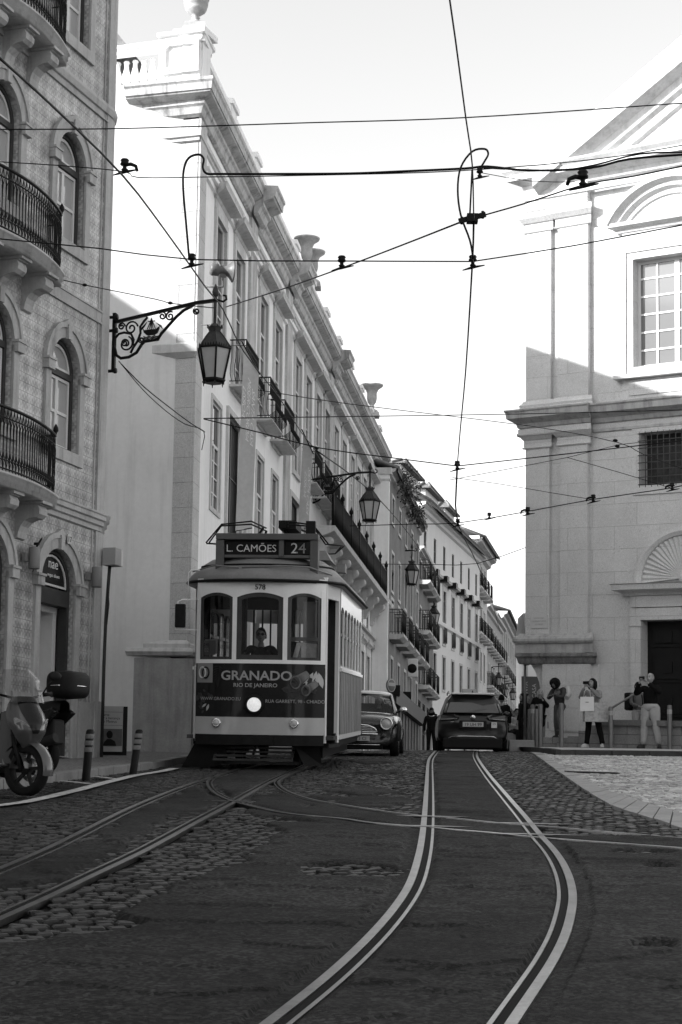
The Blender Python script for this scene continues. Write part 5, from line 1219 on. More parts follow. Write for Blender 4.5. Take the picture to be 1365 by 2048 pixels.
def person(label, loc, rz, h=1.7, J=None, top=None, legs=None, shoe=None, skinm=None, hair=None, hairstyle='short', face=True, coat=0.0, group=None, bulk=1.0, head=(0, 0, 0), sleeves=True, legr=1.0, hatm=None, beard=None, glasses=False, seated=False):
    """local frame: faces -y, origin between the feet. J overrides joints (metres for a 1.7 m person)"""
    s = h/1.7
    D = dict(pel=(0,0,.93), ch=(0,.01,1.22), nk=(0,.02,1.43), hd=(0,-.01,1.57),
        shL=(.18,.01,1.38), elL=(.24,.03,1.1), wrL=(.24,-.06,.86), shR=(-.18,.01,1.38), elR=(-.24,.03,1.1), wrR=(-.24,-.06,.86),
        hpL=(.09,0,.9), knL=(.1,-.02,.49), anL=(.11,.02,.08), toL=(.13,-.14,.035), hpR=(-.09,0,.9), knR=(-.1,-.02,.49), anR=(-.11,.02,.08), toR=(-.13,-.14,.035))
    D.update(J or {}); D = {k: Vector(v)*s for k, v in D.items()}
    t = thing('person', label, 'person', tuple(loc), rz, group)
    skinm = skinm or M_skin; top = top or cloth('dark', .02); legs = legs or cloth('legs', .02); shoe = shoe or cloth('shoe', .03)
    b = bulk
    # body (skin): one continuous figure, head-neck-arms-legs
    names = ['pel', 'ch', 'nk', 'hd0', 'shL', 'elL', 'wrL', 'shR', 'elR', 'wrR', 'knL', 'anL', 'knR', 'anR', 'hpL', 'hpR']
    D['hd0'] = D['nk'].lerp(D['hd'], .35)
    E = [(0,1),(1,2),(2,3),(1,4),(4,5),(5,6),(1,7),(7,8),(8,9),(0,14),(14,10),(10,11),(0,15),(15,12),(12,13)]
    R = [.1,.1,.05,.048,.05,.036,.024,.05,.036,.024,.05,.035,.05,.035,.07,.07]
    body = skin('body', skinm, [D[n] for n in names], E, [r*s for r in R], t, 1)
    # head
    hd = D['hd']; yaw, pit = head[0], head[1]
    rot = Matrix.Rotation(yaw, 3, 'Z') @ Matrix.Rotation(pit, 3, 'X')
    m = MB(); 
    def headfn(u, v):
        a = 2*pi*u; th = pi*v; x, y, z = sin(th)*cos(a), sin(th)*sin(a), cos(th)
        X_ = .074*x; Y_ = .094*y; Z_ = .116*z
        if z < 0: X_ *= 1-.38*z*z; Y_ = Y_*(1-.12*z*z)-.012*z*z*(-1 if y > 0 else 1)*0-.01*z*z
        if y < 0:   # face: brow, nose, chin
            f = math.exp(-(X_/.02)**2)
            Y_ -= .026*f*math.exp(-((Z_+.018)/.02)**2)+.008*f*math.exp(-((Z_+.095)/.02)**2)
            Y_ += .009*math.exp(-((abs(X_)-.03)/.014)**2)*math.exp(-((Z_-.012)/.013)**2)
            Y_ -= .005*f*math.exp(-((Z_+.055)/.01)**2)
        return hd+rot @ (Vector((X_, Y_, Z_))*s)
    m.grid(headfn, 32, 24)
    for e in (-1, 1): ell_mb(m, hd+rot @ (Vector((e*.076, .005, -.005))*s), (.012*s, .02*s, .032*s), 8, 6)
    m.build('head', skinm, t, local=True)
    if face:
        m = MB()
        for e in (-1, 1):
            ell_mb(m, hd+rot @ (Vector((e*.03, -.079, .012))*s), (.014*s, .006*s, .007*s), 8, 6, rot)
            m.bar(hd+rot @ (Vector((e*.015, -.088, .032))*s), hd+rot @ (Vector((e*.045, -.08, .034))*s), .006*s)
        m.bar(hd+rot @ (Vector((-.022, -.09, -.055))*s), hd+rot @ (Vector((.022, -.09, -.055))*s), .006*s)
        m.build('eyes_and_mouth', mat('face_dark', .04, .4, 0), t, local=True)
    if glasses:
        m = MB()
        for e in (-1, 1): ell_mb(m, hd+rot @ (Vector((e*.032, -.093, .01))*s), (.028*s, .006*s, .021*s), 12, 6, rot)
        m.bar(hd+rot @ (Vector((-.02, -.097, .016))*s), hd+rot @ (Vector((.02, -.097, .016))*s), .006*s)
        for e in (-1, 1): m.bar(hd+rot @ (Vector((e*.055, -.088, .014))*s), hd+rot @ (Vector((e*.078, .0, .012))*s), .005*s)
        m.build('sunglasses', mat('black_gloss', .008, .1, 0), t, local=True)
    # hair
    if hairstyle:
        m = MB(); hm = hair or M_hair; rd = random.Random(int(hd.x*100)+len(label))
        if hairstyle == 'afro':
            for i in range(260):
                d = Vector((rd.gauss(0, 1), rd.gauss(0, 1), rd.gauss(0, 1))).normalized()
                if d.y < -.35 and d.z < .35: continue
                ell_mb(m, hd+rot @ (Vector((d.x*.13, d.y*.13+.02, d.z*.13+.01))*s), (.032*s, .032*s, .032*s), 6, 4)
            ell_mb(m, hd+rot @ (Vector((0, .03, .02))*s), (.125*s, .115*s, .13*s), 14, 10)
        else:
            low = dict(short=-.02, long=-.22, bob=-.13, bald=.0, beanie=-.01)[hairstyle]
            def hf(u, v):
                a = 2*pi*u; th = pi*(.56-.25*max(0, -sin(a))**1.2)*v; x, y, z = sin(th)*cos(a), sin(th)*sin(a), cos(th)
                k = 1.1 if hairstyle != 'bald' else 1.035; X_, Y_, Z_ = .078*k*x, .1*k*y+.008, .118*k*z
                fr = max(0, -y)
                if v > .75 and sin(a) > -.3:
                    drop = (v-.75)/.25; Z_ += drop*(low*(1-fr*1.0) if y > -.3 else .0)+drop*fr*.05
                    if y < -.35: Y_ += .02*drop
                w_ = .004*sin(a*17)+.003*sin(a*31+v*9); X_ += w_*x; Y_ += w_*y
                if hairstyle == 'bald': Z_ = min(Z_, .075) if y < .0 else Z_
                return hd+rot @ (Vector((X_, Y_, Z_))*s)
            m.grid(hf, 36, 14)
            if hairstyle in ('long', 'bob'):
                L_ = .26 if hairstyle == 'long' else .15
                for i in range(26):
                    a = radians(-25+230*i/25); bx, by = .08*cos(a), .095*sin(a)+.01
                    m.tube([hd+rot @ (Vector((bx, by, .05))*s), hd+rot @ (Vector((bx*1.12, by*1.08, -.04))*s), hd+rot @ (Vector((bx*1.15, by*1.05, -L_*.7))*s), hd+rot @ (Vector((bx*.95, by, -L_))*s)], [.02*s, .022*s, .02*s, .006*s], 6)
        m.build('hat' if hairstyle == 'beanie' else 'hair', hatm or hm, t, local=True)
    if beard:
        m = MB()
        def bf(u, v):
            a = pi*1.05+pi*.9*u; th = pi*(.58+.4*v); x, y, z = sin(th)*cos(a), sin(th)*sin(a), cos(th)
            return hd+rot @ (Vector((.078*x*(1-.25*z*z), .098*y-.012, .128*z))*s)
        m.grid(bf, 16, 8); m.build('beard', beard, t, local=True)
    # clothing: top
    cv = ['pel', 'ch', 'nk', 'shL', 'elL', 'cuL', 'shR', 'elR', 'cuR', 'wst']
    D['cuL'] = D['elL'].lerp(D['wrL'], .9); D['cuR'] = D['elR'].lerp(D['wrR'], .9); D['wst'] = D['pel'].lerp(D['ch'], .5)
    hem = D['pel']+Vector((0, 0, -(.0+coat)*s)); nkb = D['nk']-Vector((0, 0, .03*s))
    V = [hem, D['pel'], D['wst'], D['ch'], nkb, D['shL'], D['elL'], D['cuL'], D['shR'], D['elR'], D['cuR']]
    E = [(0,1),(1,2),(2,3),(3,4),(3,5),(5,6),(6,7),(3,8),(8,9),(9,10)]
    R = [(.165,.125),(.16,.12),(.145,.115),(.155,.12),(.062,.062),(.078,.075),.058,.044,(.078,.075),.058,.044]
    R = [(tuple(x*s*b for x in r) if isinstance(r, tuple) else r*s*b) for r in R]
    skin('jacket', top, V, E, R, t, 2, root=2)
    # trousers
    m = MB(); k_ = s*legr*(.5+.5*b)
    for e in 'LR':
        hp, kn, an = D['hp'+e], D['kn'+e], D['an'+e]+Vector((0,0,.02*s)); top_ = D['pel'].lerp(hp, .75)+Vector((0,0,.04*s))
        pts = [top_, hp, hp.lerp(kn, .35), hp.lerp(kn, .7), kn, kn.lerp(an, .35), kn.lerp(an, .75), an]
        m.tube(pts, [q*k_ for q in (.085, .098, .09, .075, .066, .066, .056, .058)], 14)
    ell_mb(m, D['pel'], (.15*k_, .115*k_, .12*s), 18, 10); m.build('trousers', legs, t, local=True)
    if not seated:
        for e in 'LR':
            a, q = D['an'+e], D['to'+e]; d = (q-a); d.z = 0; d.normalize(); side = Vector((-d.y, d.x, 0)); base = Vector((a.x, a.y, a.z-.08*s)); m = MB(); zz = base.z
            def sf(u, v, base=base, d=d, side=side):
                an = 2*pi*u; L_ = .135; c0 = base+d*.055*s; w_ = .043+.008*math.cos(an); hgt = [0, .02, .05, .085, .1][round(v*4)]; k = [1, 1.03, .95, .7, .45][round(v*4)]
                xx = cos(an)*L_*k-(.0 if v < .5 else .05*(v-.5)*1.4); return c0+d*xx*s+side*sin(an)*w_*k*s*(1.05)+Vector((0, 0, hgt*s))
            m.grid(sf, 16, 4); m.f.append(tuple(range(16))); m.sm.append(False); m.build('shoe', shoe, t, local=True)
    # hands with fingers
    for e in 'LR':
        w, el = D['wr'+e], D['el'+e]; d = (w-el).normalized(); hand(t, w, d, skinm, s, 1 if e == 'L' else -1, curl=(J or {}).get('curl'+e, .5) if False else .6)
    return t
def hand(t, w, d, mtl, s, side, curl=.6):
    up = Vector((0, 0, 1)); x = d.cross(up); x = x.normalized() if x.length > .1 else Vector((1, 0, 0)); n = x.cross(d).normalized()
    V = [w, w+d*.045*s, w+d*.085*s]; E = [(0, 1), (1, 2)]; R = [.024*s, (.036*s, .018*s), (.034*s, .014*s)]
    o = skin('hand', mtl, V, E, R, t, 1)
    V = []; E = []; R = []
    for i in range(4):
        b0 = w+d*.085*s+x*(i-1.5)*.018*s; L_ = (.07, .08, .075, .058)[i]*s; k = len(V); pts = [b0-d*.015*s]; p = b0; a = 0
        for seg in (.45, .3, .25): a += curl; p = p+(d*cos(a)-n*sin(a)*1.0)*L_*seg; pts.append(p)
        V += pts; E += [(k, k+1), (k+1, k+2), (k+2, k+3)]; R += [.0085*s, .0085*s, .0075*s, .006*s]
    k = len(V); b0 = w+d*.03*s+x*side*.02*s; V += [b0, b0+(x*side*.03+d*.02-n*.01)*s, b0+(x*side*.035+d*.05-n*.02)*s]; E += [(k, k+1), (k+1, k+2)]; R += [.011*s, .01*s, .008*s]
    f = MB()
    for (a, b) in E: f.tube([V[a], V[b]], [R[a], R[b]], 6)
    f.build('fingers', mtl, o, local=True)
# ================================================================ TRAM
M_tglass = bpy.data.materials.new('clear_glass'); M_tglass.use_nodes = True
_t = M_tglass.node_tree; _t.nodes.clear(); _o = _t.nodes.new('ShaderNodeOutputMaterial'); _m = _t.nodes.new('ShaderNodeMixShader'); _a = _t.nodes.new('ShaderNodeBsdfTransparent'); _g = _t.nodes.new('ShaderNodeBsdfGlossy'); _f = _t.nodes.new('ShaderNodeFresnel')
_a.inputs[0].default_value = (.6, .6, .6, 1); _g.inputs['Roughness'].default_value = .02; _f.inputs[0].default_value = 1.5
_t.links.new(_f.outputs[0], _m.inputs[0]); _t.links.new(_a.outputs[0], _m.inputs[1]); _t.links.new(_g.outputs[0], _m.inputs[2]); _t.links.new(_m.outputs[0], _o.inputs[0])
M_cream = mat('tram_cream_paint', .75, .3, .05, 4, coat=.3); M_tyel = mat('tram_yellow_paint_grey', .38, .28, .06, 4, coat=.4); M_troof = mat('tram_roof_paint', .19, .5, .15, 3, .05, 30)
M_tblk = mat('tram_black_metal', .02, .6, .3, 8, .2, 40); M_ad = mat('advert_dark_film', .022, .22, .2, 3, coat=.4); M_adw = mat('advert_white_print', .5, .4, 0)
M_wood2 = mat('varnished_brown_frame', .045, .35, .2, 6, coat=.3); M_inter = mat('tram_interior', .05, .6, .2, 3); M_seat = mat('tram_seat', .09, .5, .1)
Pt = W(514, 1544, 28.3); P0 = Vector((Pt.x, Pt.y, zg(28.6)-.03))
tram = thing('tram', 'old single-deck electric tram coming towards us, cream and dark advertising front with one lit headlight', 'tram', tuple(P0), rz=-math.atan(.0706), rx=math.atan(.051))
tb = lambda m, n, mt, p=None, **k: m.build(n, mt, p or tram, local=True, **k)
zz = lambda py: (1544-py)/127; xx = lambda px: (px-514)/127
HW = 1.03; bul = lambda x: .20*(x/HW)**2+.1*(abs(x)/HW)**6
TF = lambda v: Vector((v[0], bul(v[0])-v[1], v[2]))
def fgrid(m, x0, x1, z0, z1, o=0, n=16, thick=.03):
    f0 = z0 if callable(z0) else (lambda x: z0); f1 = z1 if callable(z1) else (lambda x: z1)
    for oo in (o, o-thick): m.grid(lambda u, v: TF((x0+(x1-x0)*u, oo, f0(x0+(x1-x0)*u)*(1-v)+f1(x0+(x1-x0)*u)*v)), n, 1, smooth=True)
    for (f) in (f0, f1): m.grid(lambda u, v: TF((x0+(x1-x0)*u, o-thick*v, f(x0+(x1-x0)*u))), n, 1, smooth=False)
    for xe in (x0, x1): m.grid(lambda u, v: TF((xe, o-thick*u, f0(xe)*(1-v)+f1(xe)*v)), 1, 1, smooth=False)
    return m
zS, zA0, zA1, zW0, zW1, zR = zz(1470), zz(1436), zz(1329), zz(1324), zz(1187), zz(1158)
tb(fgrid(MB(), -HW, HW, zA0, zA1), 'advert_panel', M_ad); adp = tram.children[-1] if tram.children else None
ad = [o for o in bpy.data.objects if o.name.startswith('advert_panel')][0]
tb(fgrid(MB(), -HW-.005, HW+.005, zz(1471), zA0-.001, .012), 'lower_apron', M_tyel)
tb(fgrid(MB(), -HW+.01, HW-.01, zz(1492), zz(1471)-.002, .03), 'bumper', M_tblk)
tb(fgrid(MB(), -HW-.004, HW+.004, zA1, zW0+.02, .015), 'sill_beam', M_cream)
tb(fgrid(MB(), -HW, HW, zW1+.02, zR, .0), 'letterboard', M_cream)
posts = [-HW+.03, xx(464), xx(566), HW-.035]
for p in posts: m = MB(); fgrid(m, p-.035, p+.035, zW0, zW1+.05, .012, 1, .05); tb(m, 'window_post', M_cream)
for i in range(3):   # casements with arched heads, glass
    a, b = posts[i]+.035, posts[i+1]-.035; c = (a+b)/2; hw = (b-a)/2
    arch = lambda x, c=c, hw=hw: zW1-.075*((x-c)/hw)**2+.0
    hd_ = MB(); fgrid(hd_, a, b, arch, zW1+.03, .005, 10, .03); tb(hd_, 'window_head', M_cream)
    m = MB(); w = .05 if i != 1 else .075
    fgrid(m, a, a+w, zW0, lambda x: arch(x), -.01, 1, .03); fgrid(m, b-w, b, zW0, lambda x: arch(x), -.01, 1, .03); fgrid(m, a+w, b-w, zW0, zW0+w*1.3, -.01, 8, .03); fgrid(m, a+w, b-w, lambda x: arch(x)-w*.9, arch, -.01, 10, .03)
    if i == 2: fgrid(m, a+w, b-w, zz(1283), zz(1275), -.012, 6, .03)
    cs_ = tb(m, 'front_window', M_wood2)
    g = MB(); g.grid(lambda u, v: TF((a+w+(b-a-2*w)*u, -.03, zW0+w+(arch(a+w+(b-a-2*w)*u)-w-zW0-w)*v)), 8, 1); tb(g, 'pane', M_tglass, cs_)
for k, (ph) in enumerate([(-.95, -.45), (.45, .95)]): pass
# printed advert
def atext(txt, px, py, size, mt=None, sx=1.0, bold=0.0, align='CENTER', par=None, o=.013):
    x0, z0 = xx(px), zz(py); mm = text_mb(txt, size, .001, lambda v: TF((x0+v[0], o-v[1], z0+v[2])), align, bold, sx); return mm.build('lettering', mt or M_adw, par or ad, local=True)
atext('GRANADO', 509.5, 1362, .205, mat('advert_pale_print', .3, .4, 0), 1.1, .004); atext('RIO DE JANEIRO', 508, 1376, .085, MATS['advert_pale_print'], 1.12, .001)
atext('WWW.GRANADO.EU', 437, 1403, .072, MATS['advert_pale_print'], .95); atext('RUA GARRETT, 98 - CHIADO', 587, 1407, .075, MATS['advert_pale_print'], .95)
mg_ = mat('advert_mid_grey', .2, .4, .05)
m = MB(); fgrid(m, xx(386), xx(420), zz(1368), zz(1329), .004, 4, .003); tb(m, 'logo_square', mg_, ad)
for (px, mt_) in ((398, M_adw), (405, M_ad)):
    m = MB(); m.tube([TF((xx(px)+.055*cos(a), .009, zz(1348)+.085*sin(a))) for a in [2*pi*k/20 for k in range(20)]], .014, 6, closed=True); tb(m, 'logo_ring', mt_, ad)
rd = random.Random(5); m = MB(); m2 = MB()
def leaf(m, px, py, L_, ang, w=.25):
    x0, z0 = xx(px), zz(py); pts = []
    for t_ in (0, .25, .5, .75, 1): pts.append((t_*L_, w*L_*sin(pi*t_)))
    P = [(x, y) for x, y in pts]+[(x, -y) for x, y in pts[-2:0:-1]]
    m.add([TF((x0+x*cos(ang)-y*sin(ang), .006+rd.random()*.002, z0+x*sin(ang)+y*cos(ang))) for x, y in P], [tuple(range(len(P)))])
for k in range(9): leaf(m, 432, 1335+4*k, .09, radians(-170+k*9), .16); leaf(m, 432, 1335+4*k, .09, radians(-30-k*8), .16)
for k in range(16): leaf(m2, 575+rd.random()*55, 1342+rd.random()*48, .1+.1*rd.random(), rd.random()*6.3, .28)
for k in range(12): leaf(m2, 390+rd.random()*25, 1385+rd.random()*40, .06+.07*rd.random(), rd.random()*6.3, .3)
tb(m, 'palm_leaves', mat('advert_leaf', .03, .4, .3, 20), ad); tb(m2, 'jungle_leaves', mat('advert_foliage', .04, .4, .5, 20), ad)
m = MB()
for (px, py, L_, a_) in ((628, 1342, .28, -95), (632, 1345, .26, -75), (622, 1345, .27, -115), (616, 1350, .2, -130), (398, 1418, .1, 40), (408, 1425, .12, 70)): leaf(m, px, py, L_, radians(a_), .17)
tb(m, 'white_petals', mat('advert_petal', .42, .4, .1), ad)
m = MB()
for (px, py, r) in ((592, 1362, .12), (612, 1378, .1)):
    m.tube([TF((xx(px)-.02, .014, zz(py)-.02)), TF((xx(px)+r*1.3, .014, zz(py)+r*.9))], [r*.8, r*.5], 10); 
    m.tube([TF((xx(px)-.03+r*.62*cos(a), .03, zz(py)-.03+r*.8*sin(a))) for a in [2*pi*k/14 for k in range(14)]], .012, 5, closed=True)
m.v = [Vector((v.x, max(v.y, bul(v.x)-.02), v.z)) for v in m.v]
tb(m, 'printed_binoculars', mat('advert_binoculars', .11, .4, .3, 10), ad)
atext('578', 515, 1181, .115, M_tblk, 1.0, .001, par=[o for o in bpy.data.objects if o.name.startswith('letterboard')][0])
# headlight and small lamps
m = MB(); c = TF((xx(507), .0, zz(1411)))
m.lathe([(.15, .02), (.16, -.03), (.15, -.06), (.118, -.065), (.11, -.04)], c, axis='y', n=28); hl = tb(m, 'headlight', M_tblk)
m = MB(); m.lathe([(0, -.075), (.06, -.07), (.112, -.05)], c, axis='y', n=24); tb(m, 'lamp_lens', mat('lit_lens', .8, .2, .15, 30, emit=.13, fn=None), hl)
for px in (430, 586):
    c = TF((xx(px), .015, zz(1448))); m = MB(); m.lathe([(.07, .02), (.075, -.03), (.06, -.045), (.05, -.04)], c, axis='y', n=18); q = tb(m, 'side_light', M_chrome); m = MB(); m.lathe([(0, -.06), (.035, -.055), (.055, -.04)], c, axis='y', n=16); tb(m, 'lamp_lens', mat('clear_lamp_lens', .45, .15, .3, 60), q)
# body: platform sides, saloon
BW, yp, yb, ye, L_ = 1.2, .30, 1.25, 7.0, 8.3
def side_T(sg, x0, y0, x1, y1):
    d = Vector((x1-x0, y1-y0, 0)); Ln = d.length; d.normalize(); n = Vector((d.y, -d.x, 0))*(1 if sg > 0 else -1)
    return (lambda v: Vector((x0, y0, 0))+d*v[0]+n*v[1]+Vector((0, 0, v[2]))), Ln
zsill, zt0, zt1 = 1.66, 2.7, 3.08
for sg in (1, -1):
    T, Ln = side_T(sg, sg*HW, bul(HW), sg*(BW-.02), yb)
    if sg == 1:   # open doorway on the platform, folding leaf inside
        m = MB(T); m.box(0, .09, -.05, .01, .45, zt1); m.box(Ln-.1, Ln, -.05, .01, .45, zt1); m.box(.09, Ln-.1, -.05, .01, zt0+.05, zt1); m.build('platform_side', M_cream, tram, local=True)
        m = MB(T); m.box(.1, .16, -.4, -.1, .5, zt0); m.box(.2, .26, -.4, -.1, .5, zt0); dl = m.build('folding_door', M_tyel, tram, local=True)
        m = MB(T); m.box(.1, Ln-.1, -.5, .05, .38, .44); m.build('door_step', M_tblk, tram, local=True)
    else:
        m = MB(T); m.wall(rect(0, Ln, .45, zt1), [rect(.12, Ln-.12, zsill+.1, zt0)], .05); m.build('platform_side', M_cream, tram, local=True)
        m = MB(T); m.box(0, Ln, .002, .03, .5, 1.64); m.build('side_panel', M_tyel, tram, local=True)
        m = MB(T); m.box(.12, Ln-.12, -.03, -.025, zsill+.1, zt0); m.build('side_window', M_tglass, tram, local=True)
    T, Ln = side_T(sg, sg*BW, yb, sg*BW, ye); nW = 7; pw_ = Ln/nW
    holes = []
    for i in range(nW):
        a, b = i*pw_+.05, (i+1)*pw_-.05; holes.append([(a, zsill+.04), (b, zsill+.04), (b, zt0-.12)]+[((a+b)/2+(b-a)/2*cos(t_), zt0-.12+.1*sin(t_)) for t_ in [pi*k/8 for k in range(1, 8)]]+[(a, zt0-.12)])
    m = MB(T); m.wall(rect(0, Ln, zsill-.03, zt1), holes, .06); m.build('saloon_side', M_cream, tram, local=True)
    for h_ in holes:
        m = MB(T); a, b = h_[0][0], h_[1][0]; ring(m, offs(h_, -.035), h_, -.06, -.03); m.box(a, b, -.06, -.02, zt0-.5, zt0-.45); q = m.build('saloon_window', M_wood2, tram, local=True)
        m = MB(T); m.add([(p[0], -.045, p[1]) for p in h_], [tuple(range(len(h_)))]); m.build('pane', M_tglass, q, local=True)
    m = MB(T); n = 26
    for i in range(n): m.box(i*Ln/n+.008, (i+1)*Ln/n-.008, -.02, .012+.002*(i % 2), .58, zsill-.06)
    m.box(0, Ln, -.03, .004, .56, zsill-.05); m.build('boarded_side', mat('worn_yellow_boards', .2, .5, .3, 3, .1, 20, streak=.5), tram, local=True)
    m = MB(T); m.box(-.02, Ln+.02, 0, .035, zsill-.05, zsill-.0); m.box(-.02, Ln+.02, 0, .02, zt1-.02, zt1+.02); m.box(0, Ln, -.06, .015, .5, .575); m.build('side_rail', M_cream, tram, local=True)
    T, Ln = side_T(sg, sg*BW, ye, sg*HW, L_-.1); m = MB(T); m.wall(rect(0, Ln, .45, zt1), [rect(.15, Ln-.12, zsill+.1, zt0)], .05); m.build('platform_side', M_cream, tram, local=True)
m = MB(lambda v: Vector((v[0], L_-.05+v[1], v[2]))); m.wall(rect(-HW, HW, .5, zt1), [rect(-.95, -.42, zsill+.1, zt0), rect(-.32, .32, zsill+.1, zt0), rect(.42, .95, zsill+.1, zt0)], .05); m.build('rear_end', M_cream, tram, local=True)
m = MB(); m.box(-BW+.03, BW-.03, .35, L_-.1, .5, .56); tb(m, 'floor', M_inter)
m = MB(lambda v: Vector((v[0], yb+v[1], v[2]))); m.wall(rect(-BW+.06, BW-.06, .56, 3.0), [rect(-.95, -.45, zsill+.05, 2.6), rect(-.35, .35, .57, 2.6), rect(.45, .95, zsill+.05, 2.6)], .05); m.build('cab_bulkhead', M_wood2, tram, local=True)
m = MB()
for i in range(5):
    for sg in (1, -1): y = yb+.6+i*1.05; m.box(sg*.35, sg*1.05, y, y+.42, .95, 1.02); m.box(sg*.35, sg*1.05, y+.38, y+.44, 1.0, 1.62)
for i in range(4):
    for sg in (1, -1): m.tube([(sg*.33, yb+.8+i*1.3, .6), (sg*.33, yb+.8+i*1.3, 2.9)], .018, 6)
m.tube([(-.3, .75, .6), (-.3, .75, 2.9)], .02, 6)
tb(m, 'seats_and_poles', M_seat)
m = MB(); m.lathe([(0, 0), (.16, 0), (.16, .9), (.1, 1.0), (0, 1.0)], (-.35, .5, .6), n=14); m.tube([(-.35, .5, 1.6), (-.2, .42, 1.66)], .02, 6); m.box(-.95, -.6, .3, .55, 1.2, 1.78); tb(m, 'controller', M_inter)
# route card in the left window
m = MB(TF); m.box(xx(399), xx(424), -.06, -.05, zz(1312), zz(1283)); cd_ = m.build('route_card', mat('card_grey', .22, .7, .05), tram, local=True)
m = MB(TF); m.box(xx(401), xx(428), -.075, -.065, zz(1310), zz(1281)); m.build('paper', mat('paper_pale', .5, .8, .05), cd_, local=True)
atext('02', 404.5, 1306, .085, M_adw, par=cd_, o=-.048); atext('24E', 404.5, 1294, .06, M_tblk, par=cd_, o=-.048)
m = MB(TF)   # folded street map / screen behind the right pane
m.box(xx(574), xx(597), -.09, -.08, zz(1319), zz(1284)); m.build('notice_dark', M_tblk, tram, local=True)
m = MB(TF); m.add([(xx(580), -.07, zz(1318)), (xx(634), -.07, zz(1320)), (xx(635), -.07, zz(1289)), (xx(600), -.07, zz(1285)), (xx(588), -.07, zz(1287))], [(0, 1, 2, 3, 4)]); m.build('notice_pale', mat('notice_white', .75, .5, .3, 8), tram, local=True)
# roof: domed shell
out = []
hwR = 1.27
for k in range(13): a = pi+pi*k/12; out.append((hwR*cos(a)*.92 if False else hwR*(-cos(pi*k/12)) , .92-1.02*sin(pi*k/12)))
out = [(-hwR, L_-1.0)]+[(x, y) for x, y in out]+[(hwR, L_-1.0)]+[(hwR*cos(pi*k/12), L_-1.0+1.05*sin(pi*k/12)) for k in range(1, 12)]
def roofp(t_, z):
    r = []
    for (x, y) in out:
        yc = min(max(y, 1.5), L_-1.6); r.append((x*t_, yc+(y-yc)*t_, z))
    return r
m = MB(); lev = [(1.0, 3.0), (1.005, 3.07), (.97, 3.15), (.88, 3.26), (.84, 3.285), (.83, 3.32), (.72, 3.42), (.5, 3.5), (.25, 3.545), (.02, 3.55)]
vs = []; n = len(out)
for t_, z in lev: vs += roofp(t_, z)
m.add(vs, [(j*n+i, j*n+(i+1) % n, (j+1)*n+(i+1) % n, (j+1)*n+i) for j in range(len(lev)-1) for i in range(n)]+[tuple(range(n))], True)
rf = tb(m, 'roof', M_troof)
m = MB()
for t_, z, r in ((1.012, 3.03, .025), (.845, 3.3, .014)): m.tube(roofp(t_, z), r, 6, closed=True)
tb(m, 'roof_trim', M_tblk, rf)
m = MB(); m.tube([(-1.15, .55, 3.2), (-.75, .2, 3.28), (-.35, .08, 3.24)], .012, 5); m.tube([(-.3, .08, 3.24), (.3, .05, 3.27), (.75, .15, 3.26), (1.1, .5, 3.16)], .014, 5); tb(m, 'rain_strip', M_troof, rf)
# destination sign box
m = MB(); x0, x1 = xx(419), xx(627); m.box(x0, x1, .25, .6, 3.74, 3.84); m.box(x0, x0+.13, .27, .58, 3.15, 3.74); m.box(x1-.13, x1, .27, .58, 3.2, 3.74); m.box(x0+.13, x1-.13, .3, .58, 3.45, 3.5); m.box(xx(547), xx(557), .28, .58, 3.47, 3.74)
sg_ = tb(m, 'destination_box', mat('sign_box_metal', .08, .45, .1, 5), bevel=.01)
m = MB(); m.box(x0+.13, x1-.13, .36, .5, 3.5, 3.74); tb(m, 'destination_blind', mat('blind_black', .012, .3, .1), sg_)
mw_ = mat('blind_letters', .6, .5, 0)
for tx, px, s_, sx in (('L. CAMÕES', 490, .165, 1.0), ('24', 586, .24, 1.05)):
    x_ = xx(px); text_mb(tx, s_, .001, lambda v: Vector((x_+v[0], .357+v[1], 3.555-(.02 if tx == '24' else 0)+v[2])), 'CENTER', 0, sx).build('lettering', mw_, sg_, local=True)
m = MB(); m.add([(x1-.36, .3, 3.5), (x1-.14, .3, 3.52), (x1-.14, .3, 3.72), (x1-.33, .3, 3.69)], [(0, 1, 2, 3)]); tb(m, 'torn_reflection', M_tglass, sg_)
sg_.location.z -= .07; rf.location.z -= .03
# roof gear: resistor box, trolley frame
m = MB(); m.box(xx(528), xx(565), 1.6, 2.6, 3.82, 3.95); m.box(-.45, .45, 1.5, 3.5, 3.55, 3.6)
for x in (-.3, .3): m.bar((x, 1.7, 3.6), (x*.6, 1.9, 3.85), .03); m.bar((x, 2.6, 3.6), (x*.6, 2.4, 3.85), .03)
for sg in (-1, 1):
    for r in (0, .05): m.tube([(sg*(.95+r), .9, 3.5), (sg*.75, .9, 3.78+r*.5), (sg*.3, 1.2, 3.84+r), (sg*.2, 2.5, 3.86+r)], .014, 6); m.tube([(sg*(.95+r), 1.0, 3.5), (sg*(1.0+r), 4, 3.75), (sg*.7, 6.5, 3.82), (0, 7.2, 3.84)], .014, 6)
m.tube([(.2, 1.6, 3.9), (.5, 4.5, 3.98), (.1, 7.4, 4.3)], .02, 6); m.box(.65, .8, .7, .85, 3.55, 3.85)
m.v = [Vector((v.x, v.y, v.z+.17)) for v in m.v]; m.box(-.4, .4, 1.5, 3.4, 3.5, 3.74); tb(m, 'pantograph_gear', M_tblk)
m = MB(); m.box(.55, 1.0, 1.5, 2.6, 3.45, 3.62, .1, .1); m.box(1.0, 1.15, 2.8, 3.2, 3.35, 3.5); tb(m, 'roof_box', M_troof)
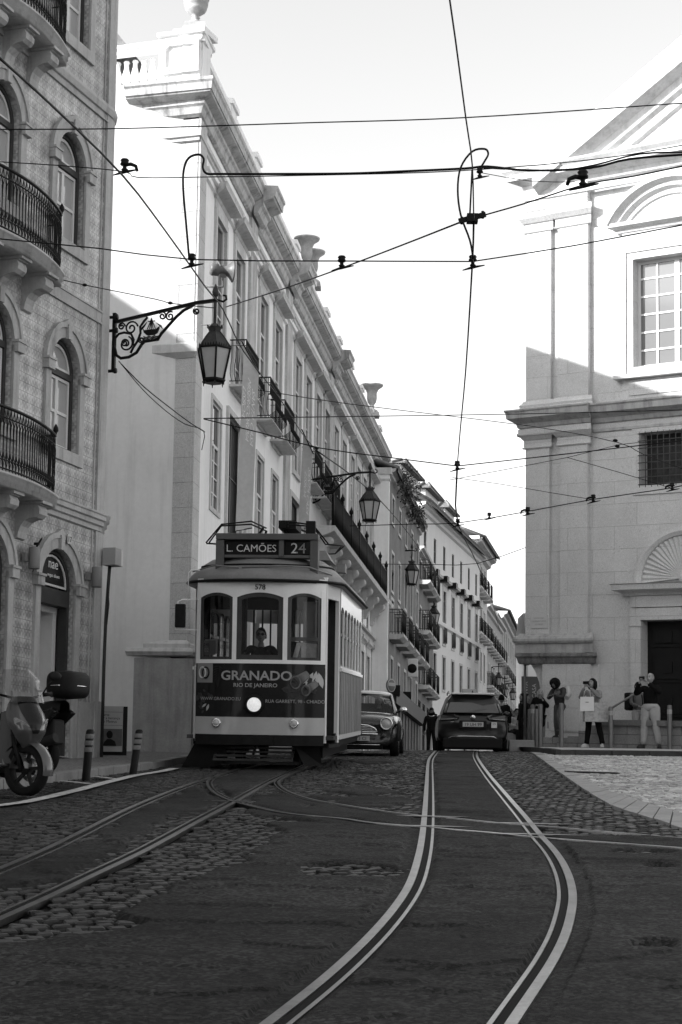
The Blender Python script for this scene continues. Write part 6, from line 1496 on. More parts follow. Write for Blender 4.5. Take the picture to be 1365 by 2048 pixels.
# mirrors
mi = MB(); mi.tube([(xx(387), .3, zz(1200)), (xx(356), .1, zz(1202)), (xx(348), .08, zz(1206)), (xx(343), .08, zz(1262)), (xx(388), .3, zz(1262))], .012, 6); mi.tube([(xx(386), .35, zz(1140)), (xx(369), .3, zz(1140)), (xx(364), .3, zz(1146)), (xx(363), .3, zz(1200))], .01, 6); q = tb(mi, 'mirror_bracket', M_cream)
m = MB(); m.box(xx(343), xx(364), .02, .1, zz(1259), zz(1211)); tb(m, 'mirror', M_tblk, q, bevel=.02)
# underframe, wheels, lifeguard, mudflaps
m = MB(); m.box(-.8, .8, .9, 7.3, .38, .5); m.box(-.95, -.75, 1.0, 7.0, .2, .45); m.box(.75, .95, 1.0, 7.0, .2, .45); m.box(-.25, .25, -.06, .2, .42, .54); tb(m, 'underframe', M_tblk)
for y in (1.75, 5.2):
    for sg in (1, -1):
        m = MB(); m.lathe([(0, .05), (.12, .05), (.14, .02), (.28, .02), (.3, .05), (.34, .05), (.34, -.02), (.37, -.035), (.37, -.06), (0, -.06)], (sg*.47, y, .4), axis='x', n=28); tb(m, 'wheel', M_tblk)
m = MB()
for i in range(4): z = .16+.06*i; m.box(-.72, .55, .15+.1*i, .2+.1*i, z, z+.035)
for x in (-.7, -.1, .52): m.bar((x, .18, .18), (x, .7, .42), .04)
m.bar((-.72, .55, .12), (.6, .55, .12), .05, .05); tb(m, 'lifeguard', M_wood2)
for sg in (-1, 1): m = MB(); m.add([(sg*.55, .3, .42), (sg*1.05, .4, .42), (sg*1.28, .5, .02), (sg*1.1, .45, .04), (sg*.7, .35, .06), (sg*.5, .3, .2)] if sg < 0 else [(.55, .3, .42), (.95, .4, .42), (.98, .5, .1), (.72, .35, .08)], [(0, 1, 2, 3, 4, 5)] if sg < 0 else [(0, 1, 2, 3)]); tb(m, 'mud_flap', M_tblk)
m = MB(); m.box(-BW+.05, -BW+.1, .9, 7, .4, .6); m.box(BW-.1, BW-.05, .9, 7, .38, .6); tb(m, 'skirt', M_tblk)
R3 = Matrix.Rotation(-math.atan(.0706), 3, 'Z') @ Matrix.Rotation(math.atan(.051), 3, 'X')
def intram(x, y, z): return P0+R3 @ Vector((x, y, z))
person('tram driver in a dark coat and sunglasses standing at the controls behind the middle window', intram(-.05, .72, .56), -.07, 1.74,
    J=dict(elL=(.3,-.05,1.12), wrL=(.2,-.26,1.05), elR=(-.3,-.05,1.12), wrR=(-.2,-.26,1.05)), top=cloth('driver', .025), skinm=M_skin, glasses=True)
person('passenger with dark hair standing inside the tram behind the right window', intram(.55, 2.9, .56), -.3, 1.62, top=cloth('pass', .05))
# ================================================================ CARS AND SCOOTERS
M_carblk = mat('black_car_paint', .006, .3, .0, coat=.35, spec=.4); M_cargrey = mat('dark_green_car_paint', .03, .25, 0, coat=.8, spec=.4); M_carwhite = mat('white_car_paint', .62, .25, 0, coat=.6)
M_carglass = mat('tinted_car_glass', .02, .04, 0, spec=.8); M_blkpl = mat('black_plastic', .02, .55, .1, 20); M_lampred = mat('dark_lamp_red', .04, .12, .2, 40, coat=.5); M_plate = mat('plate_white', .38, .4, .04, 20)
M_under = mat('car_underside', .012, .8, 0)
def loft(st, cap=True, smooth=True):
    m = MB(); vs = []; n = None
    for (y, k, P) in st:
        full = [(x, z) for x, z in P]+[(-x, z) for x, z in P[::-1] if x > 1e-6]; n = len(full)
        vs += [(x, y+k*(x/.85)**2, z) for x, z in full]
    fs = [(j*n+i, j*n+(i+1) % n, (j+1)*n+(i+1) % n, (j+1)*n+i) for j in range(len(st)-1) for i in range(n)]
    if cap: fs += [tuple(range(n)), tuple(range((len(st)-1)*n, len(st)*n))]
    return m.add(vs, fs, smooth)
def wheel_parts(t, x, y, r, w, sg):
    m = MB(); m.lathe([(r*.62, -w/2), (r*.93, -w/2), (r, -w*.36), (r, w*.36), (r*.93, w/2), (r*.62, w/2), (r*.62, -w/2)], (x, y, r), axis='x', n=26); wh = m.build('wheel', M_rubber, t, local=True)
    m = MB(); o = sg*w*.38; m.lathe([(r*.63, -w*.4), (r*.63, w*.4)], (x, y, r), axis='x', n=24)
    for k in range(8): a = 2*pi*k/8; m.bar((x+o, y+.06*cos(a), r+.06*sin(a)), (x+o, y+r*.62*cos(a), r+r*.62*sin(a)), .035, .03, up=(1, 0, 0))
    m.lathe([(0, o-.02), (.07, o-.02), (.07, o+.02), (0, o+.02)], (x, y, r), axis='x', n=12); m.build('rim', mat('alloy', .35, .3, .1, metal=.7), wh, local=True)
def bxl(name, x0, x1, y0, y1, z0, z1, mt, t, bev=.01, **k): m = MB(); m.box(x0, x1, y0, y1, z0, z1, **k); return m.build(name, mt, t, local=True, bevel=bev)
def txt(tx, s, T, mt, par, sx=1, al='CENTER', bold=0): return text_mb(tx, s, .001, T, al, bold, sx).build('lettering', mt, par, local=True)
# --- estate car seen from behind
g = G(946, 1503); Pc = Vector((W(946, 1500, 45.2).x, 45.2, zg(45.2)))
c1 = thing('estate_car', 'black estate taxi with a pale roof driving away from us along the curved rails', 'car', tuple(Pc), rz=-.035, rx=.03)
B = lambda a, b, c, d, e, f=.16: [(0, f), (a*.8, f), (a, f+.12), (b, .55), (c, .8), (d, e), (0, e+.02)]
st = [(-.02, .1, [(0, .3), (.6, .3), (.78, .36), (.84, .5), (.78, .66), (.6, .72), (0, .74)]), (.05, .12, [(0, .2), (.62, .2), (.84, .3), (.88, .55), (.84, .76), (.72, .88), (0, .9)]),
      (.16, .1, [(0, .18), (.7, .18), (.88, .28), (.9, .55), (.88, .82), (.78, .95), (0, .96)])]
st += [(y, 0, [(0, .18), (.7, .18), (.88, .24), (.9, .55), (.88, .82), (.8, .95), (0, .96)]) for y in (.6, 1.4, 2.4, 3.2)]
st += [(3.9, 0, [(0, .18), (.7, .18), (.87, .24), (.89, .5), (.85, .75), (.7, .9), (0, .93)]), (4.4, -.15, [(0, .2), (.6, .2), (.8, .28), (.84, .45), (.78, .62), (.6, .72), (0, .74)]), (4.55, -.2, [(0, .3), (.5, .3), (.66, .36), (.7, .45), (.66, .54), (.5, .6), (0, .62)])]
loft(st).build('body', M_carblk, c1, local=True, sub=2)
gh = [(.2, .05, [(0, .9), (.74, .9), (.73, 1.0), (.62, 1.28), (.5, 1.4), (0, 1.42)]), (.36, .03, [(0, .9), (.77, .9), (.755, 1.0), (.65, 1.3), (.54, 1.435), (0, 1.45)]), (1.2, 0, [(0, .9), (.8, .9), (.78, 1.0), (.67, 1.34), (.56, 1.45), (0, 1.475)]), (2.3, 0, [(0, .9), (.8, .9), (.78, 1.0), (.66, 1.33), (.55, 1.43), (0, 1.455)]), (3.2, 0, [(0, .88), (.76, .88), (.74, .92), (.7, .94), (.6, .95), (0, .96)])]
loft(gh).build('cabin_shell', M_carblk, c1, local=True)
def patch(P, name, mt, par, th=.008, bev=0):
    m = MB(); n = len(P); P = [Vector(p) for p in P]; nn = (P[1]-P[0]).cross(P[2]-P[0]).normalized()*th; m.add(P+[p+nn for p in P], [tuple(range(n)), tuple(range(2*n-1, n-1, -1))]+[(i, (i+1) % n, n+(i+1) % n, n+i) for i in range(n)]); return m.build(name, mt, par, local=True, bevel=bev)
rw = patch([(-.66, .165, .98), (.66, .165, .98), (.55, .24, 1.3), (.46, .26, 1.35), (-.46, .26, 1.35), (-.55, .24, 1.3)], 'rear_window', M_carglass, c1, -.02)
m = MB(); m.box(-.55, .55, .16, .5, 1.435, 1.478); m.build('spoiler', M_carwhite, c1, local=True, bevel=.02)
loft([(.3, .04, [(0, 1.42), (.5, 1.4), (.57, 1.38), (.5, 1.445), (0, 1.475)]), (1.2, 0, [(0, 1.45), (.55, 1.43), (.6, 1.41), (.55, 1.47), (0, 1.50)]), (2.3, 0, [(0, 1.43), (.54, 1.41), (.59, 1.39), (.54, 1.45), (0, 1.48)])]).build('roof', M_carwhite, c1, local=True)
m = MB()
for sg in (1, -1): m.tube([(sg*.7, .2, .98), (sg*.6, .28, 1.3), (sg*.52, .33, 1.4)], .03, 6); m.tube([(sg*.6, .4, 1.46), (sg*.6, .5, 1.52), (sg*.6, 2.0, 1.51), (sg*.6, 2.1, 1.46)], .018, 6)
m.build('pillars_and_rails', mat('dull_silver', .4, .3, 0, metal=.6), c1, local=True)
for sg in (1, -1):
    m = MB(); pts = [(.35, .02, .9), (.5, .0, .93), (.8, .13, .92), (.88, .35, .9), (.88, .35, .8), (.82, .12, .78), (.5, -.01, .8), (.38, .01, .84)]
    m.add([(sg*x, y-.005, z) for x, y, z in pts]+[(sg*x, y+.06, z) for x, y, z in pts], [tuple(range(8)), tuple(range(15, 7, -1))]+[(i, (i+1) % 8, 8+(i+1) % 8, 8+i) for i in range(8)])
    tl = m.build('tail_light', M_lampred, c1, local=True); m = MB(); m.tube([(sg*.4, .0, .82), (sg*.8, .11, .8)], .01, 5); m.build('light_strip', mat('lamp_clear', .35, .2, .1, 30), tl, local=True)
    m = MB(); ell_mb(m, (sg*1.0, 2.75, 1.0), (.1, .06, .07)); m.bar((sg*.85, 2.78, .95), (sg*.95, 2.76, .97), .05); m.build('mirror', M_carblk, c1, local=True)
pb = bxl('number_plate', -.26, .26, -.06, -.03, .62, .74, M_plate, c1, .004); txt('19 UH 99', .115, lambda v: Vector((v[0], -.064+v[1]*.5, .64+v[2])), M_iron, pb, .95)
m = MB(); m.box(-.34, .34, -.035, .0, .56, .78); m.build('plate_recess', M_blkpl, c1, local=True, bevel=.02)
st_ = bxl('sticker', .46, .6, -.015, .02, .6, .74, mat('sticker_white', .5, .5, 0), c1, 0); txt('379', .055, lambda v: Vector((.53+v[0], -.02+v[1]*.3, .675+v[2])), M_iron, st_)
m = MB(); m.lathe([(0, -.01), (.05, -.012), (.06, -.005), (.06, .02)], (.0, .0, .855), axis='y', n=20); bd = m.build('badge', M_chrome, c1, local=True)
m = MB()
for a, b in (((-.03, .04), (-.012, -.0)), ((-.012, 0), (0, .03)), ((0, .03), (.012, 0)), ((.012, 0), (.03, .04)), ((-.042, .02), (-.018, -.04)), ((-.018, -.04), (0, -.008)), ((0, -.008), (.018, -.04)), ((.018, -.04), (.042, .02))): m.bar((a[0], -.016, .855+a[1]), (b[0], -.016, .855+b[1]), .008)
m.build('badge_letters', M_carblk, bd, local=True)
txt('GOLF', .035, lambda v: Vector((-.52+v[0], .0+v[1]*.3, .73+v[2])), M_chrome, c1)
m = MB(); m.tube([(-.66, .06, .3), (-.52, .0, .375), (-.3, -.04, .385), (.3, -.04, .385), (.52, .0, .375), (.66, .06, .3)], .011, 6); m.build('chrome_strip', M_chrome, c1, local=True)
m = MB(); m.box(-.74, .74, .02, .3, .08, .34); m.build('lower_bumper', M_blkpl, c1, local=True, bevel=.03)
m = MB(); m.box(-.25, .12, .9, 1.15, 1.5, 1.6); ts = m.build('roof_sign', mat('sign_pale', .3, .4, .1), c1, local=True, bevel=.02)
m = MB(); m.tube([(0, .5, 1.46), (0, .42, 1.54)], [.03, .01], 8); m.build('antenna', M_blkpl, c1, local=True)
m = MB()
for sg in (-1, 1):
    x = sg*.5
    for i in range(9): m.box(sg*.2+sg*i*.037, sg*.2+sg*i*.037+sg*.026, .235, .24, 1.30-.004*i, 1.325-.003*i)
m.build('window_lettering', M_adw, rw, local=True)
for x in (-.42, .42):
    m = MB(); ell_mb(m, (x, 1.6, 1.18), (.13, .06, .12)); m.box(x-.2, x+.2, 1.55, 1.65, .8, 1.08); m.build('head_rest', M_blkpl, c1, local=True)
for sg in (1, -1):
    for y in (.85, 3.5): wheel_parts(c1, sg*.78, y, .31, .2, sg)
m = MB(); m.box(-.75, .75, .35, 4.1, .05, .3); m.build('underside', M_under, c1, local=True)
# --- small hatchback facing us
Pm = Vector((W(717, 1500, 38.2).x, 38.2, zg(38.2)))
c2 = thing('small_hatchback', 'small dark hatchback with white roof and round headlights, half hidden behind the tram', 'car', tuple(Pm), rz=-.075, rx=.045)
st = [(.02, .28, [(0, .3), (.5, .3), (.66, .36), (.7, .48), (.64, .6), (.5, .66), (0, .68)]), (.08, .3, [(0, .2), (.55, .2), (.76, .28), (.8, .5), (.74, .68), (.55, .78), (0, .82)]),
      (.3, .22, [(0, .17), (.6, .17), (.82, .25), (.84, .5), (.79, .74), (.6, .86), (0, .9)]), (.8, .1, [(0, .17), (.6, .17), (.83, .25), (.845, .5), (.81, .78), (.66, .9), (0, .95)])]
st += [(y, 0, [(0, .17), (.6, .17), (.82, .25), (.845, .5), (.82, .8), (.7, .92), (0, .95)]) for y in (1.2, 2.0, 2.9)]
st += [(3.5, -.1, [(0, .2), (.6, .2), (.78, .3), (.8, .5), (.76, .75), (.66, .88), (0, .9)])]
loft(st).build('body', M_cargrey, c2, local=True, sub=2)
gh = [(1.12, .12, [(0, .9), (.7, .9), (.69, .92), (.66, .94), (0, .96)]), (1.75, .08, [(0, .9), (.72, .9), (.69, 1.02), (.58, 1.33), (0, 1.38)]), (2.4, 0, [(0, .9), (.73, .9), (.7, 1.02), (.6, 1.34), (0, 1.39)]), (3.3, 0, [(0, .9), (.7, .9), (.68, 1.02), (.56, 1.3), (0, 1.36)])]
loft(gh).build('cabin_glass', M_tglass, c2, local=True)
m = MB(); m.box(-.66, .66, 1.5, 3.3, .9, .93); [m.box(x-.2, x+.2, 2.35, 2.5, .85, 1.2, .03) for x in (-.33,)]; m.box(-.6, .6, 2.9, 3.1, .9, 1.15); m.build('seats', M_under, c2, local=True)
loft([(1.62, .1, [(0, 1.35), (.55, 1.31), (.61, 1.3), (.56, 1.38), (.3, 1.42), (0, 1.43)]), (2.4, 0, [(0, 1.37), (.58, 1.33), (.64, 1.32), (.58, 1.41), (.3, 1.44), (0, 1.45)]), (3.35, 0, [(0, 1.34), (.54, 1.3), (.6, 1.28), (.54, 1.37), (.3, 1.4), (0, 1.41)])]).build('roof', M_carwhite, c2, local=True, sub=1)
m = MB()
for sg in (1, -1): m.tube([(sg*.72, 1.18, .93), (sg*.6, 1.8, 1.34)], .02, 6)
m.build('pillar', mat('bright_pillar', .5, .3, 0), c2, local=True)
m = MB(); m.tube([(x, .75+.25*(x/.85)**2*.6+.3, .945-.05*(x/.7)**2) for x in (-.68, -.4, 0, .4, .68)], .008, 5); m.build('bonnet_edge', M_chrome, c2, local=True)
for sg in (1, -1):
    m = MB(); m.lathe([(.1, .1), (.135, .05), (.14, -.02), (.13, -.05), (.112, -.05), (.11, -.02)], (sg*.58, .19, .70), axis='y', n=24); hl = m.build('headlight', M_chrome, c2, local=True)
    m = MB(); m.lathe([(0, -.06), (.05, -.055), (.1, -.035), (.112, -.02)], (sg*.58, .19, .70), axis='y', n=22); m.build('lens', mat('lamp_glass', .5, .12, .3, 60), hl, local=True)
    m = MB(); m.lathe([(0, -.02), (.04, -.02), (.05, 0)], (sg*.53, .09, .44), axis='y', n=14); m.build('fog_lamp', M_lampred, c2, local=True)
    m = MB(); ell_mb(m, (sg*.9, 1.15, 1.0), (.09, .06, .065), 14, 10); m.build('mirror', M_chrome, c2, local=True); m = MB(); m.bar((sg*.72, 1.2, .93), (sg*.84, 1.17, .97), .03); m.build('mirror_arm', M_blkpl, c2, local=True)
    m = MB(); m.tube([(sg*.83, .55+.42*cos(a), .33+.38*sin(a)) for a in [pi*k/12 for k in range(13)]], .035, 6); m.build('wheel_arch', M_blkpl, c2, local=True)
    for y in (.62, 3.0): wheel_parts(c2, sg*.74, y, .3, .19, sg)
m = MB(); pts = [(-.4, .52), (-.34, .6), (-.2, .66), (0, .675), (.2, .66), (.34, .6), (.4, .52)]
yb_ = lambda x: .03+.28*(x/.85)**2-.015
m.tube([(x, yb_(x)-.03, z) for x, z in pts], .016, 6); m.tube([(x, yb_(x)-.03, .52) for x in (-.4, -.2, 0, .2, .4)], .012, 6)
for z, w in ((.56, .37), (.6, .32), (.635, .24)): m.tube([(x, yb_(x)-.03, z) for x in (-w, -w/2, 0, w/2, w)], .008, 5)
m.tube([(x, yb_(x)-.04, .485-.02*abs(x)) for x in (-.4, -.2, 0, .2, .4)], .014, 6); m.tube([(x, yb_(x)-.03, .25) for x in (-.45, -.2, 0, .2, .45)], .009, 5); m.build('grille', M_chrome, c2, local=True)
m = MB(); m.add([(x, yb_(x)-.012, z) for x, z in pts], [tuple(range(7))]); m.build('grille_opening', M_under, c2, local=True)
pb = bxl('number_plate', -.28, .24, -.05, -.03, .33, .435, M_plate, c2, .003); txt('BM 73 CI', .1, lambda v: Vector((-.02+v[0], -.054+v[1]*.5, .348+v[2])), M_iron, pb, 1.0)
m = MB(); m.box(-.5, .5, .02, .4, .16, .24); m.build('underside', M_under, c2, local=True)
m = MB(); m.box(-.7, .7, .4, 3.3, .14, .26); m.build('floor_pan', M_under, c2, local=True)
# --- scooters
M_scg = mat('scooter_grey_paint', .07, .25, .05, coat=.6); M_scb = mat('scooter_black_paint', .018, .25, 0, coat=.5); M_disc = mat('brake_disc', .35, .35, .1, metal=.7); M_screen = M_tglass
def scooter(label, loc, rz, paint, topcase, steer=.25, lean=.0, screen=True):
    """local: front wheel towards -y, origin under the front wheel, x to the rider's left"""
    t = thing('motor_scooter', label, 'scooter', tuple(loc), rz, 'motor scooters parked by the shop'); lb = lambda m, n, mt, p=None, **k: m.build(n, mt, p or t, local=True, **k)
    S = Matrix.Rotation(steer, 3, 'Z')
    st_ = lambda m: setattr(m, 'v', [S @ v for v in m.v]) or m
    def whl(y, r, w, steer_):
        m = MB(); m.lathe([(r*.66, -w*.4), (r*.85, -w*.5), (r*.96, -w*.32), (r, 0), (r*.96, w*.32), (r*.85, w*.5), (r*.66, w*.4), (r*.66, -w*.4)], (0, y, r), axis='x', n=36)
        if steer_: st_(m)
        q = lb(m, 'wheel', M_rubber); m = MB(); m.lathe([(r*.67, -w*.35), (r*.62, 0), (r*.67, w*.35)], (0, y, r), axis='x', n=30)
        for k in range(5):
            a = 2*pi*k/5+.3; m.bar((0, y+.03*cos(a), r+.03*sin(a)), (0, y+r*.64*cos(a+.2), r+r*.64*sin(a+.2)), .035, .03, up=(1, 0, 0))
        m.lathe([(0, -.05), (.045, -.05), (.045, .05), (0, .05)], (0, y, r), axis='x', n=12)
        if steer_: st_(m)
        lb(m, 'rim', M_blkpl, q); m = MB()
        for sx in (.055, ): 
            m.lathe([(.075, sx), (.125, sx), (.125, sx+.006), (.075, sx+.006), (.075, sx)], (0, y, r), axis='x', n=28)
            for k in range(10): a = 2*pi*k/10; m.lathe([(0, sx-.002), (.008, sx-.002), (.008, sx+.009), (0, sx+.009)], (0, y+.1*cos(a), r+.1*sin(a)), axis='x', n=6)
        if steer_: st_(m)
        lb(m, 'brake_disc', M_disc, q)
    whl(0, .285, .13, True); whl(1.33, .27, .14, False)
    m = MB()   # fork + front mudguard
    for sx in (-.095, .095): m.tube([(sx, .0, .285), (sx, .13, .66)], .022, 8)
    st_(m); lb(m, 'fork', M_blkpl)
    m = MB(); 
    def mg(u, v): a = radians(-12+150*u); x = (v-.5)*2; r = .318-.03*abs(x)**2; return S @ Vector((x*.085, -r*cos(a)*1.02+.0, .285+r*sin(a)))
    m.grid(mg, 16, 6); m.grid(lambda u, v: S @ Vector(((1 if v < .5 else -1)*.092, -.05+.22*u, .3+.22*sin(pi*u)*(.6+.4*abs(v-.5)))), 8, 1); lb(m, 'front_mudguard', paint)
    for sx in ():
        m = MB(); m.add([S @ Vector(p) for p in [(sx*.1, -.1, .52), (sx*.1, .08, .56), (sx*.115, .12, .38), (sx*.115, .03, .27), (sx*.11, -.06, .36)]], [(0, 1, 2, 3, 4)]); lb(m, 'mudguard_side', paint)
    # front cowl: lofted shield
    m = MB(); rows = [(.5, -.04, .05, .04), (.58, -.14, .12, .12), (.68, -.2, .18, .19), (.78, -.185, .215, .23), (.88, -.12, .21, .24), (.98, -.04, .17, .2), (1.06, .03, .12, .12)]
    def cf(u, v):
        k = v*(len(rows)-1); i = min(int(k), len(rows)-2); f = k-i; a, b = rows[i], rows[i+1]; z, y, w, d = [a[j]+(b[j]-a[j])*f for j in range(4)]
        an = pi*u; return Vector((w*cos(an), y+d*(1-sin(an)), z))
    m.grid(cf, 24, 18); lb(m, 'front_cowl', paint)
    m = MB(); m.grid(lambda u, v: cf(.5+(u-.5)*(.12+.5*v), .3+.7*v)+Vector((0, -.007, .002)), 12, 14); lb(m, 'cowl_centre', M_scb)
    for sx in (-1, 1):   # slanted headlights
        m = MB(); P = [(.012, -.185, .70), (.1, -.165, .77), (.185, -.085, .83), (.19, -.06, .77), (.12, -.13, .69), (.03, -.17, .655)]
        m.add([(sx*x, y-.012, z) for x, y, z in P]+[(sx*x, y+.04, z) for x, y, z in P], [tuple(range(6)), tuple(range(11, 5, -1))]+[(i, (i+1) % 6, 6+(i+1) % 6, 6+i) for i in range(6)]); hq = lb(m, 'headlight', mat('headlamp_glass', .3, .08, .5, 50, coat=.8), bevel=.006)
        continue
        m = MB(); m.add([(sx*.13, -.12, .66), (sx*.2, -.06, .69), (sx*.215, -.03, .64), (sx*.16, -.08, .6)], [(0, 1, 2, 3)]); lb(m, 'indicator', mat('lamp_glass', .5, .12, .3, 60))
    m = MB(); m.grid(lambda u, v: Vector(((u-.5)*2*(.2+.04*v-.08*max(0, v-.7)/.3), .0+.28*v-.09*(1-(2*u-1)**2)+.05, 1.0+.36*v)), 10, 10); lb(m, 'windscreen', mat('smoked_screen', .06, .1, 0, spec=.6) if topcase else M_screen)
    m = MB(); m.tube([(-.36, .3, 1.12), (-.3, .28, 1.1), (-.1, .2, 1.05), (.1, .2, 1.05), (.3, .28, 1.1), (.36, .3, 1.12)], .014, 8)
    for sx in (-1, 1): m.tube([(sx*.28, .28, 1.1), (sx*.4, .3, 1.12)], .022, 8); m.tube([(sx*.3, .22, 1.1), (sx*.38, .2, 1.08)], .007, 5)
    lb(m, 'handlebar', M_blkpl)
    for sx in (-1, 1):
        m = MB(); m.tube([(sx*.24, .22, 1.08), (sx*.3, .16, 1.22), (sx*.33, .14, 1.28)], .008, 6); ell_mb(m, (sx*.36, .14, 1.3), (.075, .025, .05), 14, 8); lb(m, 'mirror', M_blkpl)
    # leg shield, floor, side panels, seat, tail
    m = MB(); m.grid(lambda u, v: Vector(((u-.5)*2*(.24-.05*v), .1+.08*v+.1*(2*abs(u-.5))**2, .35+.55*v)), 8, 8); lb(m, 'leg_shield', M_scb)
    for sx in (-1, 1):
        m = MB(); P = [(.15, .32), (.5, .26), (.95, .3), (1.15, .42), (1.5, .62), (1.72, .8), (1.62, .86), (1.2, .76), (.85, .74), (.6, .52), (.35, .42), (.2, .5)]
        m.prism([(y, z) for y, z in P], sx*.13, sx*.21, 'yz'); lb(m, 'side_panel', paint, bevel=.03)
        m = MB(); m.prism([(.78, .2), (1.3, .24), (1.2, .5), (.8, .5)], sx*.1, sx*.18, 'yz'); lb(m, 'engine_cover', M_blkpl, bevel=.03)
    m = MB(); m.box(-.15, .15, .2, 1.2, .26, .42); m.box(-.12, .12, .6, 1.6, .4, .72); lb(m, 'frame_cover', M_blkpl, bevel=.03)
    m = MB(); rows2 = [(.62, .74, .1), (.8, .8, .16), (1.05, .8, .17), (1.2, .88, .17), (1.5, .92, .15), (1.68, .92, .1)]
    def sf(u, v):
        k = v*(len(rows2)-1); i = min(int(k), len(rows2)-2); f = k-i; a, b = rows2[i], rows2[i+1]; y, z, w = [a[j]+(b[j]-a[j])*f for j in range(3)]; an = pi*u; return Vector((w*cos(an), y, z-.1+.13*sin(an)**.5))
    m.grid(sf, 12, 15); lb(m, 'seat', M_blkpl)
    m = MB(); m.tube([(.19, .9, .3), (.2, 1.2, .32), (.21, 1.35, .36)], .05, 10); m.tube([(.21, 1.3, .35), (.22, 1.72, .48)], [.07, .06], 12); lb(m, 'exhaust', M_blkpl)
    m = MB()
    for sx in (-.12, .12): m.tube([(sx, 1.33, .27), (sx, 1.5, .6)], .02, 6)
    m.grid(lambda u, v: Vector(((v-.5)*.14, 1.33+.31*sin(radians(-20+80*u)), .27+.31*cos(radians(-20+80*u)))), 8, 3); lb(m, 'rear_mudguard', M_blkpl)
    m = MB(); m.tube([(.15, .75, .25), (.28, .7, .02)], .012, 6); lb(m, 'side_stand', M_iron)
    if topcase:
        def tc(u, v): 
            an = 2*pi*u; k = (1-abs(2*v-1)**4)**.3 if 0 < v < 1 else 0; return Vector((.27*k*math.copysign(abs(cos(an))**.6, cos(an)), 1.72+.21*k*math.copysign(abs(sin(an))**.6, sin(an)), .96+.36*v))
        m = MB(); m.grid(tc, 28, 16); q = lb(m, 'top_case', M_blkpl); m = MB(); m.tube([(.275*cos(a) if abs(cos(a)) > .0 else 0, 1.72+.215*sin(a), 1.12) for a in [2*pi*k/20 for k in range(20)]], .008, 5, closed=True); lb(m, 'case_seam', M_chrome, q)
    return t
def flat(px, py): p = G(px, py); return Vector((p.x, p.y, zg(p.y)+.015))
scooter('grey parked scooter nearest us with slanted headlights and front disc wheel', flat(52, 1597), radians(34), M_scg, False, steer=.45)
nd = Vector((sin(radians(-118)), -cos(radians(-118)), 0)); p2 = flat(80, 1568)+nd*1.33; p2.z = zg(p2.y)+.05
scooter('black parked scooter with a round top case, behind the grey one', p2, radians(-118), M_scb, True, steer=.1)
# ================================================================ STREET LAMPS, WIRES, SMALL THINGS
M_lglass = mat('frosted_lantern_glass', .42, .35, .08, 6, spec=.5)
def lantern(t, x, z, s=1.0, local=True):
    """hexagonal lantern hanging with its rim at height z"""
    hx = lambda r, zz_, a0=0: [(x+r*s*cos(a0+2*pi*k/6), r*s*sin(a0+2*pi*k/6), z+zz_*s) for k in range(6)]
    m = MB(); A, B_ = hx(.30, 0), hx(.185, -.54)
    for k in range(6): m.tube([A[k], B_[k]], .018*s, 6)
    for P in (A, B_, hx(.2, -.56)): m.tube(P, .02*s, 6, closed=True)
    m.add(hx(.19, -.55)+hx(.15, -.6), [(i, (i+1) % 6, 6+(i+1) % 6, 6+i) for i in range(6)]+[tuple(range(6, 12))])
    for k in range(6):
        a = 2*pi*k/6; m.tube([(x+.185*s*cos(a), .185*s*sin(a), z-.55*s), (x+.19*s*cos(a), .19*s*sin(a), z-.64*s)], [.018*s, .006*s], 5)
    for k in range(36):
        a = 2*pi*k/36; kk = 1/cos(((a+pi/6) % (pi/3))-pi/6) * cos(pi/6) if False else 1
        r = .31*s*cos(pi/6)/cos((a % (pi/3))-pi/6); m.add([(x+r*cos(a-.07), r*sin(a-.07), z), (x+r*cos(a+.07), r*sin(a+.07), z), (x+r*1.03*cos(a), r*1.03*sin(a), z+.07*s)], [(0, 1, 2)])
    l = m.build('lantern', M_iron, t, local=True)
    m = MB(); A, B_ = hx(.285, -.01), hx(.175, -.53); m.add(A+B_, [(i, (i+1) % 6, 6+(i+1) % 6, 6+i) for i in range(6)]); m.build('glass', M_lglass, l, local=True)
    m = MB(); a, b, c, d = hx(.305, .01), hx(.18, .2), hx(.1, .3), hx(.13, .38); m.add(a+b+c+d, [(j*6+i, j*6+(i+1) % 6, (j+1)*6+(i+1) % 6, (j+1)*6+i) for j in range(3) for i in range(6)])
    for k in range(6): m.tube([a[k], b[k], c[k]], .014*s, 5)
    for k in range(8): q = 2*pi*k/8; m.lathe([(0, 0), (.02*s, .02*s), (0, .06*s)], (x+.13*s*cos(q), .13*s*sin(q), z+.37*s), n=6)
    m.lathe([(.13*s, 0), (.08*s, .03*s), (.03*s, .08*s), (.03*s, .16*s), (0, .16*s)], (x, 0, z+.38*s), n=10)
    m.tube([(x, 0, z+.4*s), (x, 0, z+.92*s)], .03*s, 8); m.lathe([(0, .0), (.05*s, .02*s), (.06*s, .09*s), (.035*s, .17*s), (0, .24*s)], (x, 0, z+.92*s), n=10)
    m.build('lantern_hood', mat('weathered_lamp_iron', .05, .5, .3, 9, .1, 60), l, local=True)
def spiral(m, cx, cz, r, a0, turns, rr, sg=1, n=26, end=.2):
    m.tube([(cx+r*(1-(1-end)*k/n)*cos(a0+sg*2*pi*turns*k/n), 0, cz+r*(1-(1-end)*k/n)*sin(a0+sg*2*pi*turns*k/n)) for k in range(n+1)], rr, 6)
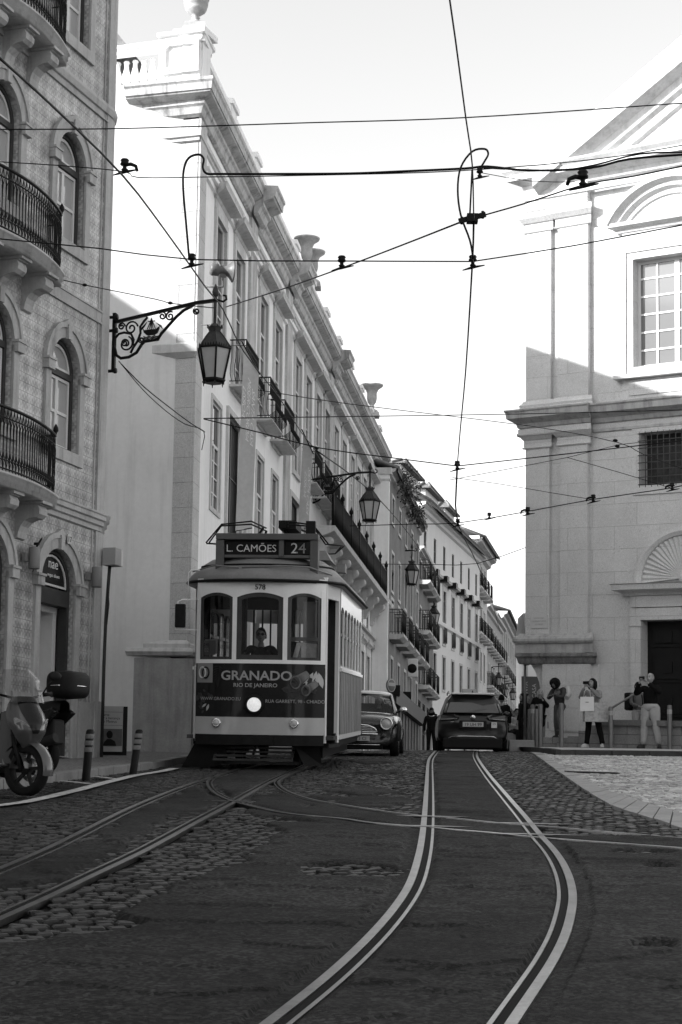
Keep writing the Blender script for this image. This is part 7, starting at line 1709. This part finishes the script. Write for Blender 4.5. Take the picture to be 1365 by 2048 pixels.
def make_lamp(label, A, ang, group, Lx=1.92):
    t = thing('street_lamp', label, 'street lamp', tuple(A), ang, group)
    q = lambda px, py: ((px-224)/116*Lx/1.92, 0, (742-py)/116)
    m = MB(); m.bar(q(224, 745), q(224, 622), .06); m.bar(q(224, 641), q(405, 615), .06, .05); m.bar(q(405, 615), q(452, 613), .07, .05)
    for y in (630, 658, 742): m.lathe([(0, -.15), (.05, -.15), (.05, -.11), (.028, -.1), (.028, .04), (.05, .05), (.05, .09), (0, .09)], q(220, y), axis='x', n=10)
    m.tube([q(*p) for p in [(226, 695), (230, 710), (240, 717), (258, 716), (275, 708), (286, 692), (293, 686), (322, 684), (330, 672), (345, 657), (362, 640), (378, 628), (398, 620)]], .028, 8)
    m.tube([q(*p) for p in [(226, 690), (226, 675), (234, 666), (246, 664), (262, 668), (268, 680), (266, 692)]], .022, 7)
    m.tube([q(*p) for p in [(262, 708), (268, 696), (277, 684), (283, 668), (282, 655), (290, 644), (298, 636)]], .022, 7)
    for (cx, cy, r, a0, sg) in ((240, 651, 8, 0, 1), (262, 656, 15, .2, 1), (251, 688, 16, 1.2, -1), (285, 682, 7, 2, 1), (331, 636, 9, 2.5, -1), (348, 638, 10, 1, 1), (406, 632, 7, 2.4, 1), (248, 686, 8, .5, 1)):
        c = q(cx, cy); spiral(m, c[0], c[2], r/116, a0, 1.5, .016, sg)
    m.tube([q(452, 613), q(464, 617), q(471, 613), q(470, 606), q(464, 604)], .02, 6)
    br = m.build('bracket', M_iron, t, local=True)
    m = MB(); m.prism([(q(*p)[0], q(*p)[2]) for p in [(288, 658), (291, 663), (300, 662), (318, 662), (325, 657), (325, 661), (321, 670), (314, 674), (298, 674), (291, 668)]], -.015, .015, 'xz')
    for (a, b) in (((307, 662), (307, 638)), ((299, 645), (315, 645)), ((307, 640), (298, 661)), ((307, 640), (316, 661)), ((307, 640), (303, 661)), ((307, 640), (311, 661))): m.bar(q(*a), q(*b), .014)
    m.prism([(q(*p)[0], q(*p)[2]) for p in [(284, 658), (297, 646), (291, 656), (283, 664)]], -.012, .012, 'xz'); m.prism([(q(*p)[0], q(*p)[2]) for p in [(333, 664), (316, 648), (329, 655), (331, 660)]], -.012, .012, 'xz')
    for k in range(3): m.tube([q(290+6*i, 677+3*k+(1.2 if i % 2 else -1.2)) for i in range(7)], .012, 5)
    m.bar(q(288, 685), q(325, 684), .03); m.build('ship_ornament', M_iron, br, local=True)
    lantern(t, q(447, 0)[0], (742-713)/116); return t
Al = W(222, 742, 31.0)+FT.n*.05; ang1 = atan2(FT.n.y, FT.n.x)
L1_ = make_lamp('largest street lamp, on a scrolled ship bracket at the corner of the tiled house', Al, ang1, 'wall lanterns with ship brackets')
def lamp_at(px_l, py_rim, Y, label, ang=-.12, s=1.0):
    P = W(px_l, py_rim, Y); off = (447-224)/116; base = Vector((P.x-cos(ang)*off, P.y-sin(ang)*off, P.z-(742-713)/116)); return dup(L1_, tuple(base), ang, label)
lamp_at(740, 1003, 51.5, 'street lamp on the palace wall above the long black balcony')
lamp_at(824, 1142, 74, 'street lamp hung on the narrow weathered house, below the palace one')
lamp_at(868, 1228, 90, 'street lamp in front of the dark corner house balconies')
for px, py, Y, lb in ((998, 1356, 135, 'leftmost and highest of the cluster of far street lamps near the black car'), (1010, 1379, 145, 'far street lamp just right of the highest one in the cluster'), (1026, 1386, 155, 'far street lamp second from the right in the cluster'), (1038, 1390, 168, 'rightmost lamp of the far cluster, next to the signpost')): lamp_at(px, py, Y, lb)
# ---- overhead wires
def Yw(px, py, hgt=5.7):
    r = ray(px, py); Y = 5
    while Y < 90 and CAM.z+r.z*Y < zg(Y)+hgt: Y += .25
    return Y
def wire(pts, w, label, name='overhead_wire', Y=None, group='tram wires over the street', n=6, hgt=5.7):
    """pts: (px,py[,Y]) photo pixels; w = thickness in photo pixels at the first point"""
    P = []
    for p in pts:
        y_ = p[2] if len(p) > 2 else (Y if Y else Yw(p[0], p[1], hgt)); P.append(W(p[0], p[1], y_))
    r = w/2*P[len(P)//2].y/3600
    m = MB(); m.tube(spl(P, n) if n > 1 else P, r, 6); return tag(m.build(name, M_wire), label, 'wire', group)
wire([(-30,259),(245,257),(600,246),(935,235),(1385,205)], 2.6, 'highest straight wire crossing the whole sky', Y=16)
wire([(880,-80,11),(900,0,12.1),(932,235,14.6),(945,330,15.8),(948,440,17.5)], 3.4, 'thick wire dropping from the top edge to the black wire crossing', n=3)
wire([(948,440,17.5),(945,530,19.5),(932,740,25.5),(921,860,30.5),(915,932,35)], 3.0, 'wire running from the black crossing down to the small hanger over the street', n=3)
wire([(915,932,35),(916,1045,45),(955,1127,62),(985,1205,95),(1000,1262,130)], 2.2, 'far part of the centre wire, sagging away towards the far lamps', n=3)
wire([(-30,475),(200,497),(385,519),(684,522),(945,523)], 2.8, 'level span wire left of the centre, carrying two porcelain knobs', Y=19.5, n=2)
wire([(945,523),(1150,491),(1385,446)], 2.8, 'span wire rising right from the centre towards the church window', Y=19.5, n=2)
wire([(-30,90,13),(100,207,15),(245,350,18),(330,460,21),(410,572,25),(446,618,27.5),(488,703,30),(560,797,36),(602,863,41),(632,900,46)], 3.0, 'long slanting wire from the top left down past the big lantern', n=3)
wire([(632,900,46),(700,948,52),(760,1000,60),(820,1070,72),(860,1130,90),(930,1240,120)], 1.8, 'thin continuation of the slanting wire along the palace front', n=3)
wire([(452,614,30.2),(560,580,27),(684,536,23),(800,492,20.5),(925,443,17.8)], 3.0, 'wire climbing from the big lantern bracket to the black crossing', n=3)
wire([(970,430),(1050,407),(1170,369),(1270,352),(1385,328)], 3.2, 'wire climbing right from the black crossing to the curved hanger', Y=18.6, n=3)
wire([(379,519),(373,450),(367,380),(368,340),(378,316),(398,309),(408,318),(406,335),(414,347),(440,348),(560,348),(700,347),(800,343),(930,337),(975,333),(1060,341),(1180,336),(1260,318),(1385,308)], 5.0, 'thick black feeder cable looping at its left end and crossing the sky', Y=19, n=4)
wire([(947,518),(940,480),(922,430),(916,380),(922,335),(945,303),(970,298),(977,308),(970,322),(962,335)], 4.5, 'thick black cable looped round the centre crossing', Y=18.9, n=4)
wire([(962,335),(1050,340),(1120,341),(1190,330),(1280,308),(1385,304)], 3.6, 'second black feeder cable at the right, twisting with the thick one', Y=18.8, n=4)
wire([(-30,322),(120,331),(248,343),(277,355),(410,354),(600,351),(850,345),(1000,336),(1110,327),(1240,312),(1385,287)], 2.2, 'thin stay wire running just under the thick feeder cable', Y=19.3, n=3)
wire([(960,345),(1060,362),(1150,364)], 1.6, 'short thin wire from the crossing to the curved hanger near the church eave', Y=18.7, n=2)
wire([(110,556),(170,570),(310,598),(345,607),(430,616)], 2.0, 'thin stay wire with two beads above the lamp bracket', Y=29, n=3)
wire([(408,837,34.6),(700,833,38),(1040,828,46),(1400,819,43)], 1.8, 'thin level wire from the palace corner to the church cornice', n=2)
wire([(408,838,34.6),(520,865,35),(640,896,35.5),(780,915,35.5),(915,932,35.5)], 2.4, 'wire slanting from the palace corner down to the centre hanger', n=2)
wire([(915,932,35.5),(1150,906,36),(1400,877,36)], 2.4, 'wire rising from the centre hanger across the church wall', n=2)
wire([(486,775,38),(700,808,40),(1060,852,43),(1236,885,44),(1290,910,44),(1400,950,45)], 1.5, 'long thin slanting wire from the banner pole across the church grille', n=3)
wire([(900,960,40),(1135,915,42),(1240,889,43),(1310,884,43)], 1.4, 'very thin stay wire rising right under the long slanting one', n=2)
wire([(905,955,40),(1000,968,40),(1100,985,40),(1185,999,40)], 1.3, 'very thin stay wire sloping down right to the second knob on the church', n=2)
wire([(1135,915,42),(1240,945,42),(1343,976,40)], 1.4, 'thin stay wire across the church to the lowest right knob', n=2)
wire([(700,1052,44),(830,1048,44),(916,1046,44),(1055,1023,41),(1185,999,40),(1343,976,39),(1400,962,39)], 2.0, 'lower wire carrying a row of small curved hangers towards the church', n=2)
wire([(760,1128,66),(870,1129,64),(955,1127,62),(1060,1092,60)], 1.5, 'lowest thin cross wire far up the street', n=2)
wire([(243,728,30.8),(290,775,31.5),(340,815,33),(380,845,34),(410,864,34.8)], 2.2, 'upper of two slack phone wires from the bracket to the palace corner', n=3)
wire([(238,722,30.8),(285,778,31.5),(330,820,33),(370,848,34),(408,862,34.8),(404,900,34.8)], 1.8, 'lower of two slack phone wires from the bracket to the palace corner', n=3)
wire([(860,985,66),(1000,1100,70)], .01, 'x') if 0 else None
def knob(px, py, Y, label, curved=False, s=1.0, name='wire_insulator'):
    P = W(px, py, Y); k = Y/19*s; m = MB(); m.lathe([(0, .06), (.035, .06), (.045, .045), (.035, .03), (.045, .015), (.045, 0), (.02, -.01), (.02, -.035), (.035, -.045), (.02, -.07), (0, -.075)], (0, 0, 0), n=12)
    m.v = [P+v*k for v in m.v]
    if curved: m.tube([P+Vector(((-1 if curved == 2 else 1)*q[0], 0, q[2]))*k for q in [(.0, 0, .0), (-.06, 0, .01), (-.11, 0, -.01), (-.125, 0, -.06)]], [.02*k, .02*k, .018*k, .015*k], 8)
    m.tube([P+Vector((-.11, 0, -.105))*k, P+Vector((0, 0, -.07))*k, P+Vector((.13, 0, -.045))*k], [.006*k, .017*k, .006*k], 6)
    return tag(m.build(name, M_wire), label, 'insulator', 'insulators on the tram wires')
knob(384, 519, 19.4, 'knob where the looped cable meets the span wire at the left')
knob(684, 523, 19.4, 'knob in the middle of the level span wire'); knob(946, 522, 19.4, 'knob at the centre where the two span wires join')
knob(250, 330, 19.3, 'large curved hanger beside the tiled house corner', 2, 1.1); knob(1166, 356, 18.6, 'large curved hanger in front of the church eave', True, 1.35)
knob(960, 345, 18.8, 'knob just above the black crossing', s=.8); knob(915, 930, 35, 'small knob on the centre wire low over the street', s=.7)
knob(1187, 996, 40, 'small curved hanger on the lower wire in front of the church pilaster', True, .6); knob(1345, 972, 39, 'small curved hanger under the barred church window', True, .6); knob(1056, 1021, 41, 'small curved hanger at the church corner edge', True, .6); knob(979, 1031, 43, 'small hanger between the centre wire and the church', s=.5); knob(916, 1044, 44.5, 'small knob where the lower wire meets the centre wire', s=.55)
for (x, y, Y, l) in ((170, 570, 29, 'left bead on the stay wire above the lamp bracket'), (341, 606, 29, 'right bead on the stay wire above the lamp bracket'), (1231, 881, 44, 'upper black bead on the thin wires left of the barred window'), (1235, 892, 43, 'lower black bead on the thin wires left of the barred window'), (633, 897, 46, 'bead hanging at the end of the slanting wire near the second banner')):
    P = W(x, y, Y); m = MB(); ell_mb(m, P, (.0015*Y, .0011*Y, .0009*Y), 10, 6); tag(m.build('wire_bead', M_wire), l, 'insulator', 'beads on the stay wires')
P = W(944, 437, 17.6); m = MB(); m.bar(P+Vector((-.13, 0, -.03)), P+Vector((.14, 0, .045)), .03, .05); m.box(P.x-.05, P.x+.06, P.y-.05, P.y+.05, P.z-.045, P.z+.04); m.tube([P+Vector((-.02, 0, .02)), P+Vector((0, 0, .5))], .01, 6)
for dx in (-.1, .11): m.lathe([(0, -.03), (.015, -.03), (.015, .045), (0, .045)], P+Vector((dx, 0, dx*.3)), n=8)
tag(m.build('wire_crossing', M_wire), 'chunky black fitting where the overhead wires cross right of centre', 'wire fitting')
# ---- loudspeaker horns on the palace corner
s, h = FS.at(452, 545, .9); P = W(447, 541, 34.6); t = thing('horn_speaker', 'pale grey horn loudspeaker on a bracket at the palace corner', 'loudspeaker', tuple(P))
mh = mat('grey_horn', .12, .45, .05); R_h = Matrix.Rotation(.25, 3, 'Z')
m = MB(); m.lathe([(0, -.26), (.1, -.26), (.12, -.22), (.12, -.1), (.06, -.06), (.07, 0), (.12, .1), (.2, .17), (.22, .18), (.22, .2), (.1, .12)], (0, 0, 0), axis='x', n=22); m.v = [R_h @ v for v in m.v]; m.build('horn', mh, t, local=True)
m = MB(); m.tube([(.0, 0, -.12), (.0, 0, -.33), (-.36, 0, -.33)], .02, 6); m.tube([(.02, 0, -.33), (.02, 0, -1.1), (-.4, 0, -1.1)], .015, 6); m.box(-.06, .06, -.02, .02, -.14, .1); m.build('bracket', mh, t, local=True)
# ---- long hanging banners on the palace
def banner(px0, px1, py0, py1, pyb0, pyb1, Y, words, label, g):
    a, b = W(px0, py0, Y), W(px1, py1, Y-.12); c, d = W(px0-(px1-px0)*.55, pyb0, Y), W(px1-(px1-px0)*.45, pyb1, Y-.12)
    t = thing('hanging_banner', label, 'banner', tuple((a+b)/2), group='banners on the palace'); n = 14
    m = MB(); m.grid(lambda u, v: (a.lerp(b, u)).lerp(c.lerp(d, u), v)+Vector((0, .05*sin(v*5+u*2), 0)), 6, n); m.build('cloth', mat('banner_grey_'+g, .5, .7, .12, 1.5), t)
    m = MB(); e = (b-a).normalized(); m.bar(a-e*.1, b+e*.05, .025); m.bar(c, d, .02); m.build('pole', M_iron, t)
    T = lambda v: (a.lerp(b, .5)).lerp(c.lerp(d, .5), 0)+Vector((v[2]*e.x*-1, -.13, -.35+v[0]*-1.0))+Vector((0, 0, -.9))
    fx = (c.lerp(d, .5)-a.lerp(b, .5)).normalized()
    T = lambda v: a.lerp(b, .5)+fx*(1.1+v[0])+Vector((v[2]*.9-.1, -.16+v[1], 0))
    for i, w_ in enumerate(words):
        T = lambda v, i=i: a.lerp(b, .5)+fx*(1.15+v[0])+e*(v[2]-.08+(.2-.2*i))+Vector((0, -.16+v[1], 0))
        text_mb(w_, .2, .001, T).build('lettering', mat('banner_print', .8, .6, 0), t)
banner(488, 518, 690, 745, 1062, 1056, 36.9, ['SANTA CASA', 'MISERICORDIA', 'LISBOA'], 'tall pale banner hanging beside the dark palace doorway above the tram', 'a')
banner(607, 626, 865, 905, 1056, 1056, 45.5, ['SANTA CASA', 'LISBOA'], 'second pale banner, farther up the palace front above the long balcony', 'b')
# dark doorway hoods left of the banners
# ---- bollards
M_bol = mat('grey_metal_bollard', .11, .4, .15, 6, metal=.3)
def bollard(px, ytop, ybase, label, striped=False, lean=0, Y=None, up=0, r=.055, w=None):
    g = G(px, ybase) if Y is None else W(px, ybase, Y); Yb = g.y if Y is None else Y; P = Vector((W(px, ybase, Yb).x, Yb, W(px, ybase, Yb).z)); H_ = (ybase-ytop)/3600*Yb; t = thing('bollard', label, 'bollard', tuple(P), group='striped bollards' if striped else 'grey bollards on the kerb')
    m = MB(); K = Vector((lean, 0, 1)); m.lathe([(r, -.1), (r, H_-.03), (r*.75, H_-.005), (0, H_)], n=16)
    if not striped: m.lathe([(r*1.6, -.05), (r*1.6, .03), (r, .05)], n=16)
    m.v = [Vector((v.x+lean*v.z, v.y, v.z)) for v in m.v]; m.build('post', M_iron if striped else M_bol, t, local=True)
    if striped:
        for z in (.86, .73, .6):
            m = MB(); m.lathe([(r+.002, H_*z-.03), (r+.004, H_*z-.02), (r+.004, H_*z+.02), (r+.002, H_*z+.03)], n=16); m.v = [Vector((v.x+lean*v.z, v.y, v.z)) for v in m.v]; m.build('reflective_band', mat('worn_grey_band', .16, .6, .3, 30), t, local=True)
    elif w:
        m = MB(); m.lathe([(r+.002, H_*.8), (r+.004, H_*.81), (r+.004, H_*.89), (r+.002, H_*.9)], n=16); m.build('sticker_band', mat('sticker_pale', .28, .5, .3, 60), t, local=True)
bollard(172, 1459, 1561, 'short black bollard with grey bands, beside the scooters', True, .06); bollard(266, 1459, 1550, 'leaning black bollard with grey bands, nearer the tram', True, .12)
for px, a, b, Y, l, w in ((1123, 1406, 1506, 45.1, 'grey bollard in front of the woman with curly hair', 0), (1222, 1413, 1503, 45.2, 'grey bollard with a sticker, right of the woman with shopping bags', 1), (1340, 1410, 1503, 45.0, 'rightmost grey bollard, beside the man photographing', 1),
        (1081, 1408, 1503, 45.6, 'thick front bollard of the cluster by the signpost', 0), (1074, 1418, 1501, 47.2, 'second bollard of the cluster by the signpost, partly hidden', 0), (1066, 1409, 1499, 48.4, 'pale-topped third bollard of the cluster by the signpost', 1), (1060, 1418, 1498, 50.5, 'fourth bollard of the cluster by the signpost', 0), (1055, 1420, 1497, 53, 'farthest bollard of the cluster, right against the signpost', 0)): bollard(px, a, b, l, Y=Y, w=w, r=.06)
P = W(1050, 1500, 50); t = thing('sign_post', 'tall grey post with a narrow sign panel at the church corner', 'post', tuple(P)); m = MB(); m.tube([(0, 0, -.2), (0, 0, 2.9)], .035, 10); m.build('post', M_bol, t, local=True)
m = MB(); m.box(-.05, .12, -.03, .03, 2.35, 2.95); m.build('sign_panel', mat('post_panel', .3, .5, .1), t, local=True, bevel=.01)
m = MB(); P = W(1044, 1497, 48); m.box(-.35, .35, -.2, .2, -.1, .22); m.v = [P+v for v in m.v]; tag(m.build('stone_block', M_slab, bevel=.02), 'low pale stone block at the foot of the signpost', 'block')
# banner with lettering seen through the church arch
P = W(1062, 1382, 62); t = thing('shop_banner', 'grey vertical banner reading CASA seen through the church arch', 'banner', tuple(P)); m = MB(); m.box(-.32, .4, -.02, .02, -.55, .5); m.build('cloth', mat('banner_dark_grey', .1, .7, .1), t, local=True)
for tx, dx in (('CASA', .12), ('SANTA', -.17)): text_mb(tx, .2, .001, lambda v: Vector((dx+.06-v[2], -.025+v[1], v[0]))).build('lettering', M_adw, t, local=True)
# poster board by the wall
P = G(212, 1524); P = Vector((W(222, 1512, 31.8).x, 31.8, zg(31.8)+.12)); t = thing('poster_board', 'poster stand with a portrait, leaning on the wall behind the tiled house corner', 'poster', tuple(P), rz=.05)
m = MB(); m.box(-.2, .2, .0, .04, .06, .86); m.build('board', mat('poster_paper', .42, .6, .05), t, local=True); m = MB(); m.box(.2, .27, -.02, .1, 0, .84); m.box(-.2, .27, .041, .09, 0, .86); m.build('stand', M_iron, t, local=True)
m = MB(); m.box(-.19, .19, -.004, -.001, .16, .46); q = m.build('portrait_background', mat('poster_grey', .12, .6, .2, 8), t, local=True)
m = MB(); ell_mb(m, (-.03, -.006, .36), (.055, .003, .07)); m.prism([(-.14, .16), (.09, .16), (.07, .24), (0, .28), (-.07, .28), (-.12, .23)], -.012, -.005, 'xz'); m.build('portrait', M_iron, q, local=True)
for i, tx in enumerate(('parte', 'ar a herança', 'de Mateus')): text_mb(tx, .065, .001, lambda v: Vector((-.18+v[0], -.003+v[1], .69-.06*i+v[2])), 'LEFT').build('lettering', M_iron, t, local=True)
m = MB(); m.box(-.19, .19, -.003, -.001, .755, .76); m.box(-.19, .19, -.003, -.001, .52, .524); m.build('rule_lines', M_iron, t, local=True)
# round sign on the narrow house and an air conditioner
P = W(782, 1371, 66); t = thing('round_sign', 'round framed shop sign on a bracket at the narrow weathered house', 'sign', tuple(P), .9); m = MB(); m.lathe([(0, -.03), (.22, -.03), (.25, -.02), (.25, .02), (.22, .03), (0, .03)], axis='y', n=24); m.build('disc', mat('sign_dark_disc', .06, .4, .1), t, local=True)
m = MB(); m.lathe([(.21, -.035), (.25, -.04), (.25, .04)], axis='y', n=24); m.box(-.2, .2, -.05, -.032, -.02, .1); m.build('rim', mat('grey_box', .33, .6, .08), t, local=True); m = MB(); m.tube([(0, 0, -.3), (-.1, 0, -1.9)], .03, 6); m.build('pole', M_bol, t, local=True)
P = W(824, 1338, 76); t = thing('air_conditioner', 'white air conditioner box above the shop awnings', 'air conditioner', tuple(P)); m = MB(); m.box(-.25, .25, -.3, .1, -.35, .4); m.build('case', M_white, t, local=True, bevel=.02); m = MB(); m.lathe([(0, -.31), (.18, -.315), (.2, -.3)], axis='y', n=16); m.build('fan_grille', M_iron, t, local=True)
# shop fronts: dark canopies
for (px0, px1, py0, py1, Y, l) in ((787, 800, 1372, 1392, 68, 'black box canopy over the first shop beyond the palace'), (806, 822, 1385, 1405, 74, 'second dark canopy over the shops beyond the palace')):
    a, b = W(px0, py1, Y), W(px1, py0, Y); m = MB(); m.box(a.x, b.x, Y-.5, Y+1.5, a.z, b.z); tag(m.build('shop_canopy', M_dark), l, 'canopy')
# ---- people on the church pavement
def stand(px, Y, up=.137): q = W(px, 1500, Y); return Vector((q.x, Y, zg(Y)+up))
up_arms = dict(elL=(.27,-.16,1.2), wrL=(.07,-.33,1.45), elR=(-.27,-.16,1.2), wrR=(-.07,-.33,1.47), hd=(0,-.02,1.58))
pD = stand(1186, 45.7)
person('woman in a pale jacket and black trousers holding up a phone, bags on her arm', pD, -.55, 1.76, J=dict(up_arms, knL=(.17,-.01,.5), anL=(.24,.04,.08), toL=(.28,-.12,.035), knR=(-.1,-.03,.5), anR=(-.16,.0,.08), toR=(-.22,-.16,.035)), legr=1.12, top=cloth('pale_jacket', .2), legs=cloth('black_trousers', .012), shoe=cloth('white_shoe', .5), skinm=M_skinp, hairstyle='bob', coat=.16, head=(-.2, -.1))
def phone(P, rz, label):
    m = MB(); m.box(-.075, .075, -.005, .005, -.037, .037); R_ = Matrix.Rotation(rz, 3, 'Z'); m.v = [P+R_ @ v for v in m.v]; tag(m.build('phone', M_blkpl), label, 'phone')
def loc(P, rz, v, s=1): return P+Matrix.Rotation(rz, 3, 'Z') @ (Vector(v)*s)
phone(loc(pD, -.55, (0, -.42, 1.56), 1.04), -.55, 'phone held up by the woman with the shopping bags')
def bag(P, w, h, d, mt, label, rz, mark=False):
    t = thing('shopping_bag', label, 'bag', tuple(P), rz, 'paper shopping bags'); m = MB(); m.box(-w/2, w/2, -d/2, d/2, 0, h, .0, .01); m.build('bag_body', mt, t, local=True)
    m = MB()
    for y in (-d/2, d/2): m.tube([(-w*.25, y, h), (-w*.2, y*.5, h+.14), (0, 0, h+.2), (w*.2, y*.5, h+.14), (w*.25, y, h)], .006, 5)
    m.build('handle', mt, t, local=True)
    if mark: m = MB(); m.box(-.04, .04, -d/2-.004, -d/2, h*.6, h*.65); m.build('printed_mark', mat('grey_print', .2, .6, 0), t, local=True)
bag(loc(pD, 0, (-.2, -.42, .9)), .34, .36, .14, mat('white_paper', .62, .6, .04), 'small white paper shopping bag hanging highest on the woman\'s arm', -.15, True)
bag(loc(pD, 0, (.02, -.34, .64)), .6, .48, .2, mat('speckled_paper', .33, .6, .35, 14), 'large speckled shopping bag hanging below the white one', .15)
pE = stand(1302, 45.5)
mE = dict(elL=(.3,-.16,1.24), wrL=(.08,-.36,1.48), elR=(-.3,-.16,1.22), wrR=(-.08,-.38,1.5), hd=(0,-.01,1.59), knL=(.15,-.02,.5), anL=(.19,.03,.08), toL=(.26,-.11,.035), knR=(-.14,-.02,.5), anR=(-.18,0,.08), toR=(-.25,-.14,.035))
person('grey-haired man in a black jacket and light trousers photographing with a phone', pE, -.6, 1.9, J=mE, top=cloth('black_jacket', .012), legs=cloth('light_trousers', .33), shoe=cloth('shoe_dark', .04), skinm=M_skinp, hair=M_hairg, hairstyle='bald', bulk=1.12, coat=.02, legr=1.3, head=(-.1, -.05))
phone(loc(pE, -.6, (0, -.46, 1.58), 1.11), -.6, 'phone held up by the grey-haired man')
pF = stand(1277, 46.5)
person('person in a grey sweater with a black backpack, half hidden behind the grey-haired man', pF, .5, 1.72, J=dict(elL=(.25,-.05,1.12), wrL=(.1,-.2,1.05), elR=(-.25,-.05,1.12), wrR=(-.1,-.2,1.05)), top=cloth('grey_sweater', .1), legs=cloth('beige_trousers', .26), shoe=cloth('white_shoe', .5), hairstyle='short')
m = MB(); m.box(-.16, .16, -.1, .1, 0, .46); t = thing('backpack', 'black backpack on the half-hidden person behind the grey-haired man', 'backpack', tuple(loc(pF, .5, (-.08, .2, .98))), .5); m.build('pack', M_blkpl, t, local=True, bevel=.05); m = MB(); m.tube([(-.12, -.1, .4), (-.14, -.28, .38), (-.15, -.3, .15), (-.12, -.1, .05)], .018, 6); m.tube([(.12, -.1, .4), (.14, -.28, .38), (.15, -.3, .15), (.12, -.1, .05)], .018, 6); m.build('strap', M_blkpl, t, local=True)
pC = Vector((W(1118, 1500, 47.8).x, 47.8, W(1118, 1476, 47.8).z))
person('woman with big curly dark hair in jeans stepping up with folded arms', pC, -.75, 1.62, J=dict(pel=(0,.06,.9), ch=(0,-.02,1.2), nk=(0,-.1,1.4), hd=(0,-.2,1.5), elL=(.26,-.16,1.12), wrL=(.0,-.3,1.16), elR=(-.25,-.16,1.1), wrR=(.06,-.32,1.2), hpL=(.09,.05,.88), knL=(.16,-.28,.6), anL=(.2,-.22,.22), toL=(.22,-.36,.17), hpR=(-.09,.05,.88), knR=(-.1,.0,.46), anR=(-.1,.05,.06), toR=(-.12,-.1,.03)), top=cloth('denim_dark', .05), legs=cloth('jeans', .06), shoe=cloth('shoe_dark', .04), skinm=M_skind, hairstyle='afro', head=(0, .3))
m = MB(); P = loc(pC, -.75, (.3, -.05, 1.25)); m.tube([loc(pC, -.75, (.2, .1, 1.36)), loc(pC, -.75, (.3, .04, 1.15)), loc(pC, -.75, (.32, -.1, 1.05))], .07, 10); tag(m.build('folded_cardigan', cloth('pale_cardigan', .4)), 'pale cardigan draped on the curly-haired woman\'s shoulder', 'cardigan')
# the step she stands on
m = MB(); m.box(pC.x-.45, pC.x+.75, pC.y-.25, pC.y+1.2, zg(47.8)-.1, pC.z+.005); tag(m.build('stone_step', M_step, bevel=.01), 'low worn stone step at the church corner under the curly-haired woman', 'step')
pB = stand(1081, 49.5); pB.z += .0
person('blonde woman in a long black coat with a hand at her mouth', pB, -.1, 1.62, J=dict(elL=(.25,-.06,1.14), wrL=(.05,-.26,1.38), elR=(-.26,.0,1.12), wrR=(-.14,-.22,1.2)), top=cloth('black_coat', .01), legs=cloth('bare_legs', .16), shoe=cloth('shoe_dark', .04), skinm=M_skinp, hair=M_hairb, hairstyle='bob', coat=.4, bulk=1.2)
pA = stand(1090, 51.2)
person('bearded man in a black beanie standing behind the blonde woman', pA, .3, 1.88, top=cloth('grey_top', .12), legs=cloth('legs', .02), skinm=M_skinp, hairstyle='beanie', hatm=cloth('beanie', .012), beard=M_hair, head=(.2, 0))
t = thing('handbag', 'pale handbag hanging on a long strap beside the blonde woman', 'bag', tuple(loc(pB, 0, (.3, -.1, .52)))); m = MB(); m.box(-.13, .13, -.05, .05, 0, .2); m.build('bag_body', mat('pale_leather', .3, .5, .1), t, local=True, bevel=.03); m = MB(); m.tube([(-.1, 0, .2), (-.05, 0, .6), (-.02, 0, .85), (.05, 0, .6), (.1, 0, .2)], .01, 5); m.build('strap', M_blkpl, t, local=True)
person('dark figure with a bag standing left of the signpost', stand(1046, 52.5, .1), -1.2, 1.68, top=cloth('black_coat', .01), hairstyle='long', coat=.3)
person('second dark figure close behind the first one at the signpost', stand(1052, 54, .1), 1.0, 1.75, top=cloth('dark', .02), hairstyle='short')
person('person in dark clothes walking away left of the black taxi', stand(863, 62, .1), 3.0, 1.7, top=cloth('dark', .02), legs=cloth('legs', .02), hairstyle='short')
person('person with a dark cap just right of the black taxi', stand(1003, 52, -.05), 2.8, 1.75, top=cloth('dark', .02), hairstyle='beanie', hatm=cloth('beanie', .012), coat=.1)
sit = dict(pel=(0,.05,.5), ch=(0,.02,.8), nk=(0,0,1.0), hd=(0,-.03,1.14), shL=(.18,0,.95), elL=(.24,-.05,.72), wrL=(.12,-.3,.66), shR=(-.18,0,.95), elR=(-.24,-.05,.72), wrR=(-.12,-.3,.66), hpL=(.09,0,.48), knL=(.12,-.4,.5), anL=(.12,-.38,.1), toL=(.12,-.52,.04), hpR=(-.09,0,.48), knR=(-.12,-.4,.5), anR=(-.12,-.38,.1), toR=(-.12,-.52,.04))
person('person in a pale top sitting on a block between the taxi and the signpost', stand(1033, 56, .3), .3, 1.6, J=sit, top=cloth('pale_top', .4), hairstyle='short')
person('darkly dressed person sitting left of the one in the pale top', stand(1020, 58, .3), -.3, 1.6, J=sit, top=cloth('dark', .02), hairstyle='long')
for (px, Y, l) in ((1033, 56, 'stone seat under the person in the pale top'), (1020, 58, 'stone seat under the darkly dressed sitter')):
    P = stand(px, Y, 0); m = MB(); m.box(P.x-.3, P.x+.3, P.y-.15, P.y+.3, P.z-.2, P.z+.72); tag(m.build('stone_block', M_slab, bevel=.02), l.replace('seat', 'block'), 'block')
# seated driver in the small hatchback
Rm_ = Matrix.Rotation(-.075, 3, 'Z'); Pd = Vector(c2.location)+Rm_ @ Vector((.33, 2.05, .0))+Vector((0, 0, .22))
sd = dict(sit); person('driver with long dark hair at the wheel of the small hatchback', Pd, -.07, 1.62, J=sd, top=cloth('dark', .02), hairstyle='long', seated=True)
# end
